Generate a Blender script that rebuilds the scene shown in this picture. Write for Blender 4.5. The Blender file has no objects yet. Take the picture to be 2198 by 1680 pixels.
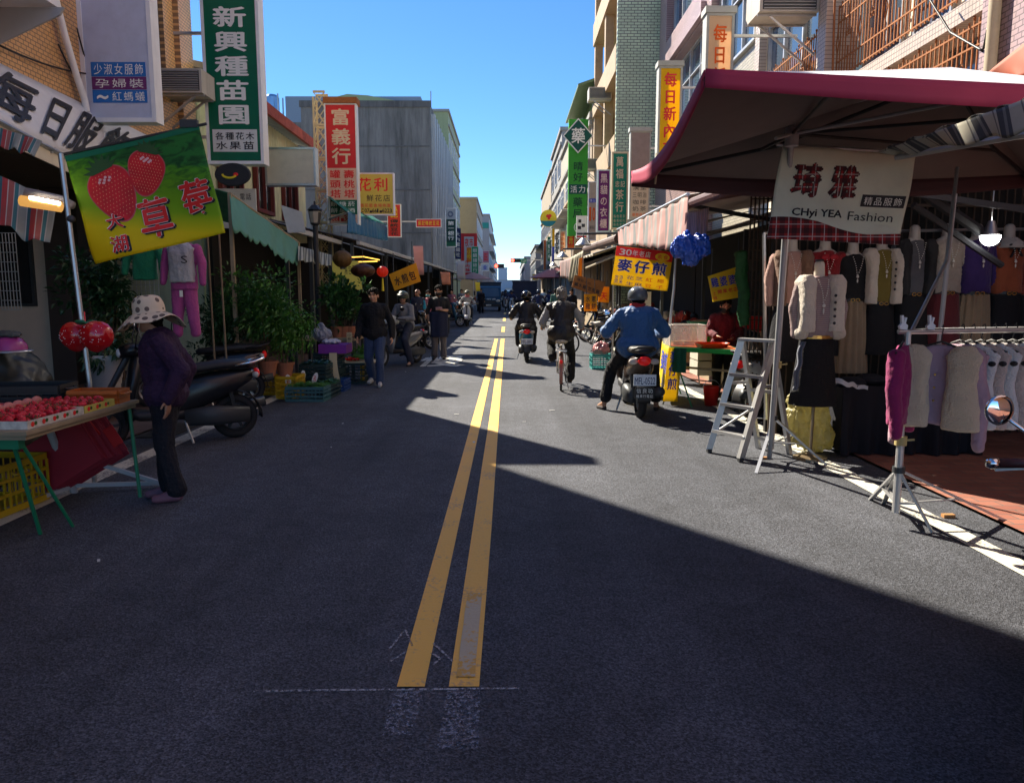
import bpy, bmesh, math, random
from mathutils import Vector as V, Matrix, noise
R = math.radians
random.seed(7)
SC = bpy.context.scene
COL = SC.collection
# ---------------------------------------------------------------- camera, sky, sun
CAMH, PITCH, YAW, FPX = 1.55, math.atan(208 / 1600), math.atan(9 / 1600), 1600.0
cam = bpy.data.cameras.new('camera'); cam.lens = 36 * FPX / 2198; cam.sensor_width = 36; cam.clip_end = 2000; cam.clip_start = .05
co = bpy.data.objects.new('camera', cam); COL.objects.link(co); co.location = (0, 0, CAMH)
co.rotation_euler = (math.pi / 2 - PITCH, 0, -YAW); SC.camera = co
SUN_EL, SUNX, SUNY = R(40), .585, -.811          # horizontal travel direction of the light
w = bpy.data.worlds.new('World'); SC.world = w; w.use_nodes = True
nt = w.node_tree; bg = nt.nodes['Background']
sky = nt.nodes.new('ShaderNodeTexSky'); sky.sky_type = 'NISHITA'; sky.sun_disc = False
sky.sun_elevation = SUN_EL; sky.sun_rotation = math.atan2(-SUNX, -SUNY); sky.air_density = 1.0; sky.dust_density = .2; sky.ozone_density = 5
sky.altitude = 2500; hs = nt.nodes.new('ShaderNodeHueSaturation'); hs.inputs['Saturation'].default_value = 1.15; nt.links.new(sky.outputs[0], hs.inputs['Color']); nt.links.new(hs.outputs[0], bg.inputs[0]); bg.inputs[1].default_value = .077
sl = bpy.data.lights.new('sun', 'SUN'); sl.energy = 5.0; sl.angle = R(.5); sl.color = (1, .91, .76)
so = bpy.data.objects.new('sun', sl); COL.objects.link(so)
so.rotation_euler = V((SUNX * math.cos(SUN_EL), SUNY * math.cos(SUN_EL), -math.sin(SUN_EL))).to_track_quat('-Z', 'Y').to_euler()
SC.view_settings.view_transform = 'Standard'; SC.view_settings.look = 'None'; SC.view_settings.exposure = 1.42; SC.view_settings.gamma = 1
SC.cycles.max_bounces = 6; SC.cycles.diffuse_bounces = 4; SC.cycles.glossy_bounces = 3; SC.cycles.transparent_max_bounces = 8
SC.cycles.caustics_reflective = False
SC.cycles.use_denoising = True; SC.cycles.caustics_refractive = False
# measurements from the photograph become points in space at a known depth (2198 x 1680 view)
_f = V((math.sin(YAW) * math.cos(PITCH), math.cos(YAW) * math.cos(PITCH), -math.sin(PITCH)))
_r = V((math.cos(YAW), -math.sin(YAW), 0)); _u = _r.cross(_f)
def ray(x, y): return _f * FPX + _r * (x - 1099) - _u * (y - 840)
def G(x, y, z=0): d = ray(x, y); t = (z - CAMH) / d.z; return V((d.x * t, d.y * t, z))
def PY(x, y, Y): d = ray(x, y); t = Y / d.y; return V((d.x * t, Y, CAMH + d.z * t))
def PX(x, y, X): d = ray(x, y); t = X / d.x; return V((X, d.y * t, CAMH + d.z * t))
def gz(y): return 0 if y < 14 else .007 * (y - 14)
# ---------------------------------------------------------------- materials
MATS = {}
def mat(name, col, rough=.7, metal=0, spec=.4, var=.12, scale=6, bump=0, bscale=40, emit=0, alpha=1, trans=0, sheen=0, dirt=0, streak=0, ecol=None):
    if name in MATS: return MATS[name]
    m = bpy.data.materials.new(name); m.use_nodes = True; t = m.node_tree; N = t.nodes; L = t.links; b = N['Principled BSDF']
    b.inputs['Roughness'].default_value = rough; b.inputs['Metallic'].default_value = metal; b.inputs['Specular IOR Level'].default_value = spec
    if sheen: b.inputs['Sheen Weight'].default_value = sheen
    tc = N.new('ShaderNodeTexCoord')
    c4 = (*col, 1); src = None
    if var:
        no = N.new('ShaderNodeTexNoise'); no.inputs['Scale'].default_value = scale; no.inputs['Detail'].default_value = 4; L.new(tc.outputs['Object'], no.inputs['Vector'])
        mx = N.new('ShaderNodeMix'); mx.data_type = 'RGBA'; L.new(no.outputs['Fac'], mx.inputs['Factor'])
        mx.inputs['A'].default_value = (*[c * (1 - var) for c in col], 1); mx.inputs['B'].default_value = (*[min(1, c * (1 + var)) for c in col], 1); src = mx.outputs['Result']
    if dirt:
        mp = N.new('ShaderNodeMapping'); L.new(tc.outputs['Object'], mp.inputs[0]); mp.inputs['Scale'].default_value = (1, 1, .12) if streak else (1, 1, 1)
        n2 = N.new('ShaderNodeTexNoise'); n2.inputs['Scale'].default_value = streak or 2.5; n2.inputs['Detail'].default_value = 6; n2.inputs['Roughness'].default_value = .7; L.new(mp.outputs[0], n2.inputs['Vector'])
        rp = N.new('ShaderNodeMapRange'); rp.inputs['From Min'].default_value = .48; rp.inputs['From Max'].default_value = .72; rp.inputs['To Max'].default_value = dirt; L.new(n2.outputs['Fac'], rp.inputs['Value'])
        m2 = N.new('ShaderNodeMix'); m2.data_type = 'RGBA'; L.new(rp.outputs[0], m2.inputs['Factor'])
        if src: L.new(src, m2.inputs['A'])
        else: m2.inputs['A'].default_value = c4
        m2.inputs['B'].default_value = (*[c * .25 + .01 for c in col], 1); src = m2.outputs['Result']
    if src: L.new(src, b.inputs['Base Color'])
    else: b.inputs['Base Color'].default_value = c4
    if bump:
        nb = N.new('ShaderNodeTexNoise'); nb.inputs['Scale'].default_value = bscale; nb.inputs['Detail'].default_value = 3; L.new(tc.outputs['Object'], nb.inputs['Vector'])
        bp = N.new('ShaderNodeBump'); bp.inputs['Strength'].default_value = bump; bp.inputs['Distance'].default_value = .02; L.new(nb.outputs['Fac'], bp.inputs['Height']); L.new(bp.outputs[0], b.inputs['Normal'])
    if emit: b.inputs['Emission Color'].default_value = (*(ecol or col), 1); b.inputs['Emission Strength'].default_value = emit
    if alpha < 1: b.inputs['Alpha'].default_value = alpha
    if trans:
        tl = N.new('ShaderNodeBsdfTranslucent'); ms = N.new('ShaderNodeMixShader'); ms.inputs[0].default_value = trans
        if src: L.new(src, tl.inputs[0])
        else: tl.inputs[0].default_value = c4
        L.new(b.outputs[0], ms.inputs[1]); L.new(tl.outputs[0], ms.inputs[2]); L.new(ms.outputs[0], N['Material Output'].inputs[0])
    MATS[name] = m; return m
def tilemat(name, c1, c2, mortar, axis, tw, th, ms=.006, rough=.35, offset=.5, dirt=.35):
    """rows of wall tiles laid across a facade; axis is the horizontal direction of that facade"""
    if name in MATS: return MATS[name]
    m = bpy.data.materials.new(name); m.use_nodes = True; t = m.node_tree; N = t.nodes; L = t.links; b = N['Principled BSDF']; b.inputs['Roughness'].default_value = rough
    tc = N.new('ShaderNodeTexCoord'); sp = N.new('ShaderNodeSeparateXYZ'); L.new(tc.outputs['Object'], sp.inputs[0]); cb = N.new('ShaderNodeCombineXYZ')
    L.new(sp.outputs[axis], cb.inputs[0]); L.new(sp.outputs['Z'], cb.inputs[1])
    br = N.new('ShaderNodeTexBrick'); L.new(cb.outputs[0], br.inputs['Vector']); br.offset = offset
    for k, v in (('Scale', 1), ('Brick Width', tw), ('Row Height', th), ('Mortar Size', ms)): br.inputs[k].default_value = v
    br.inputs['Color1'].default_value = (*c1, 1); br.inputs['Color2'].default_value = (*c2, 1); br.inputs['Mortar'].default_value = (*mortar, 1)
    n2 = N.new('ShaderNodeTexNoise'); n2.inputs['Scale'].default_value = 1.3; n2.inputs['Detail'].default_value = 6; L.new(tc.outputs['Object'], n2.inputs['Vector'])
    rp = N.new('ShaderNodeMapRange'); rp.inputs['From Min'].default_value = .42; rp.inputs['From Max'].default_value = .75; rp.inputs['To Max'].default_value = dirt; L.new(n2.outputs['Fac'], rp.inputs['Value'])
    m2 = N.new('ShaderNodeMix'); m2.data_type = 'RGBA'; L.new(rp.outputs[0], m2.inputs['Factor']); L.new(br.outputs['Color'], m2.inputs['A']); m2.inputs['B'].default_value = (*[c * .35 for c in c1], 1)
    L.new(m2.outputs['Result'], b.inputs['Base Color'])
    bp = N.new('ShaderNodeBump'); bp.inputs['Strength'].default_value = .4; bp.inputs['Distance'].default_value = .01; bp.invert = True; L.new(br.outputs['Fac'], bp.inputs['Height']); L.new(bp.outputs[0], b.inputs['Normal'])
    MATS[name] = m; return m
def stripemat(name, cols, axis, width, rough=.8, trans=.25, dirt=.3, wob=.0):
    """woven stripes: a list of (colour, share) repeated every width metres along an object axis"""
    if name in MATS: return MATS[name]
    m = bpy.data.materials.new(name); m.use_nodes = True; t = m.node_tree; N = t.nodes; L = t.links; b = N['Principled BSDF']; b.inputs['Roughness'].default_value = rough
    tc = N.new('ShaderNodeTexCoord'); sp = N.new('ShaderNodeSeparateXYZ'); L.new(tc.outputs['UV'] if axis == 'U' else tc.outputs['Object'], sp.inputs[0])
    ma = N.new('ShaderNodeMath'); ma.operation = 'DIVIDE'; L.new(sp.outputs['X' if axis == 'U' else axis], ma.inputs[0]); ma.inputs[1].default_value = width
    fr = N.new('ShaderNodeMath'); fr.operation = 'FRACT'; L.new(ma.outputs[0], fr.inputs[0])
    cr = N.new('ShaderNodeValToRGB'); cr.color_ramp.interpolation = 'CONSTANT'; L.new(fr.outputs[0], cr.inputs[0])
    tot = sum(s for _, s in cols); p = 0; e = cr.color_ramp.elements
    for i, (c, s) in enumerate(cols):
        el = e[0] if i == 0 else (e[1] if i == 1 else e.new(min(.999, p / tot)))
        el.position = p / tot; el.color = (*c, 1); p += s
    no = N.new('ShaderNodeTexNoise'); no.inputs['Scale'].default_value = 3; no.inputs['Detail'].default_value = 5; L.new(tc.outputs['Object'], no.inputs['Vector'])
    rp = N.new('ShaderNodeMapRange'); rp.inputs['From Min'].default_value = .4; rp.inputs['From Max'].default_value = .75; rp.inputs['To Max'].default_value = dirt; L.new(no.outputs['Fac'], rp.inputs['Value'])
    m2 = N.new('ShaderNodeMix'); m2.data_type = 'RGBA'; L.new(rp.outputs[0], m2.inputs['Factor']); L.new(cr.outputs[0], m2.inputs['A']); m2.inputs['B'].default_value = (.10, .09, .08, 1)
    L.new(m2.outputs['Result'], b.inputs['Base Color'])
    tl = N.new('ShaderNodeBsdfTranslucent'); L.new(m2.outputs['Result'], tl.inputs[0]); ms = N.new('ShaderNodeMixShader'); ms.inputs[0].default_value = trans
    L.new(b.outputs[0], ms.inputs[1]); L.new(tl.outputs[0], ms.inputs[2]); L.new(ms.outputs[0], N['Material Output'].inputs[0])
    MATS[name] = m; return m
def plain(n, c, **k): k.setdefault('var', 0.1); return mat(n, c, **k)
# common materials
WHITE = plain('white_enamel', (.82, .84, .87), rough=.4, dirt=.15, streak=3)
CREAM = plain('cream_plastic', (.66, .58, .42), rough=.5, dirt=.25, trans=.3)
STEEL = plain('galvanised_steel', (.5, .51, .52), rough=.38, metal=.8, dirt=.4)
ALU = plain('scuffed_aluminium', (.6, .6, .6), rough=.4, metal=.7, dirt=.25)
CHROME = plain('chrome', (.75, .75, .77), rough=.12, metal=1, var=0)
BLACKP = plain('black_plastic', (.018, .018, .02), rough=.45)
GLOSSB = plain('gloss_black_paint', (.014, .015, .018), rough=.15, spec=.6)
RUBBER = plain('tyre_rubber', (.02, .02, .021), rough=.85)
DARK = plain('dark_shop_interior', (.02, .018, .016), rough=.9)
DARKG = plain('dark_grey_metal', (.05, .055, .06), rough=.5, metal=.3)
GLASS = plain('window_glass', (.06, .09, .13), rough=.05, spec=.9, var=.3, scale=1.5)
DGLASS = plain('dark_window_glass', (.015, .018, .022), rough=.05, spec=.8, var=.3, scale=2)
RUST = plain('rusty_iron', (.34, .125, .04), rough=.85, var=.35, scale=14)
WOOD = plain('weathered_board', (.33, .26, .16), rough=.8, var=.3, scale=9)
GREENP = plain('green_painted_steel', (.015, .2, .09), rough=.45)
REDM = plain('red_print', (.78, .025, .025), rough=.5)
INK = plain('black_print', (.02, .02, .025), rough=.6)
WPRINT = plain('white_print', (.86, .87, .82), rough=.55)
YPRINT = plain('yellow_print', (.88, .66, .03), rough=.5)
BPRINT = plain('blue_print', (.02, .05, .45), rough=.5)
TERRA = plain('terracotta', (.34, .13, .07), rough=.8, var=.2)
PIPEG = plain('grey_pipe', (.36, .37, .38), rough=.5)
# ---------------------------------------------------------------- mesh builder
class MB:
    def __init__(s): s.v = []; s.f = []; s.mi = []; s.uv = {}
    def add(s, vs, fs, mi=0):
        b = len(s.v); s.v += [V(p) for p in vs]; s.f += [[i + b for i in f] for f in fs]; s.mi += [mi] * len(fs); return s
    def box(s, x0, x1, y0, y1, z0, z1, mi=0):
        vs = [(x, y, z) for z in (z0, z1) for y in (y0, y1) for x in (x0, x1)]
        return s.add(vs, [(0, 2, 3, 1), (4, 5, 7, 6), (0, 1, 5, 4), (2, 6, 7, 3), (0, 4, 6, 2), (1, 3, 7, 5)], mi)
    def obox(s, c, ux, uy, uz, hx, hy, hz, mi=0):
        c = V(c); vs = [c + V(ux) * (a * hx) + V(uy) * (b * hy) + V(uz) * (d * hz) for d in (-1, 1) for b in (-1, 1) for a in (-1, 1)]
        return s.add(vs, [(0, 2, 3, 1), (4, 5, 7, 6), (0, 1, 5, 4), (2, 6, 7, 3), (0, 4, 6, 2), (1, 3, 7, 5)], mi)
    def bar(s, a, b, w, h=None, mi=0, up=(0, 0, 1)):
        a, b = V(a), V(b); d = (b - a); l = d.length
        if l < 1e-6: return s
        d.normalize(); u = V(up)
        if abs(d.dot(u)) > .98: u = V((0, 1, 0))
        x = d.cross(u).normalized(); z = x.cross(d); return s.obox((a + b) / 2, x, d, z, w / 2, l / 2, (h or w) / 2, mi)
    def tube(s, pts, r, n=8, mi=0, cap=True):
        pts = [V(p) for p in pts]; rs = r if isinstance(r, (list, tuple)) else [r] * len(pts); base = len(s.v); rings = []; u = None
        for i, p in enumerate(pts):
            d = (pts[min(i + 1, len(pts) - 1)] - pts[max(i - 1, 0)]); d = d.normalized() if d.length > 1e-9 else V((0, 0, 1))
            if u is None: u = V((0, 0, 1)) if abs(d.z) < .9 else V((0, 1, 0))
            x = d.cross(u)
            if x.length < 1e-4: x = d.orthogonal()
            x.normalize(); u = x.cross(d).normalized()
            rings.append([p + x * (math.cos(a) * rs[i]) + u * (math.sin(a) * rs[i]) for a in [2 * math.pi * k / n for k in range(n)]])
        vs = [q for rg in rings for q in rg]; fs = [(i * n + k, i * n + (k + 1) % n, (i + 1) * n + (k + 1) % n, (i + 1) * n + k) for i in range(len(pts) - 1) for k in range(n)]
        if cap: fs += [tuple(range(n - 1, -1, -1)), tuple(range((len(pts) - 1) * n, len(pts) * n))]
        return s.add(vs, fs, mi)
    def cyl(s, a, b, r0, r1=None, n=16, mi=0): return s.tube([a, b], [r0, r0 if r1 is None else r1], n, mi)
    def ell(s, c, r, n=12, m=8, mi=0, rot=None):
        c = V(c); r = (r, r, r) if isinstance(r, (int, float)) else r; vs = []; fs = []
        for j in range(1, m):
            t = math.pi * j / m
            for k in range(n):
                a = 2 * math.pi * k / n; p = V((r[0] * math.sin(t) * math.cos(a), r[1] * math.sin(t) * math.sin(a), r[2] * math.cos(t))); vs.append(p)
        vs += [V((0, 0, r[2])), V((0, 0, -r[2]))]
        for j in range(m - 2):
            for k in range(n): fs.append((j * n + k, (j + 1) * n + k, (j + 1) * n + (k + 1) % n, j * n + (k + 1) % n))
        T, B = (m - 1) * n, (m - 1) * n + 1
        for k in range(n): fs.append((T, k, (k + 1) % n)); fs.append((B, (m - 2) * n + (k + 1) % n, (m - 2) * n + k))
        if rot is not None: vs = [rot @ p for p in vs]
        return s.add([c + p for p in vs], fs, mi)
    def caps(s, a, b, r0, r1=None, n=12, mi=0):
        a, b = V(a), V(b); r1 = r0 if r1 is None else r1; d = b - a; l = d.length
        if l < 1e-5: return s.ell(a, r0, n, 8, mi)
        d.normalize(); pts = []; rs = []
        for k in range(1, 4): t = k * math.pi / 8; pts.append(a - d * (r0 * math.cos(t))); rs.append(r0 * math.sin(t))
        pts += [a, b]; rs += [r0, r1]
        for k in range(3, 0, -1): t = k * math.pi / 8; pts.append(b + d * (r1 * math.cos(t))); rs.append(r1 * math.sin(t))
        return s.tube(pts, rs, n, mi)
    def grid(s, fn, nu, nv, mi=0, uv=None):
        b = len(s.v)
        vs = [fn(i / nu, j / nv) for j in range(nv + 1) for i in range(nu + 1)]
        fs = [(j * (nu + 1) + i, j * (nu + 1) + i + 1, (j + 1) * (nu + 1) + i + 1, (j + 1) * (nu + 1) + i) for j in range(nv) for i in range(nu)]
        s.add(vs, fs, mi)
        for j in range(nv + 1):
            for i in range(nu + 1): s.uv[b + j * (nu + 1) + i] = (i / nu, j / nv)
        return s
    def quad(s, a, b, c, d, mi=0): return s.add([a, b, c, d], [(0, 1, 2, 3)], mi)
    def slab(s, pts, off, mi=0):
        """polygon given thickness along off"""
        n = len(pts); off = V(off); vs = [V(p) for p in pts] + [V(p) + off for p in pts]
        return s.add(vs, [tuple(range(n - 1, -1, -1)), tuple(range(n, 2 * n))] + [(i, (i + 1) % n, n + (i + 1) % n, n + i) for i in range(n)], mi)
    def lathe(s, prof, c=(0, 0, 0), n=20, mi=0, rot=None):
        c = V(c); vs = []; m = len(prof)
        for r, z in prof:
            for k in range(n):
                a = 2 * math.pi * k / n; p = V((r * math.cos(a), r * math.sin(a), z)); vs.append(c + (rot @ p if rot is not None else p))
        fs = [(i * n + k, i * n + (k + 1) % n, (i + 1) * n + (k + 1) % n, (i + 1) * n + k) for i in range(m - 1) for k in range(n)]
        return s.add(vs, fs, mi)
    def loft(s, secs, n=16, mi=0, axis='Y'):
        """secs: (pos, cx, cz, hw, hh, power): superellipse rings along an axis"""
        vs = []
        for (p, cx, cz, hw, hh, pw) in secs:
            for k in range(n):
                a = 2 * math.pi * k / n; ca, sa = math.cos(a), math.sin(a); e = 2 / pw
                x = cx + hw * math.copysign(abs(ca) ** e, ca); z = cz + hh * math.copysign(abs(sa) ** e, sa)
                vs.append((x, p, z) if axis == 'Y' else ((p, x, z) if axis == 'X' else (x, z, p)))
        m = len(secs); fs = [(i * n + k, i * n + (k + 1) % n, (i + 1) * n + (k + 1) % n, (i + 1) * n + k) for i in range(m - 1) for k in range(n)]
        fs += [tuple(range(n - 1, -1, -1)), tuple(range((m - 1) * n, m * n))]
        return s.add(vs, fs, mi)
    def xf(s, M, start=0):
        for i in range(start, len(s.v)): s.v[i] = M @ s.v[i]
        return s
ORG = {}
TMP = bpy.data.scenes.new('workbench')      # modifiers are evaluated here, one object at a time; removed at the end
def TDG(): TMP.view_layers[0].update(); return TMP.view_layers[0].depsgraph
def build(name, mb, mats, parent=None, smooth=False, label=None, remesh=0, sm=0, disp=None, solid=0):
    me = bpy.data.meshes.new(name); base = ORG.get(parent.name, V((0, 0, 0))) if parent else V((0, 0, 0))
    me.from_pydata([tuple(p - base) for p in mb.v], [], mb.f)
    mats = mats if isinstance(mats, (list, tuple)) else [mats]
    for m in mats: me.materials.append(m)
    if len(mats) > 1:
        for p, i in zip(me.polygons, mb.mi): p.material_index = i
    if mb.uv:
        ul = me.uv_layers.new(name='UVMap')
        for lp in me.loops:
            ul.data[lp.index].uv = mb.uv.get(lp.vertex_index, (0, 0))
    me.validate()
    o = bpy.data.objects.new(name, me); COL.objects.link(o)
    if remesh or solid:
        if remesh:
            md = o.modifiers.new('r', 'REMESH'); md.mode = 'VOXEL'; md.voxel_size = remesh; md.use_smooth_shade = True
            if sm: ms = o.modifiers.new('s', 'SMOOTH'); ms.factor = .5; ms.iterations = sm
        if solid: ms = o.modifiers.new('t', 'SOLIDIFY'); ms.thickness = solid; ms.offset = 0
        COL.objects.unlink(o); TMP.collection.objects.link(o); dg = TDG(); nm = bpy.data.meshes.new_from_object(o.evaluated_get(dg), depsgraph=dg); TMP.collection.objects.unlink(o); COL.objects.link(o); o.modifiers.clear(); o.data = nm; nm.name = name; bpy.data.meshes.remove(me); me = nm
        if remesh and not me.materials:
            for m in mats: me.materials.append(m)
    if disp:
        amp, sc = disp
        nl = [v.normal.copy() for v in me.vertices]; cl = [v.co.copy() for v in me.vertices]; out = []
        for c_, n_ in zip(cl, nl): out += list(c_ + n_ * ((noise.noise(V((c_.x * sc, c_.y * sc, c_.z * sc * .4))) + .35 * noise.noise(c_ * sc * 2.7)) * amp))
        me.vertices.foreach_set('co', out); me.update()
    if smooth or remesh: me.shade_smooth()
    if parent: o.parent = parent
    ORG[o.name] = base
    if label: o['label'] = label
    return o
def tag(o, label, cat, group=None, kind=None):
    if label: o['label'] = label
    if cat: o['category'] = cat
    if group: o['group'] = group
    if kind: o['kind'] = kind
    return o
def thing(name, label, cat, loc=(0, 0, 0), group=None, rz=0):
    o = bpy.data.objects.new(name, None); COL.objects.link(o); o.location = loc; o.empty_display_size = .2; tag(o, label, cat, group); ORG[o.name] = V(loc); return o
def place(o, loc, rz=0, s=1): o.location = loc; o.rotation_euler = (0, 0, rz); o.scale = (s, s, s); return o
def dup(o, label=None, group=None, par=None):
    c = o.copy(); COL.objects.link(c); ORG[c.name] = ORG.get(o.name, V((0, 0, 0)))
    if par: c.parent = par
    if label: c['label'] = label
    if group: c['group'] = group
    for ch in list(o.children): dup(ch, par=c)
    return c
# ---------------------------------------------------------------- lettering
GL = {}
BOLD = lambda b: [(0, 0)] if b < .022 else [(-b * .5, 0), (b * .5, 0), (0, b * .4), (0, -b * .4)]
def glyph(ch, bold):
    k = ch
    if k not in GL:
        cu = bpy.data.curves.new('g', 'FONT'); cu.body = ch; cu.size = 1; cu.offset = 0; cu.resolution_u = 2
        o = bpy.data.objects.new('g', cu); TMP.collection.objects.link(o); dg = TDG(); me = bpy.data.meshes.new_from_object(o.evaluated_get(dg), depsgraph=dg)
        GL[k] = ([v.co.copy() for v in me.vertices], [list(p.vertices) for p in me.polygons])
        bpy.data.objects.remove(o); bpy.data.curves.remove(cu); bpy.data.meshes.remove(me)
    return GL[k]
class Plane:
    def __init__(s, O, U, Vv, wave=None): s.O = V(O); s.U = V(U); s.V = V(Vv); s.N = s.U.cross(s.V).normalized(); s.wave = wave
    def p(s, u, v, d=0):
        q = s.O + s.U * u + s.V * v
        return q + s.N * (d + (s.wave(u, v) if s.wave else 0))
def put_text(mb, pl, txt, u0, v0, u1, v1, bold=.02, vert=False, d=.006, latin=False, shear=0):
    """lay txt inside the box; v counts down from the top, both 0..1 of the plane"""
    n = len(txt)
    if latin:      # proportional: one glyph run, fitted to the box
        gv, gf = glyph(txt, bold)
        if not gv: return
        x0, x1 = min(p.x for p in gv), max(p.x for p in gv); y0, y1 = min(p.y for p in gv), max(p.y for p in gv)
        for q, (ox, oy) in enumerate(BOLD(bold)):
            vs = [pl.p(u0 + (p.x + ox - x0) / (x1 - x0) * (u1 - u0), 1 - v1 + (p.y + oy - y0) / (y1 - y0) * (v1 - v0), d + q * .0004) for p in gv]; mb.add(vs, gf)
        return
    for i, ch in enumerate(txt):
        if ch == ' ': continue
        a0, a1, b0, b1 = (u0, u1, v0 + (v1 - v0) * i / n, v0 + (v1 - v0) * (i + 1) / n) if vert else (u0 + (u1 - u0) * i / n, u0 + (u1 - u0) * (i + 1) / n, v0, v1)
        gv, gf = glyph(ch, bold)
        if not gv: continue
        lat = ord(ch) < 256
        x0, x1 = (min(p.x for p in gv), max(p.x for p in gv)) if lat else (.0, 1.); y0, y1 = (min(p.y for p in gv), max(p.y for p in gv)) if lat else (-.12, .88)
        m = .06
        for q, (ox, oy) in enumerate(BOLD(bold)):
            vs = []
            for p in gv:
                fx = m + (1 - 2 * m) * (p.x + ox - x0) / max(.2, x1 - x0); fy = m + (1 - 2 * m) * (p.y + oy - y0) / max(.2, y1 - y0)
                vs.append(pl.p(a0 + (a1 - a0) * (fx + shear * fy), 1 - (b1 - (b1 - b0) * fy), d + q * .0004))
            mb.add(vs, gf)
# sign box facing the camera side of the street (front face looks towards -Y)
def signbox(name, label, cat, x0, x1, z0, z1, y, dep, face, frame, texts=(), blocks=(), fr=.04, group=None, hood=False, bracket=None):
    t = thing(name, label, cat, ((x0 + x1) / 2, y, z0), group)
    m = MB(); m.box(x0, x0 + fr, y, y + dep, z0, z1); m.box(x1 - fr, x1, y, y + dep, z0, z1); m.box(x0 + fr, x1 - fr, y, y + dep, z1 - fr, z1); m.box(x0 + fr, x1 - fr, y, y + dep, z0, z0 + fr)
    if hood: m.box(x0 - .03, x1 + .03, y - .03, y + dep + .03, z1 + .002, z1 + .12)
    build('frame', m, frame, t)
    m = MB(); m.box(x0 + fr, x1 - fr, y + .012, y + .022, z0 + fr, z1 - fr); (m.box(x0 + fr, x1 - fr, y + dep - .022, y + dep - .012, z0 + fr, z1 - fr) if 'glow' not in face.name else 0); build('face_panel', m, face, t)
    pl = Plane((x0 + fr, y + .012, z0 + fr), (x1 - x0 - 2 * fr, 0, 0), (0, 0, z1 - z0 - 2 * fr))
    for (mt, a, b, c, d) in blocks:
        m = MB(); p0, p1 = pl.p(a, 1 - d), pl.p(c, 1 - b); m.box(p0.x, p1.x, y + .007, y + .011, p0.z, p1.z); build('colour_panel', m, mt, t)
    byd = {}
    for tx in texts: byd.setdefault(tx[2].name, [tx[2], []])[1].append(tx)
    for mt, lst in byd.values():
        m = MB()
        for (s_, bx, _, vert, bold) in lst: put_text(m, pl, s_, *bx, bold=bold, vert=vert, d=.009)
        build('lettering', m, mt, t)
    if bracket:
        for bz in bracket[1:]: m = MB(); m.bar((x0 if bracket[0] < x0 else x1, y + dep / 2, bz), (bracket[0], y + dep / 2, bz), .05); build('bracket', m, STEEL, t)
    return t
def signpx(name, label, cat, Y, px0, px1, py0, py1, dep, face, frame, **k):
    a = PY(px0, py1, Y); b = PY(px1, py0, Y); return signbox(name, label, cat, a.x, b.x, a.z, b.z, Y, dep, face, frame, **k)
def struct(name, mb, m, **k): o = build(name, mb, m, **k); o['kind'] = 'structure'; return o
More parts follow.
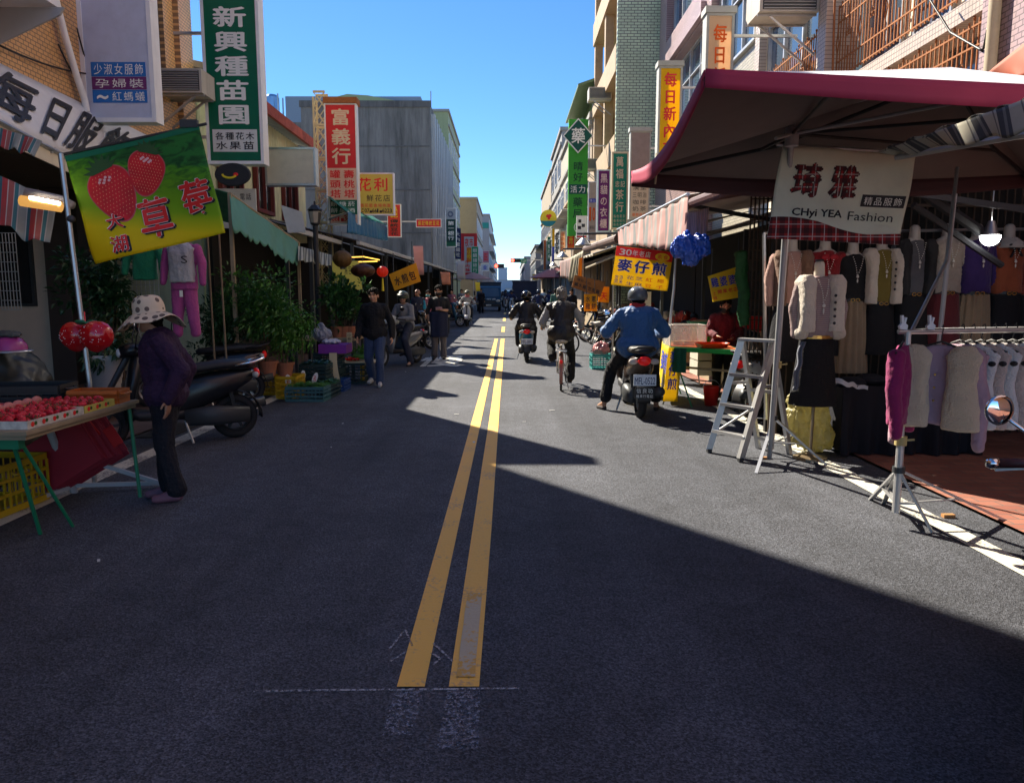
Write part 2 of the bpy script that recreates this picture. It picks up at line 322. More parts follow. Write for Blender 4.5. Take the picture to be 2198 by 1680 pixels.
# ================================================================ ground, road, markings
def strip(m, x0, x1, y0, y1, dz, mi=0, step=4, gap=None):
    ys = [y0]; 
    for k in (14,):
        if y0 < k < y1: ys.append(k)
    ys.append(y1)
    for a, b in zip(ys[:-1], ys[1:]): m.quad((x0, a, gz(a) + dz), (x1, a, gz(a) + dz), (x1, b, gz(b) + dz), (x0, b, gz(b) + dz), mi)
def asphalt():
    m = bpy.data.materials.new('asphalt'); m.use_nodes = True; t = m.node_tree; N = t.nodes; L = t.links; b = N['Principled BSDF']; b.inputs['Roughness'].default_value = .82; b.inputs['Specular IOR Level'].default_value = .35
    tc = N.new('ShaderNodeTexCoord')
    def nz(sc, det=4, ro=.6):
        n = N.new('ShaderNodeTexNoise'); n.inputs['Scale'].default_value = sc; n.inputs['Detail'].default_value = det; n.inputs['Roughness'].default_value = ro; L.new(tc.outputs['Object'], n.inputs['Vector']); return n.outputs['Fac']
    def mr(s, a, b_, c, d):
        r = N.new('ShaderNodeMapRange'); L.new(s, r.inputs['Value'])
        for k, v in zip(('From Min', 'From Max', 'To Min', 'To Max'), (a, b_, c, d)): r.inputs[k].default_value = v
        return r.outputs[0]
    def mul(a, c):
        q = N.new('ShaderNodeMath'); q.operation = 'MULTIPLY'; L.new(a, q.inputs[0])
        if isinstance(c, float): q.inputs[1].default_value = c
        else: L.new(c, q.inputs[1])
        return q.outputs[0]
    vo = N.new('ShaderNodeTexVoronoi'); vo.inputs['Scale'].default_value = 140; L.new(tc.outputs['Object'], vo.inputs['Vector'])
    sp = N.new('ShaderNodeSeparateColor'); L.new(vo.outputs['Color'], sp.inputs[0])
    stone = mr(sp.outputs[0], .15, 1, .5, 1.6); big = mr(nz(.45, 5), .3, .7, .7, 1.3); mid = mr(nz(5, 5, .7), .3, .7, .8, 1.2); fine = mr(nz(60, 3), .3, .7, .6, 1.4)
    mp = N.new('ShaderNodeMapping'); mp.inputs['Scale'].default_value = (1.6, .06, 1); L.new(tc.outputs['Object'], mp.inputs[0]); n5 = N.new('ShaderNodeTexNoise'); n5.inputs['Scale'].default_value = 1.3; n5.inputs['Detail'].default_value = 4; L.new(mp.outputs[0], n5.inputs['Vector'])
    f = mul(mul(mul(mul(stone, big), mid), fine), mr(n5.outputs['Fac'], .32, .68, .78, 1.22))
    vs = N.new('ShaderNodeVectorMath'); vs.operation = 'SCALE'; vs.inputs[0].default_value = (.067, .071, .084); L.new(f, vs.inputs['Scale']); L.new(vs.outputs[0], b.inputs['Base Color'])
    bp = N.new('ShaderNodeBump'); bp.inputs['Strength'].default_value = .8; bp.inputs['Distance'].default_value = .006; L.new(vo.outputs['Distance'], bp.inputs['Height'])
    b2 = N.new('ShaderNodeBump'); b2.inputs['Strength'].default_value = .5; b2.inputs['Distance'].default_value = .02; L.new(nz(30, 4), b2.inputs['Height']); L.new(bp.outputs[0], b2.inputs['Normal']); L.new(b2.outputs[0], b.inputs['Normal'])
    return m
ASPH = asphalt()
CONC = mat('pavement_concrete', (.17, .16, .15), rough=.85, var=.25, scale=4, bump=.3, bscale=50, dirt=.5)
m = MB(); m.quad((-400, -60, -.14), (400, -60, -.14), (400, 14, -.14), (-400, 14, -.14)); m.quad((-400, 14, -.14), (400, 14, -.14), (400, 900, gz(900) - .14), (-400, 900, gz(900) - .14)); struct('ground', m, CONC)
m = MB(); strip(m, -4.1, 3.35, -30, 420, 0); struct('road', m, ASPH)
BRICKP = tilemat('red_paving_brick', (.24, .075, .05), (.33, .12, .08), (.12, .09, .08), 'Y', .2, .1, .006, rough=.8); 
# paving beyond the white lines: the brick pattern is laid flat, so it reads X and Y
def floorbrick(name, c1, c2, mo, bw, bh):
    mm = tilemat(name, c1, c2, mo, 'X', bw, bh, .006, rough=.8, dirt=.6); t = mm.node_tree
    cb = [n for n in t.nodes if n.type == 'COMBXYZ'][0]; sp = [n for n in t.nodes if n.type == 'SEPXYZ'][0]; t.links.new(sp.outputs['Y'], cb.inputs[1]); return mm
m = MB(); strip(m, 3.35, 12, -30, 200, .02)
struct('pavement', m, floorbrick('pavement_brick', (.26, .085, .055), (.36, .14, .09), (.13, .10, .085), .22, .11))
m = MB(); strip(m, -14, -4.1, -30, 200, .02); struct('pavement', m, floorbrick('pavement_tile', (.15, .075, .055), (.13, .10, .09), (.06, .05, .045), .3, .3))
def paint(name, col, edge, wear):
    m = bpy.data.materials.new(name); m.use_nodes = True; t = m.node_tree; N = t.nodes; L = t.links; b = N['Principled BSDF']; b.inputs['Roughness'].default_value = .65
    tc = N.new('ShaderNodeTexCoord'); n = N.new('ShaderNodeTexNoise'); n.inputs['Scale'].default_value = 55; n.inputs['Detail'].default_value = 5; L.new(tc.outputs['Object'], n.inputs['Vector'])
    n3 = N.new('ShaderNodeTexNoise'); n3.inputs['Scale'].default_value = 2.5; n3.inputs['Detail'].default_value = 4; L.new(tc.outputs['Object'], n3.inputs['Vector'])
    ad = N.new('ShaderNodeMath'); L.new(n.outputs['Fac'], ad.inputs[0]); L.new(n3.outputs['Fac'], ad.inputs[1])
    r = N.new('ShaderNodeMapRange'); L.new(ad.outputs[0], r.inputs['Value']); r.inputs['From Min'].default_value = wear; r.inputs['From Max'].default_value = wear + .12
    mx = N.new('ShaderNodeMix'); mx.data_type = 'RGBA'; L.new(r.outputs[0], mx.inputs['Factor']); mx.inputs['A'].default_value = (*col, 1); mx.inputs['B'].default_value = (*edge, 1); L.new(mx.outputs['Result'], b.inputs['Base Color'])
    bp = N.new('ShaderNodeBump'); bp.inputs['Strength'].default_value = .5; bp.inputs['Distance'].default_value = .005; L.new(n.outputs['Fac'], bp.inputs['Height']); L.new(bp.outputs[0], b.inputs['Normal'])
    return m
YP = paint('yellow_road_paint', (.88, .50, .07), (.60, .36, .12), 1.10); WP = paint('white_road_paint', (.62, .60, .50), (.22, .21, .19), 1.06); PALEP = paint('worn_pale_paint', (.50, .42, .26), (.62, .34, .04), .96)
def rough_line(m, x0, x1, y0, y1, dz, jit=.004, st=.12):
    n = max(2, int((y1 - y0) / st)) if y1 < 15 else max(2, int((y1 - y0) / 2)); pr = None
    for k in range(n + 1):
        y = y0 + (y1 - y0) * k / n; a = (x0 + random.uniform(-jit, jit), y, gz(y) + dz); b = (x1 + random.uniform(-jit, jit), y, gz(y) + dz)
        if pr: m.quad(pr[0], pr[1], b, a)
        pr = (a, b)
m = MB(); rough_line(m, -.441, -.329, 2.79, 25, .006); rough_line(m, -.233, -.112, 2.79, 25, .006)
for k in range(8): y = 29 + k * 10; rough_line(m, -.26, -.12, y, y + 4, .006)
struct('road_marking', m, YP)
m = MB(); rough_line(m, -.21, -.135, 2.86, 3.72, .010, .002); struct('road_marking', m, PALEP)
m = MB(); rough_line(m, 2.86, 3.02, -6, 90, .006); rough_line(m, -3.6, -3.42, -6, 90, .006); struct('road_marking', m, WP)
# chalk setting-out line, scribble, and scoured patches ahead of the yellow lines
def ghost(name, col, thr, sc=90):
    m = mat(name, col, rough=.9, var=.1); t = m.node_tree; N = t.nodes; L = t.links; b = N['Principled BSDF']; tc = N.new('ShaderNodeTexCoord'); n = N.new('ShaderNodeTexNoise'); n.inputs['Scale'].default_value = sc; n.inputs['Detail'].default_value = 4; L.new(tc.outputs['Object'], n.inputs['Vector'])
    r = N.new('ShaderNodeMapRange'); L.new(n.outputs['Fac'], r.inputs['Value']); r.inputs['From Min'].default_value = thr; r.inputs['From Max'].default_value = thr + .16; r.inputs['To Max'].default_value = .75; L.new(r.outputs[0], b.inputs['Alpha']); return m
CH = ghost('chalk_trace', (.45, .46, .48), .42, 70); CH2 = ghost('scoured_asphalt', (.26, .28, .33), .46)
m = MB(); m.quad((-.45, 2.46, .006), (-.335, 2.46, .006), (-.335, 2.76, .006), (-.445, 2.76, .006)); m.quad((-.245, 2.38, .006), (-.10, 2.38, .006), (-.11, 2.76, .006), (-.24, 2.76, .006)); struct('road_marking', m, CH2)
m = MB(); m.bar((-1.0, 2.76, .0065), (.05, 2.775, .0065), .012, .001); 
for a, b in (((870, 1350), (835, 1393)), ((870, 1350), (885, 1385)), ((930, 1380), (972, 1418)), ((838, 1418), (872, 1398)), ((925, 1400), (946, 1412)), ((946, 1412), (930, 1425)), ((990, 818), (1035, 821))):
    m.bar(G(*a, .0065), G(*b, .0065), .01, .001)
struct('road_marking', m, CH)
# painted character in the left lane, white
m = MB(); a, b, c = PY(880, 785, 17), None, None
pl = Plane((-2.1, 15.6, gz(16) + .009), (1.15, 0, 0), (0, 3.2, .022)); put_text(m, pl, '慢', 0, 0, 1, 1, bold=.05, d=0); struct('road_marking', m, WP)
m = MB()   # drain covers along the left edge
for k in range(6): y = 4.2 + k * 1.9; m.box(-4.05, -3.68, y, y + .9, .004, .012)
struct('drain_cover', m, mat('drain_iron', (.05, .045, .04), rough=.7, metal=.5, var=.3, scale=30, bump=.6, bscale=60))
m = MB()
for k in range(13):
    x, y = random.uniform(-2.9, 2.7), random.uniform(3.5, 16); a = random.random() * 3; s = random.uniform(.012, .035)
    m.obox((x, y, .006), (math.cos(a), math.sin(a), 0), (-math.sin(a), math.cos(a), 0), (0, 0, 1), s, s * .35, .002)
o = struct('litter', m, plain('paper_scrap', (.6, .6, .56))); o['kind'] = 'stuff'; tag(o, 'tiny pale scraps scattered over the asphalt', 'litter')
# ================================================================ building helpers
def window(parent, X, sx, y0, y1, z0, z1, fm, gm, nv=2, nh=1, fr=.06, d=.06, slidecol=None):
    """frame proud of a facade on plane X whose outside is towards sx"""
    f = MB(); a, b = (X, X + sx * d) if sx > 0 else (X + sx * d, X)
    f.box(a, b, y0, y0 + fr, z0, z1); f.box(a, b, y1 - fr, y1, z0, z1); f.box(a, b, y0 + fr, y1 - fr, z1 - fr, z1); f.box(a, b, y0 + fr, y1 - fr, z0, z0 + fr)
    for i in range(1, nv): y = y0 + (y1 - y0) * i / nv; f.box(a, b - .01 if sx > 0 else b, y - .025, y + .025, z0 + fr, z1 - fr)
    for i in range(1, nh): z = z0 + (z1 - z0) * (.68 if nh == 2 else i / nh); f.box(a + .012, b - .012, y0 + fr, y1 - fr, z - .02, z + .02)
    w_ = build('window', f, fm, parent); g = MB(); q = X + sx * .02; g.box(min(X, q), max(X, q), y0 + fr, y1 - fr, z0 + fr, z1 - fr); build('pane', g, gm, w_); return w_
def window_y(parent, Y, x0, x1, z0, z1, fm, gm, nv=2, fr=.06, d=.06):
    f = MB(); f.box(x0, x0 + fr, Y - d, Y, z0, z1); f.box(x1 - fr, x1, Y - d, Y, z0, z1); f.box(x0 + fr, x1 - fr, Y - d, Y, z1 - fr, z1); f.box(x0 + fr, x1 - fr, Y - d, Y, z0, z0 + fr)
    for i in range(1, nv): x = x0 + (x1 - x0) * i / nv; f.box(x - .025, x + .025, Y - d + .01, Y, z0 + fr, z1 - fr)
    w_ = build('window', f, fm, parent); g = MB(); g.box(x0 + fr, x1 - fr, Y - .02, Y, z0 + fr, z1 - fr); build('pane', g, gm, w_); return w_
WALL_G = mat('rain_streaked_concrete', (.25, .235, .215), rough=.9, var=.3, scale=.6, dirt=.85, streak=1.1, bump=.2, bscale=8)
def aircon(label, c, sx=1, s=1, facing='X'):
    """boxed air conditioner with louvred grille; the grille looks at the camera side and the body sticks out of the wall"""
    x, y, z = c; t = thing('air_conditioner', label, 'air conditioner', c, 'air conditioners on the facades'); w_, d_, h_ = .42 * s, .62 * s, .42 * s
    m = MB(); m.box(x - w_, x + w_, y - d_ / 2, y + d_ / 2, z - h_ / 2, z + h_ / 2); build('casing', m, plain('aircon_casing', (.52, .50, .45), rough=.5, dirt=.3, streak=4), t)
    m = MB(); n = 9
    for i in range(n): zz = z - h_ / 2 + .05 + (h_ - .1) * i / (n - 1); m.obox((x, y - d_ / 2 - .012, zz), (1, 0, 0), (0, .9, -.4), (0, .4, .9), w_ * .86, .01, .006)
    m.box(x - w_ * .9, x + w_ * .9, y - d_ / 2 - .004, y - d_ / 2 - .001, z - h_ / 2 + .03, z + h_ / 2 - .03, 1); build('grille', m, [PIPEG, DARKG], t)
    m = MB(); xs = x + sx * w_
    for yy in (y - d_ / 3, y + d_ / 3): m.bar((x - sx * w_, yy, z - h_ / 2 - .02), (xs, yy, z - h_ / 2 - .02), .035); m.bar((x - sx * w_ * .6, yy, z - h_ / 2 - .03), (xs, yy, z - h_ / 2 - .55 * s), .035)
    build('bracket', m, STEEL, t); return t
def cable(name, label, pts, r=.012, matl=None, sag=.0, cat='cable', n=10):
    P = []
    for a, b in zip(pts[:-1], pts[1:]):
        a, b = V(a), V(b)
        for k in range(n): t = k / n; p = a.lerp(b, t); p.z -= sag * 4 * t * (1 - t); P.append(p)
    P.append(V(pts[-1])); m = MB(); m.tube(P, r, 6); return tag(build(name, m, matl or BLACKP, smooth=True), label, cat, 'cables and pipes')
for q in [n for n in WALL_G.node_tree.nodes if n.type == 'MAP_RANGE']: q.inputs['From Min'].default_value = .40; q.inputs['From Max'].default_value = .66
# ================================================================ left side
TAN = tilemat('tan_wall_tile', (.76, .45, .19), (.70, .40, .16), (.26, .16, .09), 'Y', .1, .055, .007)
TANX = tilemat('tan_wall_tile_end', (.76, .45, .19), (.70, .40, .16), (.26, .16, .09), 'X', .1, .055, .007)
FX = -6.0; LY = 14.7
t = thing('tiled_building', 'tan tiled building over the strawberry stall with windows and a wall air conditioner', 'building', (FX, 4, 0))
m = MB()
def wall_holes(m, X0, X1, y0, y1, z0, z1, holes):
    """wall slab between X0 and X1 with rectangular openings (ya,yb,za,zb), sorted by y"""
    c = y0
    for (a, b, e, f) in sorted(holes):
        m.box(X0, X1, c, a, z0, z1); m.box(X0, X1, a, b, z0, e); m.box(X0, X1, a, b, f, z1); c = b
    m.box(X0, X1, c, y1, z0, z1)
wz0 = PX(390, 205, FX).z
H1 = [(11.35, 13.75, wz0, wz0 + 1.75), (5.6, 8.1, wz0, wz0 + 1.75)]
wall_holes(m, FX - .22, FX, -8, LY, 3.35, 14, H1); m.box(-16, FX - .22, LY - .22, LY, 3.35, 14)
build('wall', m, TAN, t)
m = MB(); m.box(-16, FX - .224, -8, LY - .224, 3.3, 3.4); m.box(-16, -9.3, -8, LY - .2, 0, 3.3); build('ceiling_slab', m, plain('arcade_plaster', (.16, .14, .11), rough=.9), t)
for (a, b, e, f) in H1: window(t, FX - .16, 1, a, b, e, f, DARKG, DGLASS, nv=3, nh=1, fr=.05, d=.08)
m = MB()   # pale window-head hood and corner pilaster
m.box(FX, FX + .18, 11.2, 13.95, wz0 + 1.8, wz0 + 2.35); m.box(FX, FX + .10, LY - .55, LY, 3.35, 14); build('pilaster', m, TAN, t)
m = MB(); m.box(-9.4, -7.75, 12.9, 13.1, 0, 3.3); build('end_wall', m, plain('beige_render', (.66, .50, .39), rough=.85), t)
m = MB(); m.box(-7.75, -7.35, 12.7, 13.1, 0, 3.3); m.box(-7.2, -6.75, 12.75, 13.1, 0, 3.3); build('column', m, plain('dark_column', (.05, .035, .03), rough=.6), t)
m = MB(); m.box(-9.3, -8.05, 12.84, 12.9, 1.35, 2.75); build('window', m, DARKG, t)
m = MB(); m.box(-9.25, -8.1, 12.82, 12.835, 1.4, 2.7)
build('pane', m, DGLASS, t)
aircon('grey window air conditioner jutting out beside the dark window of the tan building', (FX + .35, PX(398, 180, FX + .35).y, PX(398, 183, FX + .35).z), -1, .95)
# big condenser box and its grey bracket at the top left
t = thing('condenser_unit', 'white boxed outdoor unit on grey brackets at the top left corner', 'condenser', PX(80, 60, -5.4))
a = PX(20, 60, -5.2); m = MB(); m.box(-6, -5.15, 7.6, 9.1, a.z + .5, a.z + 1.3); build('casing', m, WHITE, t)
m = MB()
for yy in (7.7, 9.0): m.slab([(-6, yy, a.z + .48), (-5.05, yy, a.z + .48), (-5.1, yy, a.z + .4), (-5.97, yy, a.z + .02)], (0, .03, 0))
build('bracket', m, PIPEG, t)
# slanted white canopy with brushed lettering
t = thing('fabric_awning', 'long sloping white canopy with big black brushed characters under the tan tiled wall', 'awning', (-5.6, 6, 3.3))
TL, TR, BL, BR = PX(-80, 98, FX + .03), PX(316, 291, FX + .03), PX(-80, 221, -4.72), PX(222, 379, -5.78)
def bil(a, b, c, d): return lambda u, v: a.lerp(b, u).lerp(c.lerp(d, u), v)
m = MB(); fn = bil(BL, BR, TL, TR); m.grid(lambda u, v: fn(u, v) + V((0, 0, .008 * math.sin(u * 22) * (1 - v))), 24, 6); build('canvas', m, mat('white_canvas', (.86, .89, .93), rough=.75, var=.04, dirt=.1, trans=.15), t, smooth=True, solid=.012)
m = MB(); m.tube([BL, BR], .03, 8); m.slab([BL - V((.02, 0, .02)), BR - V((.02, 0, .02)), BR - V((.02, 0, .17)), BL - V((.02, 0, .17))], (.015, 0, 0), 1)
for q in (.1, .5, .95): m.bar(TL.lerp(TR, q) - V((0, 0, .4)), BL.lerp(BR, q) - V((0, 0, .03)), .04)
build('valance_frame', m, [STEEL, plain('cream_valance', (.72, .66, .5), rough=.7)], t)
class Bil(Plane):
    def p(s, u, v, d=0): return fn(u, v) + s.N * d
pl = Bil(BL, BR - BL, TL - BL); m = MB()
for ch, u0, u1 in (('每', .10, .35), ('日', .36, .54), ('服', .54, .74), ('飾', .75, .97)): put_text(m, pl, ch, u0, .06, u1, .97, bold=.05, d=.03)
build('lettering', m, INK, t)
# box sign with blue and purple bands
signpx('lightbox_sign', 'tall white lightbox sign with blue and purple lettered bands on the tan building', 'sign', 11, 181, 311, -160, 262, .24, plain('white_lightbox', (.68, .74, .90), rough=.4, trans=.25, dirt=.15), WHITE, fr=.06,
    blocks=((mat('blue_band', (.02, .16, .50), var=0), .09, .697, .94, .775), (mat('purple_band', (.16, .03, .15), var=0), .09, .777, .94, .846), (MATS['blue_band'], .09, .848, .94, .918)),
    texts=(('少淑女服飾', (.12, .70, .92, .772), WPRINT, False, .012), ('孕婦裝', (.12, .782, .92, .842), WPRINT, False, .012), ('紅螞蟻', (.38, .852, .92, .915), WPRINT, False, .012), ('~', (.15, .87, .34, .9), WPRINT, False, .04)))
cable('drain_pipe', 'white drain pipe curving down the tan tiled wall beside the lightbox sign', [PX(112, -30, FX + .1), PX(140, 80, FX + .1), PX(165, 165, FX + .1), PX(182, 215, FX + .1), PX(186, 240, FX + .1)], .05, WHITE, cat='pipe')
for i, (a, b) in enumerate((((0, 98), (200, 160)), ((125, 95), (180, 190)), ((165, 60), (200, 175)))):
    cable('cable', ('long black cable sagging across the tan tiled wall', 'looped black wire above the drain pipe', 'thin black wire dropping next to the lightbox sign')[i], [PX(*a, FX + .06), PX(*b, FX + .06)], .012, sag=.06)
# green nursery sign
GRN = plain('deep_green_sign', (.004, .17, .09), rough=.35, trans=.2)
signpx('lightbox_sign', 'very tall deep green sign with five white outlined characters beside the tan building', 'sign', 14, 446, 548, -110, 352, .3, GRN, WHITE, fr=.055, bracket=(-6, 6.2, 4.4),
    blocks=((plain('sign_label_white', (.70, .72, .70)), .06, .845, .94, .955),),
    texts=(('新興種苗園', (.12, .245, .88, .83), WPRINT, True, .055), ('各種花木', (.1, .855, .9, .90), INK, False, .03), ('水果苗', (.1, .9, .9, .948), INK, False, .03)))
t = thing('oval_sign', 'small black oval sign with a red and yellow swirl under the green nursery sign', 'sign', PY(500, 375, 13.4)); c = PY(500, 375, 13.4)
m = MB(); rot = Matrix.Rotation(math.pi / 2, 3, 'X'); m.lathe([(.001, -.03), (.30, -.03), (.32, 0), (.30, .03), (.001, .03)], c, 28, rot=rot)
for v_ in range(len(m.v)): m.v[v_].z = c.z + (m.v[v_].z - c.z) * .62
build('disc', m, INK, t); m = MB(); m.tube([c + V((-.05 + .12 * math.cos(a), -.04, .0 + .06 * math.sin(a))) for a in [math.pi + k * .35 for k in range(9)]], .018, 6); m.ell(c + V((.06, -.035, .0)), (.045, .01, .03), mi=1); build('swirl', m, [YPRINT, REDM], t)
# corrugated two-storey shed
CORR = mat('cream_green_sheet', (.62, .63, .42), rough=.6, dirt=.35, streak=2)
t = thing('corrugated_building', 'two storey building clad in pale corrugated sheet with a peeling red eave', 'building', (-6, 18, 0))
m = MB(); pr = None; ez = 5.75
for k in range(151):
    y = 15 + 7.6 * k / 150; x = -6.0 + (.03 if k % 4 in (1, 2) else 0)
    if pr: m.quad((pr[0], pr[1], 0), (x, y, 0), (x, y, ez), (pr[0], pr[1], ez))
    pr = (x, y)
m.box(-16, -6.04, 22.4, 22.6, 0, ez); m.box(-16, -6.04, 15, 15.1, 0, ez); build('wall', m, CORR, t)
m = MB(); m.slab([(-5.55, 14.95, ez + .02), (-5.55, 22.7, ez + .02), (-16, 22.7, 8), (-16, 14.95, 8)], (0, 0, .12)); build('roof', m, plain('grey_sheet_roof', (.22, .22, .21), dirt=.5), t)
m = MB(); m.box(-5.58, -5.5, 14.9, 22.7, ez - .08, ez + .17); build('fascia', m, mat('peeling_red_board', (.36, .08, .06), rough=.8, var=.5, scale=4, dirt=.7), t)
for i, y in enumerate((15.8, 18.0, 20.2)): window(t, -5.97, 1, y, y + 1.3, 3.5, 4.9, plain('dark_red_frame', (.13, .02, .015)), DGLASS, nv=2, fr=.09, d=.1)
signpx('lightbox_sign', 'blank white lightbox sign with a faint sketch next to the green nursery sign', 'sign', 15.6, 570, 676, 316, 398, .25, mat('faded_lightbox', (.75, .70, .60), rough=.4, trans=.35, dirt=.2), STEEL, fr=.04, bracket=(-6, 4.3))
m = MB(); a, b = PY(460, 405, 15), PY(552, 490, 15); m.box(a.x, b.x, 15, 15.04, b.z, a.z)
t = thing('notice_board', 'white board of small printed notices behind the green tarpaulin', 'board', (a.x, 15, b.z)); build('board', m, plain('notice_white', (.6, .6, .58)), t)
m = MB(); pl = Plane((a.x, 15, b.z), (b.x - a.x, 0, 0), (0, 0, a.z - b.z)); put_text(m, pl, '草花果樹', .08, .1, .5, .4); put_text(m, pl, '季節盆栽種子', .08, .45, .75, .65); put_text(m, pl, '電話', .6, .1, .9, .3); build('lettering', m, INK, t)
# lattice mast and sign of the tin-goods shop
t = thing('lattice_mast', 'cream painted lattice mast rising behind the market roofs', 'mast', PY(686, 480, 20.5)); m = MB(); a = PY(674, 210, 20.6); b = PY(699, 210, 20.6); zt, zb = a.z, 1.8
for x in (a.x, b.x):
    for y in (20.5, 20.85): m.bar((x, y, zb), (x, y, zt), .045)
z = zb; k = 0
while z < zt - .1:
    for y in (20.5, 20.85): m.bar((a.x, y, z), (b.x, y, z + .42), .022); m.bar((b.x, y, z), (a.x, y, z + .42), .022)
    m.bar((a.x, 20.5, z), (a.x, 20.85, z + .42), .022); z += .42; k += 1
    if k % 2 == 0: m.bar((a.x, 20.5, z), (b.x, 20.5, z), .05); m.bar((a.x, 20.85, z), (b.x, 20.85, z), .05)
build('frame', m, plain('cream_steel', (.55, .49, .28), rough=.6, dirt=.3), t)
REDS = plain('red_sign_face', (.80, .03, .04), rough=.4, trans=.25); PEACH = plain('peach_panel', (.88, .58, .42), trans=.2); GRP = plain('green_panel', (.01, .11, .06))
signpx('lightbox_sign', 'tall red and peach sign with a rusty hood on the lattice mast', 'sign', 20, 703, 764, 222, 482, .26, REDS, WHITE, fr=.035,
    blocks=((PEACH, .0, .53, 1, .80), (GRP, .0, .80, 1, .925), (PEACH, 0, .925, 1, 1)),
    texts=(('富義行', (.12, .02, .88, .51), plain('pale_peach_print', (.82, .62, .42)), True, .045), ('罐頭塔', (.05, .54, .48, .79), REDM, True, .04), ('壽桃塔', (.52, .54, .96, .79), REDM, True, .04), ('餅糖菸', (.05, .81, .95, .86), WPRINT, False, .02), ('餅果酒', (.05, .865, .95, .915), WPRINT, False, .02), ('661-3404', (.1, .93, .95, .985), REDM, False, .03)))
a, b = PY(694, 222, 20), PY(766, 211, 20); m = MB(); m.box(a.x, b.x, 19.95, 20.4, a.z + .003, b.z + .02); o = tag(build('sign_hood', m, RUST), 'rusty sheet hood over the tall red sign', 'sign hood')
signpx('lightbox_sign', 'square yellow flower shop sign with red characters and a telephone number', 'sign', 22.5, 756, 845, 371, 462, .2, mat('yellow_green_face', (.75, .68, .14), trans=.3, var=.25, scale=1), WHITE, fr=.035,
    texts=(('花利', (.08, .06, .92, .46), REDM, False, .03), ('鮮花店', (.32, .5, .95, .70), INK, False, .02), ('花圈花籃會場佈置', (.05, .73, .95, .84), REDM, False, .0), ('TEL:07-661-6223', (.03, .86, .97, .97), INK, False, .03)))
signpx('lightbox_sign', 'narrow red bean pudding sign standing upright behind the yellow flower sign', 'sign', 25, 832, 860, 438, 509, .15, REDS, WHITE, fr=.02, texts=(('吳記', (.15, .05, .85, .42), YPRINT, True, .03), ('傳統豆花', (.12, .45, .88, .97), INK, True, .04)))
signpx('shop_sign', 'small red horizontal sign with yellow writing on a thin stand', 'sign', 30, 893, 947, 470, 488, .12, REDS, WPRINT, fr=.02, texts=(('吳記傳統豆花', (.05, .12, .95, .88), YPRINT, False, .02),), bracket=(-6, 4.4))
# grey concrete block
t = thing('concrete_building', 'big grey rain streaked concrete building with a blank side wall', 'building', (-11, 58, 0))
zt = PY(780, 220, 58).z; x0 = PY(645, 220, 58).x; x1 = PY(922, 220, 58).x
m = MB(); m.box(x0, x1, 58, 79, 0, zt); zl = PY(600, 262, 58).z; m.box(PY(555, 262, 58).x, x0, 58.1, 79, 0, zl); build('wall', m, WALL_G, t)
m = MB(); m.box(x0 - .1, x1 + .12, 57.92, 58, zt - .35, zt + .12)
for z in [zt - 3.2 * k for k in range(1, 6)]: m.box(x0, x1, 57.965, 57.998, z, z + .1)
build('string_course', m, mat('darker_concrete', (.15, .145, .14), rough=.9, var=.3, scale=1, dirt=.7, streak=2), t)
m = MB()
for k in range(12): y = 59 + k * 1.65; m.box(x1, x1 + .3, y, y + .5, 3.5, zt - .6)
build('facade_fin', m, plain('pale_fin', (.55, .57, .58), dirt=.4, streak=1.5), t)
for k in range(6):
    y = 59.6 + k * 3.2
    for z in (5, 8.2, 11.4): window(t, x1, 1, y, y + 1.0, z, z + 1.6, DARKG, GLASS, nv=1, d=.08)
window_y(t, 58, PY(648, 290, 58).x + .2, PY(675, 290, 58).x, PY(0, 322, 58).z, PY(0, 300, 58).z, DARKG, DGLASS)
# roof furniture: blue-grey upper storey, pale gable, tank
t = thing('rooftop_building', 'pale blue upper storey with a yellow green gabled roof behind the grey building', 'building', (-14, 82, 0)); a, b = PY(612, 207, 84), PY(770, 262, 84); m = MB(); m.box(a.x, PY(900, 0, 84).x, 84, 96, 0, a.z); build('wall', m, plain('pale_blue_wall', (.22, .28, .36)), t)
m = MB(); p = [PY(700, 213, 83.6), PY(745, 202, 83.6), PY(790, 205, 83.6), PY(880, 222, 83.6)]; m.slab(p + [PY(880, 260, 83.6), PY(700, 260, 83.6)], (0, .3, 0)); build('gable', m, plain('sage_gable', (.30, .36, .20)), t)
t = thing('water_tank', 'round steel water tank in a frame on the roof at the left', 'tank', PY(584, 240, 60)); a, b = PY(568, 206, 60), PY(600, 240, 60); m = MB(); c = (a + b) / 2; r = (b.x - a.x) / 2
m.lathe([(0.01, b.z - .3), (r, b.z - .3), (r, a.z - .15), (r * .7, a.z + .05), (.01, a.z + .1)], (c.x, 60, 0), 18); build('tank', m, plain('blue_steel_tank', (.25, .42, .62), rough=.25, metal=.5), t); m = MB()
for k in range(4): x = c.x + (r + .1) * (1 if k % 2 else -1); y = 60 + (r + .1) * (1 if k > 1 else -1); m.bar((x, y, b.z - 3), (x, y, a.z), .1)
build('frame', m, STEEL, t)
m = MB(); p = PY(925, 222, 60); m.bar((p.x, 60, p.z - 1), (p.x, 60, PY(925, 196, 60).z), .07); tag(build('antenna', m, PIPEG), 'thin roof antenna standing on the corner of the grey building', 'antenna')
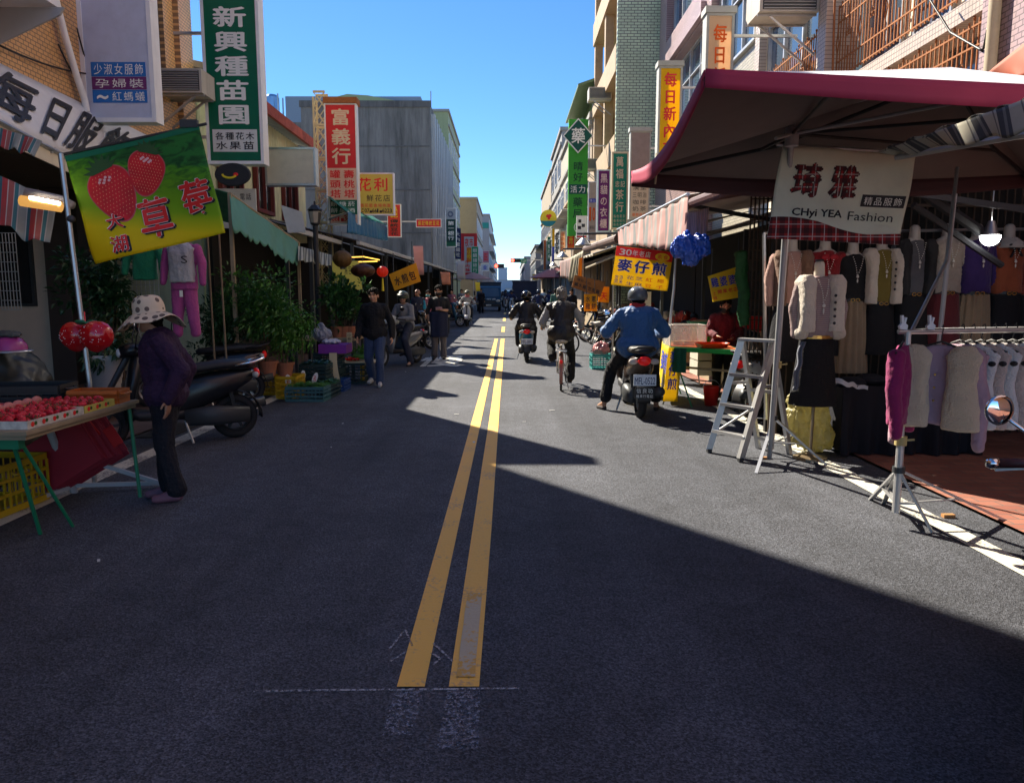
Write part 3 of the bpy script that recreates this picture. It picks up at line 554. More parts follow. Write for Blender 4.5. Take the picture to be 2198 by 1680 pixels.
def block(name, label, x0, x1, y0, y1, zt, wm, side, rows=None, wm2=None, fm=WHITE, gm=GLASS, bal=None, roofm=None, par=.5, z0=3.4, wf=.55, group='buildings further along the street'):
    """plain city block: side=+1 faces right (left of the street), -1 faces left"""
    t = thing(name, label, 'building', ((x0 + x1) / 2, (y0 + y1) / 2, 0), group); m = MB(); m.box(x0, x1, y0, y1, -.2, zt); build('wall', m, wm, t); X = x1 if side > 0 else x0
    m = MB(); m.box(x0 - .15, x1 + .15, y0 - .15, y1 - .05, zt + .004, zt + .25)
    for z in [z0 + 3.1 * k for k in range(int((zt - z0) / 3.1) + 1)]: m.box(*((X, X + .14) if side > 0 else (X - .14, X)), y0 + .02, y1 - .1, z - .12, z + .1)
    build('cornice', m, roofm or plain('cornice_grey', (.34, .33, .31), dirt=.4), t)
    nf = max(1, int((zt - z0) / 3.1)); nc = max(1, int((y1 - y0) / 3.2))
    for r in range(nf):
        for c in range(nc):
            ya = y0 + (y1 - y0) * (c + .5 - wf / 2) / nc; yb = y0 + (y1 - y0) * (c + .5 + wf / 2) / nc; za = z0 + r * 3.1 + .85; window(t, X, side, ya, yb, za, min(za + 1.6, zt - .3), fm, gm, nv=2, nh=2, d=.07)
    if bal:
        for r in range(nf):
            z = z0 + r * 3.1; m = MB(); m.box(*((X, X + .8) if side > 0 else (X - .8, X)), y0 + .4, y1 - .5, z - .1, z + .02 + .9 * (r % 2 == 0)); build('balcony', m, bal, t)
    return t
block('apartment_building', 'tall yellow green building just past the grey concrete block', -14, PY(962, 300, 80).x, 80, 98, PY(950, 240, 80).z, plain('sage_wall', (.36, .40, .22), dirt=.3, streak=1.5), 1)
block('apartment_building', 'broad tan rendered building past the yellow green one', -16, PY(1022, 300, 105).x, 105, 128, PY(1000, 427, 105).z, plain('tan_render', (.34, .25, .17), dirt=.2), 1)
t = block('apartment_building', 'narrow dark grey tower with a teal band and roof railing down the left side', -14, PY(1049, 300, 140).x, 140, 175, PY(1040, 462, 140).z, plain('grey_tower', (.28, .31, .34)), 1, bal=plain('balcony_grey', (.42, .44, .45)))
m = MB(); a = PY(1033, 490, 139.9); b = PY(1049, 478, 139.9); m.box(a.x, b.x, 139.85, 139.98, a.z, b.z); build('band', m, plain('teal_band', (.02, .25, .22)), t)
block('shop_house', 'low grey shop house far down the left side beyond the tower', -12, PY(1062, 300, 220).x, 200, 260, PY(0, 556, 220).z, plain('far_grey', (.34, .37, .40)), 1)
block('office_block', 'distant blue grey block closing the street on the left of its end', PY(1068, 0, 400).x, PY(1088, 0, 400).x, 400, 420, PY(0, 575, 400).z, plain('far_blue', (.34, .42, .52)), 1)  # distance haze is put into the paler colours of the street-end blocks
block('low_building', 'distant low blue roofed building closing the end of the street', PY(1062, 0, 330).x, PY(1128, 0, 330).x, 330, 345, PY(0, 602, 330).z, plain('far_blue_roof', (.28, .36, .46)), 1)
block('low_building', 'distant pale overpass like building across the end of the street', PY(1085, 0, 280).x, PY(1135, 0, 280).x, 280, 290, PY(0, 620, 280).z, plain('far_pale', (.45, .50, .54)), 1)
# signs down the left side
DBL = plain('dark_blue_face', (.01, .03, .12)); BANK = plain('bank_green', (.005, .05, .045))
signpx('lightbox_sign', 'grey and dark green bank sign with a round emblem hanging high on the left', 'sign', 60, 957, 979, 447, 530, .4, BANK, STEEL, fr=.04, blocks=((plain('bank_grey', (.35, .40, .44)), 0, 0, 1, .28), (GRP, 0, .88, 1, 1)), texts=(('第一銀行', (.12, .32, .88, .84), WPRINT, True, .03), ('◎', (.08, .03, .92, .25), DBL, False, .02)), bracket=(-6.2, 7.5, 6.2))
signpx('lightbox_sign', 'navy blue vertical sign with white characters next to the bank sign', 'sign', 66, 977, 989, 490, 556, .3, DBL, DBL, fr=.02, texts=(('大內裁縫社', (.08, .1, .92, .95), WPRINT, True, .03),), bracket=(-6.2, 5.5))
signpx('billboard', 'red framed billboard crowded with orange and yellow lettering on the left', 'billboard', 84, 990, 1024, 501, 592, .3, plain('pale_billboard', (.55, .60, .68)), REDS, fr=.35,
    blocks=((plain('orange_panel', (.75, .25, .03)), .25, .3, .75, .7),), texts=(('夜市', (.05, .02, .95, .3), REDM, False, .04), ('小吃', (.2, .35, .85, .62), YPRINT, True, .05), ('牛肉麵', (.05, .65, .6, .98), REDM, True, .04)), bracket=(-6.2, 6))
signpx('lightbox_sign', 'bright green vertical sign with white characters beside the red billboard', 'sign', 74, 1012, 1027, 529, 588, .3, plain('bright_green_face', (.02, .35, .18)), WPRINT, fr=.03, texts=(('眼鏡鐘錶行', (.1, .05, .9, .95), WPRINT, True, .03),), bracket=(-6.2, 4.5))
signpx('lightbox_sign', 'pink sign with dark red characters high on the left near the tower', 'sign', 110, 1036, 1050, 538, 564, .3, plain('pink_face', (.55, .22, .30)), WPRINT, fr=.05, texts=(('医', (.1, .1, .9, .9), REDM, False, .03),), bracket=(-6, 7))
signpx('lightbox_sign', 'pale blue sign with one dark blue character under the pink sign', 'sign', 104, 1032, 1050, 566, 582, .3, plain('pale_blue_face', (.35, .42, .62)), WPRINT, fr=.05, texts=(('金', (.2, .1, .8, .9), BPRINT, False, .04),), bracket=(-6, 5))
# ================================================================ right side
WT = tilemat('cream_square_tile', (.60, .50, .42), (.55, .46, .39), (.22, .17, .15), 'Y', .07, .07, .006, offset=0)
PINK = tilemat('pink_wall_tile', (.50, .36, .36), (.45, .32, .33), (.2, .14, .14), 'Y', .12, .06, .007); PINKX = tilemat('pink_wall_tile_end', (.50, .36, .36), (.45, .32, .33), (.2, .14, .14), 'X', .12, .06, .007)
GT = tilemat('pale_green_tile', (.66, .80, .56), (.56, .70, .5), (.12, .16, .13), 'X', .24, .1, .012); GTY = tilemat('pale_green_tile_side', (.66, .80, .56), (.56, .70, .5), (.12, .16, .13), 'Y', .24, .1, .012)
RX = 5.6
t = thing('balcony_building', 'cream tiled building with long rusty balcony railings above the clothes stall', 'building', (RX, 10, 0))
m = MB(); wall_holes(m, 6.05, 6.3, -6, 13.3, 3.3, 16, [(7, 8.8, 3.9, 4.9), (9.4, 10.8, 3.9, 4.9), (11.2, 12.9, 3.9, 4.9)]); wall_holes(m, RX, RX + .3, 13.9, 17.2, 3.3, 16, [(13.95, 16.9, 5.1, 8.2)]); m.box(6.3, 15, -6, 17.2, 3.2, 3.4); m.box(6.3, 15, 17.0, 17.2, 3.4, 16); m.box(8.5, 8.7, -6, 17.2, -.1, 3.2); build('wall', m, plain('sunlit_plaster', (.74, .66, .5), rough=.8, dirt=.25, var=.2), t)  # cream plaster in its own colour, with random dirt
m = MB(); m.box(RX - .2, RX + .35, 13.3, 13.6, 3.3, 16); m.box(RX - .1, RX + .35, 13.62, 13.9, 3.3, 16); m.box(RX - .16, RX, 16.9, 17.2, 3.3, 16); build('pilaster', m, WT, t)
m = MB(); m.box(5.35, 6.6, -6, 8.85, 3.3, 16); build('side_wall', m, PINK, t)
for (ya, yb, za, zb) in ((7, 8.8, 3.9, 4.9), (9.4, 10.8, 3.9, 4.9), (11.2, 12.9, 3.9, 4.9)): window(t, 6.15, -1, ya, yb, za, zb, STEEL, GLASS, nv=2)
for y in (9.3, 10.6, 11.9): window(t, 6.05, -1, y, y + 1.0, 5.3, 7.4, STEEL, GLASS, nv=2, nh=2)
window(t, RX + .12, -1, 13.95, 16.9, 5.1, 8.2, ALU, GLASS, nv=3, nh=2, d=.1)
for (y, z, wy, wz) in ((13.95, 9.1, .55, 2.6), (15.3, 9.8, .6, 1.5), (16.3, 10.2, .4, 2.2), (9.9, 7.6, .35, .4)): window(t, 6.05 if y < 13 else RX, -1, y, y + wy, z, z + wz, ALU, GLASS, nv=1, fr=.04)
m = MB(); m.box(RX - .06, 6.05, 8.86, 13.29, 4.84, 5.06); m.box(RX - .06, 6.05, 8.86, 13.29, 3.3, 3.55); build('balcony_slab', m, WT, t)
def railing(x, y0, y1, z0, z1, sp=.13, orn=True):
    m = MB(); n = int((y1 - y0) / sp)
    for z in (z0 + .04, z0 + .3, z1 - .28, z1 - .04): m.bar((x, y0, z), (x, y1, z), .022)
    for k in range(n + 1):
        y = y0 + (y1 - y0) * k / n
        if orn and k % 4 == 2:
            zc = (z0 + z1) / 2
            if k % 8 == 2: m.tube([(x, y + .055 * math.cos(a), zc + .17 * math.sin(a)) for a in [q * math.pi / 2 for q in range(5)]], .012, 4)
            else:
                for dy, dz in ((-.04, .05), (.04, .05), (0, .12)): m.tube([(x, y + dy + .035 * math.cos(a), zc + dz + .035 * math.sin(a)) for a in [q * math.pi / 4 for q in range(9)]], .009, 4)
            m.bar((x, y, z0), (x, y, zc - .15), .02); m.bar((x, y, zc + .17), (x, y, z1), .02)
        else:
            m.bar((x, y, z0), (x, y, z1 + .03), .016)
            if k % 4 == 0: m.ell((x, y, z1 + .05), (.02, .02, .03), 6, 4)
    return m
build('railing', railing(RX - .03, 8.95, 13.2, 3.6, 4.76, .1), RUST, t); build('railing', railing(RX - .03, 8.95, 13.2, 5.13, 6.35, .1), RUST, t); build('railing', railing(RX - .1, 13.95, 16.8, 5.15, 6.15, .1), RUST, t)
cable('drain_pipe', 'fat cream drain pipe running down the balcony building', [PX(2142, -60, 5.28), PX(2132, 60, 5.28), PX(2118, 230, 5.28)], .07, CREAM, cat='pipe')
cable('cable', 'black cable looping in front of the rusty balcony railing', [PX(1990, -10, 5.3), PX(2040, 70, 5.3), PX(2110, 110, 5.3), PX(2120, 60, 5.3)], .014)
cable('drain_pipe', 'thin rusty pipe hanging along the balcony building pilaster', [PX(1792, -10, RX - .2), PX(1786, 190, RX - .2)], .02, RUST, cat='pipe')
# split air conditioner on struts
p = PX(1655, 55, 4.75); aircon('big boxed air conditioner on long struts under the top of the frame at the right', (4.95, 14.2, PX(1640, 50, 4.95).z), 1, 1.25)
t = thing('brick_building', 'pale brick building with dark windows between the balcony building and the pink one', 'building', (RX, 19, 0)); m = MB(); m.box(RX + .1, 15, 17.25, 21.2, -.1, 15); build('wall', m, tilemat('pale_brick_wall', (.52, .47, .36), (.44, .40, .30), (.24, .21, .17), 'Y', .22, .07, .008), t)
for z in (4.2, 7.3): window(t, RX + .1, -1, 17.8, 20.6, z, z + 2, ALU, GLASS, nv=3, nh=2, d=.1)
t = thing('pink_building', 'pink tiled building with a band of dark aluminium windows', 'building', (RX, 24, 0)); m = MB(); wall_holes(m, RX - .1, RX + .2, 21.25, 28.3, -.1, 9.7, [(22, 27.2, 6.6, 9.2)]); wall_holes(m, RX - .1, RX + .2, 21.25, 28.3, 9.7, 15, [(22, 27.2, 10.2, 12.4)]); m.box(RX + .2, 15, 21.25, 21.4, -.1, 15); m.box(RX + .6, RX + .7, 21.4, 28, -.1, 15); build('wall', m, PINK, t)
for (z0, z1) in ((6.6, 9.2), (10.2, 12.4)): window(t, RX + .25, -1, 22, 27.2, z0, z1, ALU, GLASS, nv=4, nh=2, d=.1)
m = MB(); m.box(RX - .25, RX - .1, 21.8, 27.4, 9.25, 9.6); m.box(RX - .25, RX - .1, 21.8, 27.4, 6.3, 6.58); build('sill', m, PINK, t)
m = MB(); m.box(RX - .14, RX - .1, 21.2, 28.3, 2.6, 6.2); build('lower_wall', m, tilemat('mauve_brick', (.40, .27, .25), (.35, .23, .22), (.18, .13, .12), 'Y', .22, .07, .01), t)
a = PY(1326, 0, 28.5).x
t = thing('green_tiled_building', 'tall building with a pale green tiled side wall and deep balcony openings', 'building', (a, 32, 0)); m = MB(); m.box(a, 12, 28.4, 28.6, -.1, 17)
build('wall', m, GT, t); m = MB(); m.box(a + 1.1, 12, 28.6, 36.3, -.1, 17); build('back_wall', m, plain('brown_recess', (.20, .15, .11)), t)
m = MB(); 
for z in (3.3, 6.5, 9.7, 12.9, 16.1): m.box(a - .02, a + 1.1, 28.62, 36.3, z, z + .95)
for y in (28.62, 32.2, 35.9): m.box(a + .05, a + .4, y, y + .4, 0, 17)
build('balcony', m, plain('tan_parapet', (.42, .31, .20), dirt=.3), t)
for z in (5.0, 8.2, 11.4): window(t, a + 1.1, -1, 29.6, 31.8, z, z + 1.3, DARKG, DGLASS)
for i, (px, py) in enumerate(((1308, 145), (1303, 290), (1290, 340))):
    p = PX(px, py, a - .3); aircon(('cream air conditioner at the top of the green tiled building', 'cream air conditioner in the middle of the green tiled building', 'lowest cream air conditioner past the green tiled building')[i], (a - .2, 32 + 3.0 * i, p.z), 1, 1.1)
t = block('shop_house', 'shop house with a green metal rooftop shed beyond the green tiled building', a, 12, 36.4, 44, 9.8, plain('tan_render_right', (.36, .28, .20), dirt=.4, streak=2), -1, bal=plain('tan_parapet', (.4, .3, .2)))
zr = PX(1262, 165, a).z; m = MB(); m.box(a + .3, 12, 36.6, 43.8, 9.9, zr - .8); m.slab([(a - .7, 36.2, zr - 1.1), (a - .7, 43.9, zr - 1.1), (a + 4, 43.9, zr + .5), (a + 4, 36.2, zr + .5)], (0, 0, .12)); build('rooftop_shed', m, mat('green_sheet', (.16, .24, .12), rough=.5, dirt=.3, streak=3), t)
block('shop_house', 'cream shop house with a pitched roof edge halfway down the right side', a, 12, 44.3, 57, 11.4, plain('cream_render', (.45, .40, .33), dirt=.3, streak=2), -1, bal=plain('balcony_grey2', (.36, .34, .3)))
block('shop_house', 'grey shop house with narrow windows halfway down the right side', a + .05, 12, 57.3, 70, 13.6, plain('grey_render', (.34, .34, .34), dirt=.4, streak=2), -1)
block('shop_house', 'taller beige shop house further down the right side', a, 12, 70.3, 90, 12.6, plain('beige_render2', (.42, .36, .28), dirt=.4, streak=2), -1, bal=plain('balcony_grey3', (.3, .3, .3)))
block('shop_house', 'low dark shop house with a slanted roof far down the right side', PY(1152, 0, 105).x, 14, 105, 128, PY(0, 528, 105).z, plain('dark_shop', (.17, .18, .20)), -1)
block('shop_house', 'pale stepped shop house farthest down the right side', PY(1128, 0, 135).x, 14, 135, 190, PY(0, 553, 135).z, plain('far_pale2', (.34, .36, .38)), -1)
# right side signs
TANS = plain('tan_glow_face', (.88, .66, .44), trans=.45); YELS = plain('yellow_glow_face', (.95, .62, .01), trans=.45); ORP = plain('orange_print', (.85, .13, .01)); GREYF = plain('grey_sign_frame', (.42, .44, .42), dirt=.3)
signpx('lightbox_sign', 'peach lightbox sign with large orange characters, the highest and nearest on the right', 'sign', 15, 1508, 1578, 28, 330, .3, TANS, GREYF, fr=.05, hood=True, bracket=(5.6, 6.5, 5.2), texts=(('每日新', (.15, .05, .85, .52), ORP, True, .045),))
signpx('lightbox_sign', 'bright yellow lightbox sign with large red characters beside the canopy edge', 'sign', 19, 1410, 1466, 142, 345, .3, YELS, GREYF, fr=.05, hood=True, bracket=(5.5, 6.6, 5.2), texts=(('每日新內衣', (.12, .03, .88, .97), REDM, True, .05),))
signpx('lightbox_sign', 'faded pale sign with blank grey top and a small black menu list', 'sign', 23, 1350, 1398, 282, 470, .25, mat('faded_pink_face', (.40, .32, .30), trans=.25, var=.2), GREYF, fr=.04, hood=True, bracket=(5.5, 5.9, 4.2), blocks=((plain('pale_list', (.62, .52, .38)), .0, .58, 1, 1),), texts=(('漢堡', (.08, .6, .92, .68), INK, False, .02), ('三明治', (.08, .69, .92, .77), INK, False, .02), ('咖啡', (.08, .78, .92, .85), INK, False, .02), ('奶茶', (.08, .86, .92, .93), INK, False, .02), ('優鮮商品', (.08, .94, .9, .99), ORP, False, .01)))
TEA = plain('tea_green', (.008, .22, .15), trans=.2)
signpx('lightbox_sign', 'green tea shop sign with cream brushed characters', 'sign', 24, 1311, 1350, 326, 492, .25, TEA, CREAM, fr=.05, bracket=(5.5, 5.4, 4.2), texts=(('萬福', (.15, .03, .8, .35), CREAM, True, .05), ('忠記', (.12, .36, .9, .46), CREAM, False, .03), ('茶行', (.15, .47, .85, .80), CREAM, True, .05), ('各色茗茶', (.05, .82, .95, .87), CREAM, False, .02), ('金香紙料', (.05, .88, .95, .93), CREAM, False, .02), ('各色茗壺', (.05, .935, .95, .985), CREAM, False, .02)))
PUR = plain('purple_face', (.17, .02, .16), trans=.2)
signpx('lightbox_sign', 'purple clothing shop sign with pale pink characters', 'sign', 26, 1281, 1311, 364, 498, .25, PUR, STEEL, fr=.04, bracket=(5.5, 5.4, 4.0), texts=(('黑貓の衣櫃', (.1, .03, .9, .97), plain('pale_pink_print', (.70, .50, .50)), True, .035),))
GRN2 = plain('pharmacy_green', (.06, .42, .05), trans=.2)
t = signpx('lightbox_sign', 'long green pharmacy sign with a dark diamond emblem at its top', 'sign', 31, 1219, 1263, 256, 506, .25, GRN2, GRN2, fr=.03, bracket=(5, 7.5, 5), blocks=((plain('deep_teal_panel', (.005, .09, .07)), 0, .555, 1, .64),),
    texts=(('晴好', (.18, .35, .82, .54), plain('dark_green_print', (.008, .07, .03)), True, .03), ('活力', (.03, .56, .97, .635), WPRINT, False, .02), ('藥局', (.18, .66, .82, .86), MATS['dark_green_print'], True, .03), ('☺', (.2, .88, .8, .98), WPRINT, False, .03)))
c = PY(1241, 292, 30.9); r = .62; m = MB(); m.slab([c + V((0, 0, r * 1.1)), c + V((-r, 0, 0)), c + V((0, 0, -r * 1.1)), c + V((r, 0, 0))], (0, -.03, 0)); m2 = MB(); q = r * .9; e = V((0, -.033, 0)); m2.slab([c + e + V((0, 0, q * 1.1)), c + e + V((-q, 0, 0)), c + e + V((0, 0, -q * 1.1)), c + e + V((q, 0, 0))], (0, -.01, 0))
em = build('emblem', m, WPRINT, t); build('emblem_face', m2, MATS['deep_teal_panel'], em); m = MB(); put_text(m, Plane(c + V((-.33, -.05, -.36)), (.66, 0, 0), (0, 0, .72)), '藥', 0, 0, 1, 1, bold=.03); build('emblem_character', m, WPRINT, em)
signpx('lightbox_sign', 'cream sign with a big orange number ten between the green and purple signs', 'sign', 28.5, 1262, 1281, 390, 516, .2, CREAM, STEEL, fr=.03, bracket=(5, 5), blocks=((BPRINT, 0, .28, 1, .35),), texts=(('鳳山', (.1, .285, .9, .345), WPRINT, False, .02), ('10', (.03, .42, .97, .68), ORP, False, .06), ('優質店', (.1, .75, .9, .82), INK, False, .02)))
signpx('poster', 'small white poster of product photographs below the pharmacy sign', 'poster', 29.5, 1237, 1260, 463, 512, .06, WPRINT, WPRINT, fr=.02, blocks=((INK, .15, .15, .45, .3), (DARKG, .5, .35, .85, .5), (INK, .1, .45, .45, .6), (DARKG, 0, .76, 1, .85), (REDM, 0, .9, 1, .97)))
signpx('lightbox_sign', 'red sign with yellow characters under the pharmacy sign', 'sign', 33, 1216, 1235, 482, 536, .2, REDS, STEEL, fr=.03, bracket=(5, 4.4), blocks=((ORP, 0, .85, 1, 1),), texts=(('德', (.1, .05, .9, .3), YPRINT, False, .03), ('五金行', (.15, .35, .85, .82), YPRINT, True, .02)))
signpx('lightbox_sign', 'peach vertical sign with orange characters down the right side', 'sign', 38, 1201, 1215, 495, 541, .2, TANS, STEEL, fr=.03, bracket=(5, 4), texts=(('自助快炒', (.1, .05, .9, .95), ORP, True, .03),))
signpx('lightbox_sign', 'black sign with white characters down the right side', 'sign', 46, 1193, 1199, 500, 545, .2, INK, INK, fr=.02, bracket=(5, 5), texts=(('音響電器', (.1, .05, .9, .95), WPRINT, True, .02),))
signpx('lightbox_sign', 'yellow and blue striped sign down the right side', 'sign', 52, 1184, 1191, 490, 562, .2, YELS, STEEL, fr=.03, bracket=(5, 6), blocks=((BPRINT, 0, .55, 1, 1),))
signpx('lightbox_sign', 'dark green sign with pale characters down the right side', 'sign', 60, 1175, 1182, 508, 560, .2, GRP, GRP, fr=.03, bracket=(5, 6), texts=(('中醫診所', (.1, .05, .9, .95), WPRINT, True, .02),))
signpx('lightbox_sign', 'tall orange sign at the far end of the right side row', 'sign', 70, 1166, 1173, 515, 580, .2, plain('orange_face', (.65, .16, .05), trans=.2), STEEL, fr=.03, bracket=(5, 6))
signpx('shop_sign', 'yellow hanging board low on the right near the far awnings', 'sign', 62, 1142, 1156, 588, 602, .15, YELS, STEEL, fr=.04, bracket=(5, 3.4), texts=(('早點', (.1, .1, .9, .9), BPRINT, False, .03),))
t = thing('round_sign', 'round yellow and teal sign with a red heart high on the right', 'sign', PY(1177, 469, 48)); c = PY(1177, 469, 48); r = 17.5 / 1600 * 48 * 1.0
m = MB(); m.lathe([(.001, -.08), (r, -.08), (r, .08), (.001, .08)], c, 32, rot=rot); build('disc', m, YPRINT, t); m = MB()
n = 20; pts = [c + V((r * .97 * math.cos(math.pi + k * math.pi / n * 1), -.09, r * .97 * math.sin(math.pi + k * math.pi / n) )) for k in range(n + 1) if math.sin(math.pi + k * math.pi / n) < -.25]; m.slab(pts, (0, -.01, 0)); build('lower_band', m, plain('teal_band2', (.03, .25, .28)), t)
m = MB(); m.ell(c + V((-.05, -.1, .14)), (.1, .02, .1)); m.ell(c + V((.1, -.1, .16)), (.1, .02, .1)); m.ell(c + V((.03, -.1, .03)), (.08, .02, .12)); build('heart', m, REDM, t); m = MB(); m.bar(c + V((r, 0, 0)), (5, 48, c.z), .05); build('bracket', m, STEEL, t)
# traffic lights over the far crossing and small hanging lamps
def traffic(label, Y, px, py, x_end):
    c = PY(px, py, Y); t = thing('traffic_light', label, 'traffic light', c, 'traffic lights'); m = MB(); w_ = 17 / 1600 * Y; h = 4.2 / 1600 * Y; m.box(c.x - h, c.x + w_, Y, Y + .3, c.z - h, c.z + h); build('housing', m, BLACKP, t)
    m = MB(); m.cyl((c.x, Y - .05, c.z), (c.x, Y, c.z), h * .85, n=16); build('red_lamp', m, mat('red_signal_lamp', (1, .05, .03), emit=4, var=0), t)
    m = MB(); m.bar((c.x + w_, Y + .15, c.z), (x_end, Y + .15, c.z + .1), .1); m.bar((x_end, Y + .15, 0), (x_end, Y + .15, c.z + .4), .16); build('pole', m, STEEL, t); return t
traffic('red traffic light on an arm from the right with a green street plate', 95, 1100, 559, 5); traffic('smaller red traffic light further off on the left', 135, 1065, 571, -5)
m = MB(); a, b = PY(1117, 565, 94.5), PY(1130, 555, 94.5); m.box(a.x, b.x, 94.4, 94.5, a.z, b.z); t = thing('street_sign', 'green street name plate beside the red traffic light', 'sign', a); build('plate', m, plain('street_plate_green', (.01, .25, .14)), t); m = MB(); put_text(m, Plane((a.x, 94.4, a.z), (b.x - a.x, 0, 0), (0, 0, b.z - a.z)), '中山路', .1, .15, .9, .85); build('lettering', m, WPRINT, t)
# ================================================================ people
SKIN = mat('skin', (.50, .27, .17), rough=.55, var=.08, scale=20); SKIN2 = mat('tanned_skin', (.36, .19, .115), rough=.55, var=.1, scale=20)
LIPS = plain('lips', (.38, .11, .09)); HAIRB = plain('black_hair', (.006, .005, .004), rough=.85, spec=.15, bump=.6, bscale=60); HAIRG = plain('grey_hair', (.16, .15, .14), rough=.6, bump=.5, bscale=90)
def cloth(n, c, **k): k.setdefault('bump', .35); k.setdefault('bscale', 60); k.setdefault('rough', .85); k.setdefault('var', .18); k.setdefault('scale', 9); k.setdefault('sheen', .15 if max(c) > .07 else 0); return mat(n, c, **k)
def hand(m, w, d, nrm, side, curl=.35, s=1.0, spread=.12):
    """palm and five bent fingers; d = along the hand, nrm = out of the back of the hand, side = towards the thumb"""
    w, d, nrm, side = V(w), V(d).normalized(), V(nrm).normalized(), V(side).normalized()
    L = [.068, .076, .071, .055]; palm = .085 * s
    for i in range(4):
        o = (1.5 - i) * .0205 * s; k = w + d * palm + side * o; m.caps(w + side * (o * .55) + d * .01, k, .0165 * s, .0125 * s, 8)
        a = spread * (1.5 - i); dd = (d * math.cos(a) + side * math.sin(a)).normalized(); p = k; r = .0092 * s; c = curl * (.75 + .18 * i)
        for j, f in enumerate((.45, .31, .24)):
            ax = dd.cross(-nrm).normalized(); rotm = Matrix.Rotation(c if j else c * .6, 3, ax); dd = (rotm @ dd).normalized()
            q = p + dd * (L[i] * f * s * 1.05); m.caps(p, q, r, r * .88, 8); p = q; r *= .88
    b = w + d * .022 * s + side * .026 * s; td = (d * .55 + side * .8 - nrm * .25).normalized(); q = b + td * .042 * s; m.caps(w + d * .015 * s, b, .017 * s, .014 * s, 8); m.caps(b, q, .0135 * s, .0105 * s, 8)
    td2 = (d * .9 + side * .3 - nrm * .3 * (1 + curl)).normalized(); m.caps(q, q + td2 * .032 * s, .0105 * s, .0085 * s, 8)
BASE = dict(pelvis=(0, 0, .93), waist=(0, .0, 1.08), chest=(0, .0, 1.27), neck=(0, -.01, 1.43), head=(0, .02, 1.565),
            sa=(.175, -.01, 1.375), ea=(.225, -.03, 1.10), wa=(.235, .05, .86), sb=(-.175, -.01, 1.375), eb=(-.225, -.03, 1.10), wb=(-.235, .05, .86),
            ha=(.085, 0, .90), ka=(.095, .02, .48), aa=(.10, -.03, .085), ta=(.115, .13, .035), hb=(-.085, 0, .90), kb=(-.095, .02, .48), ab=(-.10, -.03, .085), tb=(-.115, .13, .035))
def person(label, pos, rz, H=1.70, J=None, skin=SKIN, hair=HAIRB, hairstyle='short', top=None, sleeve=1.0, vest=None, pants=None, shoes=None, voxel=.010, mask=None, helmet=None, hat=None, apron=None,
           turn=0, nod=0, girth=1.0, curl=.4, scarf=None, face=True, bare=False, group=None, hands=None, collar=None, loose=.016, pantlen=1.0, name='person'):
    j = {k: V(v) for k, v in {**BASE, **(J or {})}.items()}; t = thing(name, label, 'person', (0, 0, 0), group); g = girth
    def torso(m, e):
        p, wst, c, n = j['pelvis'], j['waist'], j['chest'], j['neck']; xa = (j['sa'] - j['sb']).normalized()
        rt = Matrix((xa, V((0, 0, 1)).cross(xa), (0, 0, 1))).transposed()
        m.ell(p, ((.155 + e * 1.9) * g, (.115 + e * 1.5) * g, .13 + e), 16, 10, rot=rt); m.ell(wst, ((.145 + e) * g, (.105 + e) * g, .15), 16, 10, rot=rt); m.ell(c, ((.165 + e) * g, (.115 + e) * g, .165 + e), 16, 10, rot=rt)
        m.ell(c.lerp(n, .35), ((.15 + e) * g, .095 + e, .1 + e), 16, 10, rot=rt); m.caps(p, c, (.12 + e) * g, (.12 + e) * g, 14)
        for s in 'ab': m.caps(c.lerp(n, .62), j['s' + s] + V((0, 0, -.012)), .062 + e, .050 + e * .6, 12)
    def arm(m, s, e, f):
        S, E_, W = j['s' + s], j['e' + s], j['w' + s]; m.caps(S + V((0, 0, -.02)), S.lerp(E_, min(1, f * 2)), .050 + e * .75, .050 + e - .010 * min(1, f * 2), 12)
        if f > .5: m.caps(E_, E_.lerp(W, (f - .5) * 2), .041 + e, .041 + e - .013 * (f - .5) * 2, 12)
    def leg(m, s, e, f=1, fl=0):
        h, k, a = j['h' + s], j['k' + s], j['a' + s]; m.caps(h, k, (.085 + e) * g, .055 + e, 14); m.caps(k, k.lerp(a, f), .053 + e, .034 + e + fl, 12)
    b = MB(); torso(b, 0); 
    for s in 'ab':
        arm(b, s, 0, 1); leg(b, s, 0); sx = 1 if s == 'a' else -1
        m0 = j['a' + s]; tt = j['t' + s]; b.caps(m0, tt, .034, .028, 10); b.caps(m0 - V((0, 0, .035)), tt, .03, .026, 10)
        d = (j['w' + s] - j['e' + s]).normalized(); hs = (hands or {}).get(s)
        if hs: hand(b, j['w' + s], hs[0], hs[1], hs[2], hs[3] if len(hs) > 3 else curl)
        else: hand(b, j['w' + s], d + V((0, .25, 0)), V((sx, -.1, 0)), V((0, 1, .1)), curl)
    hd = j['head']; RM = Matrix.Rotation(turn, 3, 'Z') @ Matrix.Rotation(nod, 3, 'X'); hh = lambda p: hd + RM @ V(p)
    b.caps(j['neck'] - V((0, 0, .04)), hh((0, -.015, -.07)), .058, .052, 14)
    def he(p, r): b.ell(hh(p), r, 14, 10, rot=RM)
    he((0, -.012, .025), (.076, .095, .095)); he((0, .015, -.035), (.062, .072, .085)); he((0, .045, -.085), (.036, .03, .025)); he((0, .072, .035), (.05, .02, .03))
    he((-.036, .058, -.028), (.024, .022, .024)); he((.036, .058, -.028), (.024, .022, .024)); b.caps(hh((0, .084, .012)), hh((0, .105, -.022)), .0095, .014, 8); he((0, .098, -.026), (.018, .012, .01)); he((0, .083, -.06), (.026, .014, .012))
    for sx in (1, -1): he((sx * .079, -.01, -.008), (.012, .02, .03))
    body = build('body', b, [skin, LIPS, HAIRB, plain('eye_white', (.6, .58, .55))], t, remesh=voxel, sm=2); me = body.data
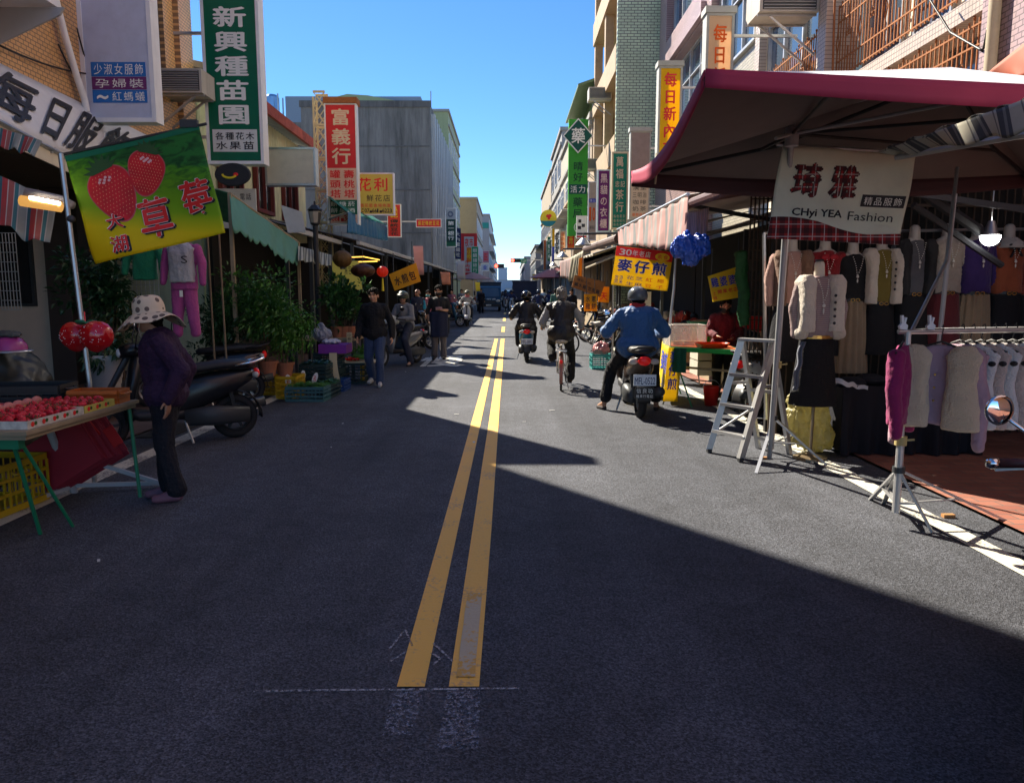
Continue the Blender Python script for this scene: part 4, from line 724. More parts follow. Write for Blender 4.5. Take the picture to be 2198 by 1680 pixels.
    if not me.materials: [me.materials.append(x) for x in (skin, LIPS, HAIRB, MATS['eye_white'])]
    if face:
        RI = RM.inverted(); 
        for p in me.polygons:
            q = RI @ (p.center - hd)
            if q.y > .05 and abs(q.x) < .07 and abs(q.z) < .12:
                ax = abs(q.x)
                if .012 < ax < .052 and abs(q.z - .034 + (ax - .03) * .15) < .0065: p.material_index = 2
                elif .018 < ax < .045 and abs(q.z - .012) < .005: p.material_index = 2
                elif ax < .026 and abs(q.z + .062) < .009 and q.y > .08: p.material_index = 1
            else: p.material_index = 0
    if hairstyle != 'none':
        m = MB(); hair_e = lambda p, r: m.ell(hh(p), r, 14, 10, rot=RM)
        if hairstyle == 'bald': hair_e((0, -.05, -.005), (.082, .066, .05))
        else:
            hair_e((0, -.026, .045), (.088, .10, .092)); hair_e((0, -.055, -.01), (.083, .062, .075)); hair_e((0, .035, .085), (.066, .04, .04)); hair_e((-.045, .045, .068), (.03, .035, .035)); hair_e((.05, .04, .07), (.028, .035, .035))
            if hairstyle == 'long': hair_e((0, -.06, -.07), (.08, .05, .09))
        build('hair', m, hair, t, remesh=max(voxel, .008), sm=0, disp=(.022, 38))
    if top:
        m = MB(); torso(m, loose)
        for s in 'ab': arm(m, s, loose - .003, sleeve)
        m.caps(j['chest'].lerp(j['neck'], .5), j['neck'] - V((0, 0, .03)), .09, .066, 14)
        build('top', m, top, t, remesh=voxel, sm=1, disp=(.015, 14))
    if vest:
        m = MB(); torso(m, loose + .016); m.caps(j['chest'], j['neck'] - V((0, 0, .02)), .1, .074, 14); build('vest', m, vest, t, remesh=voxel, sm=1, disp=(.010, 16))
    if pants:
        m = MB(); m.ell(j['pelvis'] + V((0, 0, .0)), ((.16 + .02) * g, (.125 + .012) * g, .12), 16, 10)
        for s in 'ab': leg(m, s, .022, pantlen, .022)
        build('trousers', m, pants, t, remesh=voxel, sm=1, disp=(.012, 13))
    if shoes:
        for s in 'ab':
            m = MB(); a, tt = j['a' + s], j['t' + s]
            if bare: m.caps(a + V((0, 0, -.065)), tt + V((0, 0, -.02)), .036, .04, 10)
            else: m.caps(a + V((0, 0, -.035)), tt, .045, .036, 12); m.caps(a + V((0, 0, -.01)), a.lerp(tt, .6), .043, .036, 12)
            build('shoe', m, shoes, t, remesh=max(.007, voxel * .8), sm=1)
    if collar:
        m = MB(); m.tube([j['neck'] + V((.07 * math.cos(a), .065 * math.sin(a) + .01, .0 - .02 * math.sin(a))) for a in [k * math.pi / 8 for k in range(17)]], .018, 8); build('collar', m, collar, t, smooth=True)
    if scarf:
        m = MB(); 
        for q in range(3): m.tube([j['neck'] + V((.078 * math.cos(a), .075 * math.sin(a), -.02 + q * .033 + .008 * math.sin(3 * a + q))) for a in [k * math.pi / 8 for k in range(17)]], .025, 8)
        build('scarf', m, scarf, t, smooth=True)
    if mask:
        m = MB(); m.grid(lambda u, v: hh(((.066) * math.sin((u - .5) * 2.6), .108 * math.cos((u - .5) * 2.1) + .004 * math.sin(v * 3.1), -.095 + v * .078)), 12, 6); build('face_mask', m, mask, t, smooth=True, solid=.004)
        m = MB(); 
        for sx in (1, -1): m.tube([hh((sx * .062, .05, -.03)), hh((sx * .08, 0, -.005))], .003, 5); m.tube([hh((sx * .062, .05, -.08)), hh((sx * .08, 0, -.02))], .003, 5)
        build('mask_loop', m, mask, t)
    if helmet:
        m = MB(); 
        m.grid(lambda u, v: hh((.118 * math.sin(v * 1.85) * math.cos(u * 6.2832), -.008 + .135 * math.sin(v * 1.85) * math.sin(u * 6.2832), .03 + .115 * math.cos(v * 1.85) - (.02 if v > .9 else 0))), 28, 10); 
        hm = build('helmet', m, helmet, t, smooth=True, solid=.014)
        m = MB(); m.grid(lambda u, v: hh((.122 * math.sin((u - .5) * 2.2), .138 * math.cos((u - .5) * 2.2) - .01 + .035 * v * (1 - abs(u - .5)), .075 - .035 * v)), 12, 3); build('peak', m, BLACKP, hm, smooth=True, solid=.006)
        m = MB(); m.tube([hh((-.085, .01, -.03)), hh((-.06, .03, -.1)), hh((0, .05, -.115)), hh((.06, .03, -.1)), hh((.085, .01, -.03))], .006, 6); build('chin_strap', m, BLACKP, hm)
    if hat:
        m = MB(); W = lambda a: .05 * math.sin(2 * a + .9) + .028 * math.sin(3 * a + 1.2) + .012 * math.sin(5 * a)
        def ht(u, v):
            a = u * 6.28318
            if v < .5:
                q = v * 2; r = .112 * math.sin(q * 1.5708) ** .7; return hh((r * math.cos(a), -.015 + r * 1.12 * math.sin(a), .185 - .145 * q ** 2.4 + .006 * math.sin(7 * a) * q))
            q = (v - .5) * 2; r = .112 + .125 * q; return hh((r * math.cos(a), -.015 + r * 1.1 * math.sin(a), .04 - .085 * q ** 1.4 + W(a) * q))
        m.grid(ht, 56, 22); build('sun_hat', m, hat, t, smooth=True, solid=.005)
        m = MB(); m.tube([hh((.09, .03, .02)), hh((.075, .06, -.06)), hh((.03, .085, -.13)), hh((.0, .08, -.16))], .004, 6); m.tube([hh((-.09, .03, .02)), hh((-.06, .07, -.08)), hh((.0, .08, -.16))], .004, 6); build('chin_cord', m, plain('cream_cord', (.6, .5, .38)), t)
    if apron:
        m = MB(); p, wst = j['pelvis'], j['waist']; m.grid(lambda u, v: V((.215 * math.sin((u - .5) * 3.2), .165 * math.cos((u - .5) * 3.0) + .012 * math.sin(u * 19), .52 + v * (wst.z - .50))), 24, 10); build('apron', m, apron, t, smooth=True, solid=.006)
    t.location = pos; t.rotation_euler = (0, 0, rz); s_ = H / 1.70; t.scale = (s_, s_, s_); return t
# ================================================================ scooters
def wheel(par, c, r, tw, rimm, name='wheel', spokes=6, thin=False):
    m = MB(); rot = Matrix.Rotation(math.pi / 2, 3, 'Y'); prof = [(r + (tw if not thin else tw) * .5 * math.cos(a), tw * .62 * math.sin(a)) for a in [k * math.pi / 5 for k in range(11)]]
    prof = [(r - tw * .5 + tw * .5 * math.cos(a), tw * .55 * math.sin(a)) for a in [k * 2 * math.pi / 10 for k in range(11)]]; m.lathe(prof, c, 28, rot=rot); w_ = build(name, m, RUBBER, par, smooth=True); m = MB(); ri = r - tw
    m.lathe([(ri, -.03), (ri + .012, -.02), (ri + .012, .02), (ri, .03), (ri - .012, .02), (ri - .012, -.02), (ri, -.03)] if not thin else [(ri + .008, -.012), (ri + .008, .012), (ri - .006, .01), (ri - .006, -.01), (ri + .008, -.012)], c, 28, rot=rot); c = V(c)
    for k in range(spokes):
        a = 2 * math.pi * k / spokes; m.bar(c, c + V((0, math.cos(a), math.sin(a))) * ri, .022 if not thin else .004, .03 if not thin else .004)
    m.cyl(c - V((.035, 0, 0)), c + V((.035, 0, 0)), .045 if not thin else .02, n=12); build('rim', m, rimm, w_, smooth=False); return w_
def scooter(label, col, seatc=None, accent=None, plate=None, group='scooters', silver=None, name='scooter', mirrors=True, lean=0, plate_txt2=None, old=False):
    t = thing(name, label, 'scooter', (0, 0, 0), group); seatc = seatc or plain('black_vinyl', (.02, .02, .022), rough=.5, bump=.2, bscale=200); accent = accent or BLACKP; silver = silver or PIPEG
    wheel(t, (0, -.62, .24), .24, .09, silver); wheel(t, (0, .64, .235), .235, .085, silver)
    m = MB(); m.loft([(-.86, 0, .70, .03, .03, 2.5), (-.78, 0, .68, .11, .07, 2.6), (-.6, 0, .62, .155, .13, 2.8), (-.35, 0, .56, .165, .17, 3), (-.15, 0, .5, .15, .2, 3), (-.05, 0, .42, .14, .14, 3), (0, 0, .36, .13, .08, 3)], 20)
    body = build('body', m, col, t, smooth=True)
    m = MB(); m.loft([(-.3, 0, .33, .12, .09, 3), (.0, 0, .31, .15, .05, 4), (.32, 0, .32, .15, .05, 4), (.4, 0, .36, .13, .06, 3)], 16); build('floor_board', m, BLACKP, t, smooth=True)
    m = MB(); m.loft([(.26, 0, .50, .01, .01, 3), (.30, 0, .50, .17, .17, 2.8)], 16)
    m = MB(); secs = [(.28, 0, .40, .12, .045, 3), (.40, 0, .41, .155, .05, 3), (.55, 0, .385, .18, .055, 2.8), (.70, 0, .35, .185, .06, 2.6), (.82, 0, .33, .15, .06, 2.5), (.92, 0, .31, .09, .05, 2.3), (.96, 0, .3, .04, .03, 2)]
    vs0 = len(m.v); n = 16
    for (z, cx, cy, hw, hd, pw) in secs:
        for k in range(n): a = 2 * math.pi * k / n; ca, sa = math.cos(a), math.sin(a); m.v.append(V((cx + hw * math.copysign(abs(ca) ** (2 / pw), ca), cy + hd * math.copysign(abs(sa) ** (2 / pw), sa), z)))
    for i in range(len(secs) - 1):
        for k in range(n): m.f.append([i * n + k, i * n + (k + 1) % n, (i + 1) * n + (k + 1) % n, (i + 1) * n + k]); m.mi.append(0)
    m.f.append(list(range(n))[::-1]); m.f.append(list(range((len(secs) - 1) * n, len(secs) * n))); m.mi += [0, 0]
    build('leg_shield', m, col, t, smooth=True)
    m = MB(); m.grid(lambda u, v: V(((.07) * math.sin((u - .5) * 3), .64 + (.25 + .012) * math.cos(v * 2.2 + .35), .235 + (.265 + .02 * math.cos((u - .5) * 3)) * math.sin(v * 2.2 + .35))), 6, 12); build('front_fender', m, col, t, smooth=True, solid=.01)
    m = MB(); m.grid(lambda u, v: V(((.075) * math.sin((u - .5) * 3), -.62 - .275 * math.cos(v * 1.6 - .1), .24 + .275 * math.sin(v * 1.6 - .1))), 6, 10); build('rear_fender', m, BLACKP, t, smooth=True, solid=.012)
    m = MB(); m.loft([(-.84, 0, .80, .06, .025, 2.5), (-.74, 0, .815, .12, .045, 2.5), (-.5, 0, .81, .15, .055, 2.6), (-.2, 0, .775, .14, .05, 2.6), (.0, 0, .76, .09, .045, 2.4), (.04, 0, .75, .03, .03, 2)], 18); build('seat', m, seatc, t, smooth=True)
    m = MB(); m.tube([(.12, -.62, .80), (.13, -.82, .83), (.08, -.93, .86), (-.08, -.93, .86), (-.13, -.82, .83), (-.12, -.62, .80)], .016, 8); build('grab_rail', m, accent, t, smooth=True)
    m = MB(); m.ell((0, -.865, .70), (.075, .035, .055), 16, 10); build('taillight', m, mat('red_lens', (.55, .01, .01), rough=.15, emit=.08, var=0), t, smooth=True)
    for s in (1, -1):
        m = MB(); m.ell((s * .125, -.83, .69), (.055, .035, .035), 12, 8); build('turn_signal', m, mat('smoked_lens', (.45, .42, .38), rough=.15, var=0), t, smooth=True)
        m = MB(); m.bar((s * .09, -.62, .24), (s * .11, -.55, .62), .04); build('shock_absorber', m, BLACKP, t)
    m = MB(); m.loft([(-.75, -.12, .27, .05, .08, 3), (-.4, -.12, .28, .07, .11, 3), (-.1, -.1, .28, .06, .09, 3)], 12); build('engine_case', m, DARKG, t, smooth=True)
    m = MB(); m.tube([(.13, -.2, .2), (.15, -.45, .22), (.16, -.5, .24)], .025, 8); m.tube([(.16, -.5, .25), (.17, -.62, .29), (.17, -.98, .36)], [.045, .06, .055], 12); build('exhaust', m, DARKG, t, smooth=True)
    m = MB(); m.tube([(0, .62, .5), (0, .36, .98)], .03, 8); m.bar((.06, .64, .235), (.05, .55, .55), .035); m.bar((-.06, .64, .235), (-.05, .55, .55), .035); build('fork', m, DARKG, t)
    m = MB(); m.loft([(.22, 0, 1.0, .05, .03, 2.5), (.3, 0, 1.0, .14, .06, 2.6), (.38, 0, .99, .13, .075, 2.4), (.46, 0, .97, .07, .06, 2.2)], 16); hb = build('handlebar', m, col, t, smooth=True)
    for s in (1, -1): m = MB(); m.tube([(s * .1, .32, 1.02), (s * .36, .24, 1.0)], .017, 8); build('grip', m, BLACKP, hb, smooth=True)
    m = MB(); m.bar((.2, .31, .99), (.34, .27, .97), .012); m.bar((-.2, .31, .99), (-.34, .27, .97), .012); build('brake_lever', m, STEEL, hb)
    m = MB(); m.ell((0, .455, .965), (.075, .035, .05), 14, 10); build('headlight', m, mat('headlight_lens', (.7, .72, .72), rough=.1, var=0), t, smooth=True)
    if mirrors:
        for s in (1, -1):
            m = MB(); m.tube([(s * .17, .32, 1.03), (s * .24, .31, 1.14), (s * .29, .29, 1.2)], .007, 6); m.ell((s * .31, .30, 1.23), (.06, .022, .045), 14, 8); mr_ = build('mirror', m, BLACKP, t, smooth=True); m = MB(); m.ell((s * .31, .285, 1.23), (.05, .012, .036), 12, 8); build('mirror_glass', m, CHROME, mr_, smooth=True)
    m = MB(); m.tube([(-.14, -.1, .25), (-.22, -.16, .02)], .012, 6); build('side_stand', m, STEEL, t)
    if plate:
        m = MB(); m.box(-.13, .13, -.925, -.918, .42, .55); p = build('number_plate', m, plain('plate_white', (.68, .74, .80), rough=.4), t); m = MB(); put_text(m, Plane((-.13, -.925, .42), (.26, 0, 0), (0, 0, .13)), plate, .05, .25, .95, .88, latin=True, bold=.012); build('lettering', m, DBL, p)
    if plate_txt2:
        m = MB(); m.box(-.11, .11, -.915, -.905, .27, .40); p = build('mud_flap', m, BLACKP, t); m = MB(); pl = Plane((-.11, -.915, .27), (.22, 0, 0), (0, 0, .13)); put_text(m, pl, plate_txt2, .05, .05, .95, .55); put_text(m, pl, '機車行電話', .05, .6, .95, .95); build('lettering', m, WPRINT, p)
    return t
GP = lambda x, y, Y: V((PY(x, y, Y).x, Y, gz(Y)))
# ---- the shopper with the spotted hat
def spotmat():
    m = mat('spotted_cotton', (.62, .56, .46), rough=.9, var=.06); t = m.node_tree; N = t.nodes; L = t.links; b = N['Principled BSDF']; tc = N.new('ShaderNodeTexCoord'); v = N.new('ShaderNodeTexVoronoi'); v.inputs['Scale'].default_value = 15; v.inputs['Randomness'].default_value = .45; L.new(tc.outputs['Object'], v.inputs['Vector'])
    c = N.new('ShaderNodeMath'); c.operation = 'LESS_THAN'; c.inputs[1].default_value = .36; L.new(v.outputs['Distance'], c.inputs[0]); mx = N.new('ShaderNodeMix'); mx.data_type = 'RGBA'; L.new(c.outputs[0], mx.inputs['Factor']); mx.inputs['A'].default_value = (.66, .55, .40, 1); mx.inputs['B'].default_value = (.13, .10, .085, 1); L.new(mx.outputs['Result'], b.inputs['Base Color']); return m
NAVY = cloth('navy_trousers', (.009, .009, .014)); BLK = cloth('black_knit', (.006, .006, .008)); JEANS = cloth('blue_denim', (.035, .06, .13), var=.45, scale=4, bump=.5); SHOEW = plain('pale_trainer', (.50, .48, .45))
person('woman in a spotted wide sun hat and dark purple cardigan standing beside the strawberry table', G(357, 1080) + V((-.0, .1, 0)), R(104), 1.52, dict(head=(.0, .10, 1.54), neck=(0, .05, 1.42), chest=(0, .02, 1.27), waist=(0, -.01, 1.08), ea=(.24, -.14, 1.10), wa=(.235, -.05, .87), eb=(-.235, -.17, 1.12), wb=(-.25, -.06, .90), aa=(.09, .03, .085), ta=(.10, .20, .035), ab=(-.08, -.06, .085), tb=(-.09, .11, .035), ka=(.09, .06, .48), kb=(-.09, .02, .48)),
    skin=SKIN2, top=cloth('purple_cardigan', (.032, .011, .042), bump=.5, bscale=150, var=.4, scale=40), pants=NAVY, shoes=plain('mauve_canvas', (.20, .09, .12)), voxel=.0052, hat=spotmat(), turn=R(-4), nod=R(-6), girth=1.08, loose=.036, pantlen=.93, curl=.25, hands={'b': ((.0, .05, -1), (-.25, -1, 0), (-1, .3, 0), .22), 'a': ((0, .3, -1), (1, 0, 0), (0, 1, .1), .5)})
# ---- man in the black jumper, walking towards the camera
person('man in a black jumper and blue jeans walking towards the camera', GP(807, 828, 12.7), R(176), 1.66, dict(ta=(.12, .02, .06), aa=(.11, -.20, .12), ka=(.11, .02, .50), ab=(-.11, .14, .085), tb=(-.14, .30, .035), kb=(-.11, .13, .50), wa=(.27, .10, .87), wb=(-.30, -.02, .86), ea=(.26, -.02, 1.1), eb=(-.28, -.06, 1.11)), top=BLK, pants=JEANS, shoes=SHOEW, voxel=.0075, turn=R(-4), girth=1.08, loose=.03, nod=R(-4))
# ---- grey sweatshirt rider waiting on a silver scooter, facing the camera
SIT = dict(pelvis=(0, -.28, .86), waist=(0, -.26, 1.0), chest=(0, -.22, 1.17), neck=(0, -.2, 1.33), head=(0, -.16, 1.465), sa=(.185, -.2, 1.275), sb=(-.185, -.2, 1.275), ea=(.34, -.08, 1.05), eb=(-.34, -.08, 1.05), wa=(.33, .17, 1.0), wb=(-.33, .17, 1.0), ha=(.1, -.22, .84), hb=(-.1, -.22, .84), ka=(.2, .17, .72), kb=(-.2, .17, .72), aa=(.17, .12, .37), ab=(-.17, .12, .37), ta=(.18, .27, .33), tb=(-.18, .27, .33))
GRIP = {'a': ((.2, .9, -.3), (0, .3, 1), (-1, 0, 0), 1.15), 'b': ((-.2, .9, -.3), (0, .3, 1), (1, 0, 0), 1.15)}
SG = dict(SIT); SG.update(aa=(.16, .05, .37), ab=(-.33, .05, .09), tb=(-.36, .2, .035), kb=(-.26, .16, .55), wa=(.1, .02, 1.0), wb=(-.06, .05, 1.0), ea=(.27, -.12, 1.02), eb=(-.27, -.12, 1.02))
sp = GP(858, 781, 16.3); SILV = plain('silver_grey_paint', (.20, .21, .23), rough=.25, metal=.4)
s = scooter('silver grey scooter carrying a rider in a grey sweatshirt on the left side', SILV, silver=PIPEG); place(s, sp, R(152))
person('man in a grey sweatshirt and dark patterned helmet sitting on the silver scooter', sp, R(152), 1.70, SG, top=cloth('grey_sweatshirt', (.20, .20, .205)), pants=cloth('dark_jeans', (.025, .03, .05)), shoes=BLACKP, voxel=.009, helmet=plain('camouflage_shell', (.05, .07, .05), var=.8, scale=18, rough=.3), turn=R(20), bare=True, loose=.024)
m = MB(); c = sp + V((-.12, -.3, 1.0)); m.ell(c, (.13, .1, .1), 12, 8); m.ell(c + V((.05, 0, -.05)), (.12, .09, .06), 12, 8); tag(build('shopping_bag', m, mat('clear_bag', (.55, .56, .50), rough=.3, trans=.3, bump=.8, bscale=25), remesh=.01, disp=(.02, 20)), 'pale plastic bag held by the waiting rider', 'bag')
person('older balding man in a dark vest over turquoise sleeves on the left', GP(898, 739, 23.0), R(168), 1.66, dict(wa=(.26, .02, .86), wb=(-.27, .02, .86)), skin=SKIN2, hair=HAIRG, hairstyle='bald', top=cloth('turquoise_top', (.02, .30, .42)), sleeve=.55, vest=cloth('dark_vest', (.03, .035, .055)), pants=NAVY, shoes=SHOEW, voxel=.010, turn=R(-28), girth=1.12, collar=plain('pale_collar', (.5, .46, .45)))
person('woman in a pink top and turquoise face mask behind the man with the apron', GP(921, 732, 24.4), R(172), 1.62, skin=SKIN, hairstyle='long', top=cloth('pink_top', (.45, .14, .17)), pants=NAVY, shoes=SHOEW, voxel=.012, mask=plain('turquoise_mask', (.10, .42, .42)))
ap = GP(943, 768, 17.6)
person('man in black with a navy apron and black face mask looking at his phone', ap, R(176), 1.74, dict(wa=(.22, .0, .88), eb=(-.25, -.02, 1.12), wb=(-.12, .2, 1.14), ea=(.26, -.02, 1.12), aa=(.12, -.05, .09), tb=(-.13, .16, .035)), top=cloth('black_shirt', (.015, .015, .017)), sleeve=.62, pants=cloth('grey_brown_trousers', (.12, .10, .095)), shoes=BLACKP, voxel=.009, mask=plain('black_mask', (.012, .012, .012)), apron=cloth('navy_apron', (.014, .02, .05)), nod=R(-8), girth=1.1, hands={'b': ((.9, .4, .1), (0, -.2, -1), (0, 1, 0), .35)})
m = MB(); m.obox(ap + V((.03, -.27, 1.20)), (1, 0, 0), (0, .8, .6), (0, -.6, .8), .075, .004, .04); tag(build('mobile_phone', m, plain('pink_phone', (.5, .3, .35), rough=.2)), 'small pale pink phone in the hand of the man with the apron', 'phone')
# ---- riders seen from behind
JKT = cloth('dark_puffer', (.010, .011, .018), rough=.5, bump=.9, bscale=9)
pa = GP(1129, 768, 17.6); s = scooter('small blue scooter ridden away by a man in a dark puffer jacket', plain('teal_blue_paint', (.03, .12, .20), rough=.25), plate='MFL-0893'); place(s, pa, 0)
person('rider in a dark quilted jacket and black helmet riding away on the blue scooter', pa + V((0, .05, 0)), 0, 1.70, SIT, top=JKT, pants=NAVY, shoes=BLACKP, voxel=.009, helmet=GLOSSB, hands=GRIP, loose=.04, face=False)
# bicycle
def bicycle(label):
    t = thing('bicycle', label, 'bicycle', (0, 0, 0)); DP = plain('salmon_fender', (.38, .15, .10), rough=.4)
    for y in (-.50, .52): wheel(t, (0, y, .29), .29, .035, STEEL, spokes=20, thin=True)
    m = MB(); BB, ST, HT, HB = (0, -.08, .27), (0, -.22, .72), (0, .36, .80), (0, .40, .62)
    for a, b, r in ((BB, ST, .017), (BB, HB, .02), ((0, -.2, .6), (0, .37, .74), .015), (HT, HB, .02)): m.tube([a, b], r, 8)
    for s in (.05, -.05): m.tube([(0, -.1, .28), (s, -.5, .29)], .010, 6); m.tube([(0, -.2, .64), (s, -.5, .29)], .009, 6); m.tube([(s * .4, .40, .62), (s, .52, .29)], .011, 6)
    build('frame', m, plain('cream_frame', (.5, .45, .38), rough=.4), t, smooth=True)
    m = MB(); m.grid(lambda u, v: V((.028 * math.sin((u - .5) * 3), -.50 - .325 * math.cos(v * 2.9 - .45), .29 + .325 * math.sin(v * 2.9 - .45))), 5, 16); build('fender', m, DP, t, smooth=True, solid=.004)
    m = MB(); m.grid(lambda u, v: V((.028 * math.sin((u - .5) * 3), .52 + .325 * math.cos(v * 2.2 + .2), .29 + .325 * math.sin(v * 2.2 + .2))), 5, 14); build('fender', m, DP, t, smooth=True, solid=.004)
    m = MB(); m.box(-.09, .09, -.72, -.28, .655, .665)
    for s in (.07, -.07): m.tube([(s, -.66, .65), (s, -.5, .29)], .006, 6); m.tube([(s, -.72, .66), (s, -.28, .66)], .008, 6)
    build('rear_rack', m, STEEL, t)
    m = MB(); m.ell((0, -.27, .80), (.12, .15, .055), 16, 10); m.ell((0, -.15, .80), (.06, .13, .045), 14, 8); build('saddle', m, plain('cream_saddle_cover', (.50, .46, .40), rough=.6), t, remesh=.01, sm=2, disp=(.01, 25))
    m = MB(); m.tube([(0, .33, .85), (0, .34, .98)], .014, 8); m.tube([(-.30, .14, 1.0), (-.24, .28, 1.02), (-.1, .35, .98), (.1, .35, .98), (.24, .28, 1.02), (.30, .14, 1.0)], .012, 8); build('handlebar', m, STEEL, t, smooth=True)
    m = MB(); m.tube([(.06, -.08, .27), (.08, -.08, .10)], .009, 6); m.tube([(-.06, -.08, .27), (-.08, -.08, .44)], .009, 6); m.box(.08, .18, -.12, -.04, .085, .11); m.box(-.18, -.08, -.12, -.04, .43, .455); m.lathe([(.085, -.004), (.085, .004)], (.05, -.08, .27), 20, rot=Matrix.Rotation(math.pi / 2, 3, 'Y')); build('crank_pedals', m, DARKG, t)
    m = MB(); m.ell((0, -.835, .5), (.03, .02, .03)); build('rear_reflector', m, MATS['red_lens'], t); m = MB(); m.tube([(.09, -.5, .22), (.12, -.48, .03)], .008, 6); build('kickstand', m, STEEL, t); return t
pb = GP(1204, 828, 12.5); s = bicycle('old cream and salmon bicycle with a padded pale saddle'); place(s, pb, R(-4))
BK = dict(SIT); BK.update(pelvis=(0, -.26, .93), waist=(0, -.24, 1.07), chest=(0, -.17, 1.25), neck=(0, -.13, 1.41), head=(0, -.08, 1.54), sa=(.19, -.14, 1.355), sb=(-.19, -.14, 1.355), ea=(.33, .0, 1.12), eb=(-.31, -.02, 1.10), wa=(.33, .12, 1.03), wb=(-.30, .12, 1.03), ha=(.09, -.2, .90), hb=(-.09, -.2, .90), ka=(.17, .12, .56), kb=(-.17, .18, .74), aa=(.15, -.12, .17), ta=(.16, .03, .12), ab=(-.15, -.12, .52), tb=(-.15, .03, .47))
person('man in a black padded vest over grey sleeves riding the cream bicycle', pb, R(-4), 1.70, BK, hair=HAIRG, top=cloth('grey_sleeves', (.26, .27, .30)), vest=cloth('black_padded_vest', (.014, .014, .017), rough=.5, bump=.9, bscale=8), pants=BLK, shoes=plain('brown_shoe', (.06, .035, .025)), voxel=.0075, hands=GRIP, loose=.03, face=False, pantlen=.95)
pc = GP(1357, 876, 10.0); BLKS = plain('brown_black_paint', (.05, .035, .028), rough=.2)
s = scooter('black scooter with plate MFL-0522 carrying the rider in a blue jacket', BLKS, plate='MFL-0522', plate_txt2='信良功'); place(s, pc, R(-1), 1.06)
BR_ = dict(SIT); BR_.update(pelvis=(0, -.34, .86), waist=(0, -.33, 1.0), chest=(0, -.29, 1.16), neck=(0, -.27, 1.32), head=(0, -.24, 1.45), sa=(.20, -.28, 1.27), sb=(-.20, -.28, 1.27), ha=(.1, -.3, .84), hb=(-.1, -.3, .84), ka=(.27, .02, .55), kb=(-.28, .02, .55), aa=(.30, -.06, .09), ab=(-.37, -.02, .09), ta=(.34, .09, .035), tb=(-.42, .12, .035), ea=(.37, -.18, 1.03), eb=(-.38, -.18, 1.03), wa=(.34, .12, 1.0), wb=(-.34, .12, 1.0))
person('rider in a bright blue jacket and grey helmet stopped with both feet on the road', pc, R(-1), 1.76, BR_, skin=SKIN2, top=cloth('blue_jacket', (.022, .10, .27), rough=.6, bump=.6, bscale=14), pants=BLK, shoes=plain('dark_sandal', (.03, .02, .02)), voxel=.0075, helmet=plain('grey_helmet', (.10, .11, .12), rough=.2), scarf=cloth('red_scarf', (.40, .02, .02)), hands=GRIP, girth=1.16, loose=.045, face=False, pantlen=.82, bare=True, turn=R(8))
# ---- black scooter parked on the left, seen from its side, and its neighbours
rw, fw = G(492, 940), G(248, 962); ang = math.atan2(-(fw.x - rw.x), fw.y - rw.y); mid = (rw + fw) / 2
s = scooter('dark blue black scooter parked broadside behind the woman in the hat', plain('blue_black_paint', (.010, .011, .014), rough=.28, spec=.5), silver=DARKG, accent=CHROME); place(s, mid, ang + .02, 1.0)
s2 = scooter('black scooter parked behind the dark blue one with its rear wheel showing', GLOSSB, silver=STEEL); place(s2, G(480, 885) + V((-.55, .65, 0)), ang - .2)
# ---- oncoming white scooter and its rider, small and far
pw = GP(1003, 697, 34); s = scooter('white scooter coming towards the camera in the far lane', plain('white_paint', (.62, .62, .60), rough=.2)); place(s, pw, R(180))
person('rider in a grey hoodie and pink scarf on the oncoming white scooter', pw, R(180), 1.70, SIT, top=cloth('pale_grey_hoodie', (.32, .31, .30)), pants=NAVY, shoes=SHOEW, voxel=.014, helmet=plain('khaki_helmet', (.18, .18, .12)), scarf=cloth('pink_scarf', (.55, .13, .15)))
fr = scooter('scooter with a glowing orange tail lamp riding away in the distance', plain('white_blue_paint', (.35, .38, .42), rough=.2)); place(fr, GP(1156, 665, 40), 0)
fp = person('far rider in a navy jacket riding away ahead of the others', GP(1156, 665, 40), 0, 1.72, SIT, top=cloth('navy_jacket', (.02, .03, .09)), pants=NAVY, shoes=BLACKP, voxel=.016, helmet=plain('dark_helmet', (.04, .05, .08), rough=.2), face=False, group='distant riders')
for (x, y, Y, la, lb) in ((1180, 655, 46, 'distant scooter beside the green jacketed rider', 'distant rider behind the bicycle man to the right'), (1098, 655, 50, 'pale scooter standing near the dark truck', 'distant rider next to the dark truck'), (1085, 652, 58, 'distant scooter between the two trucks', 'distant rider between the two trucks')):
    place(dup(fr, la), GP(x, y, Y), R(180) if x < 1150 else 0); place(dup(fp, lb), GP(x, y, Y), R(180) if x < 1150 else 0, 1.0)
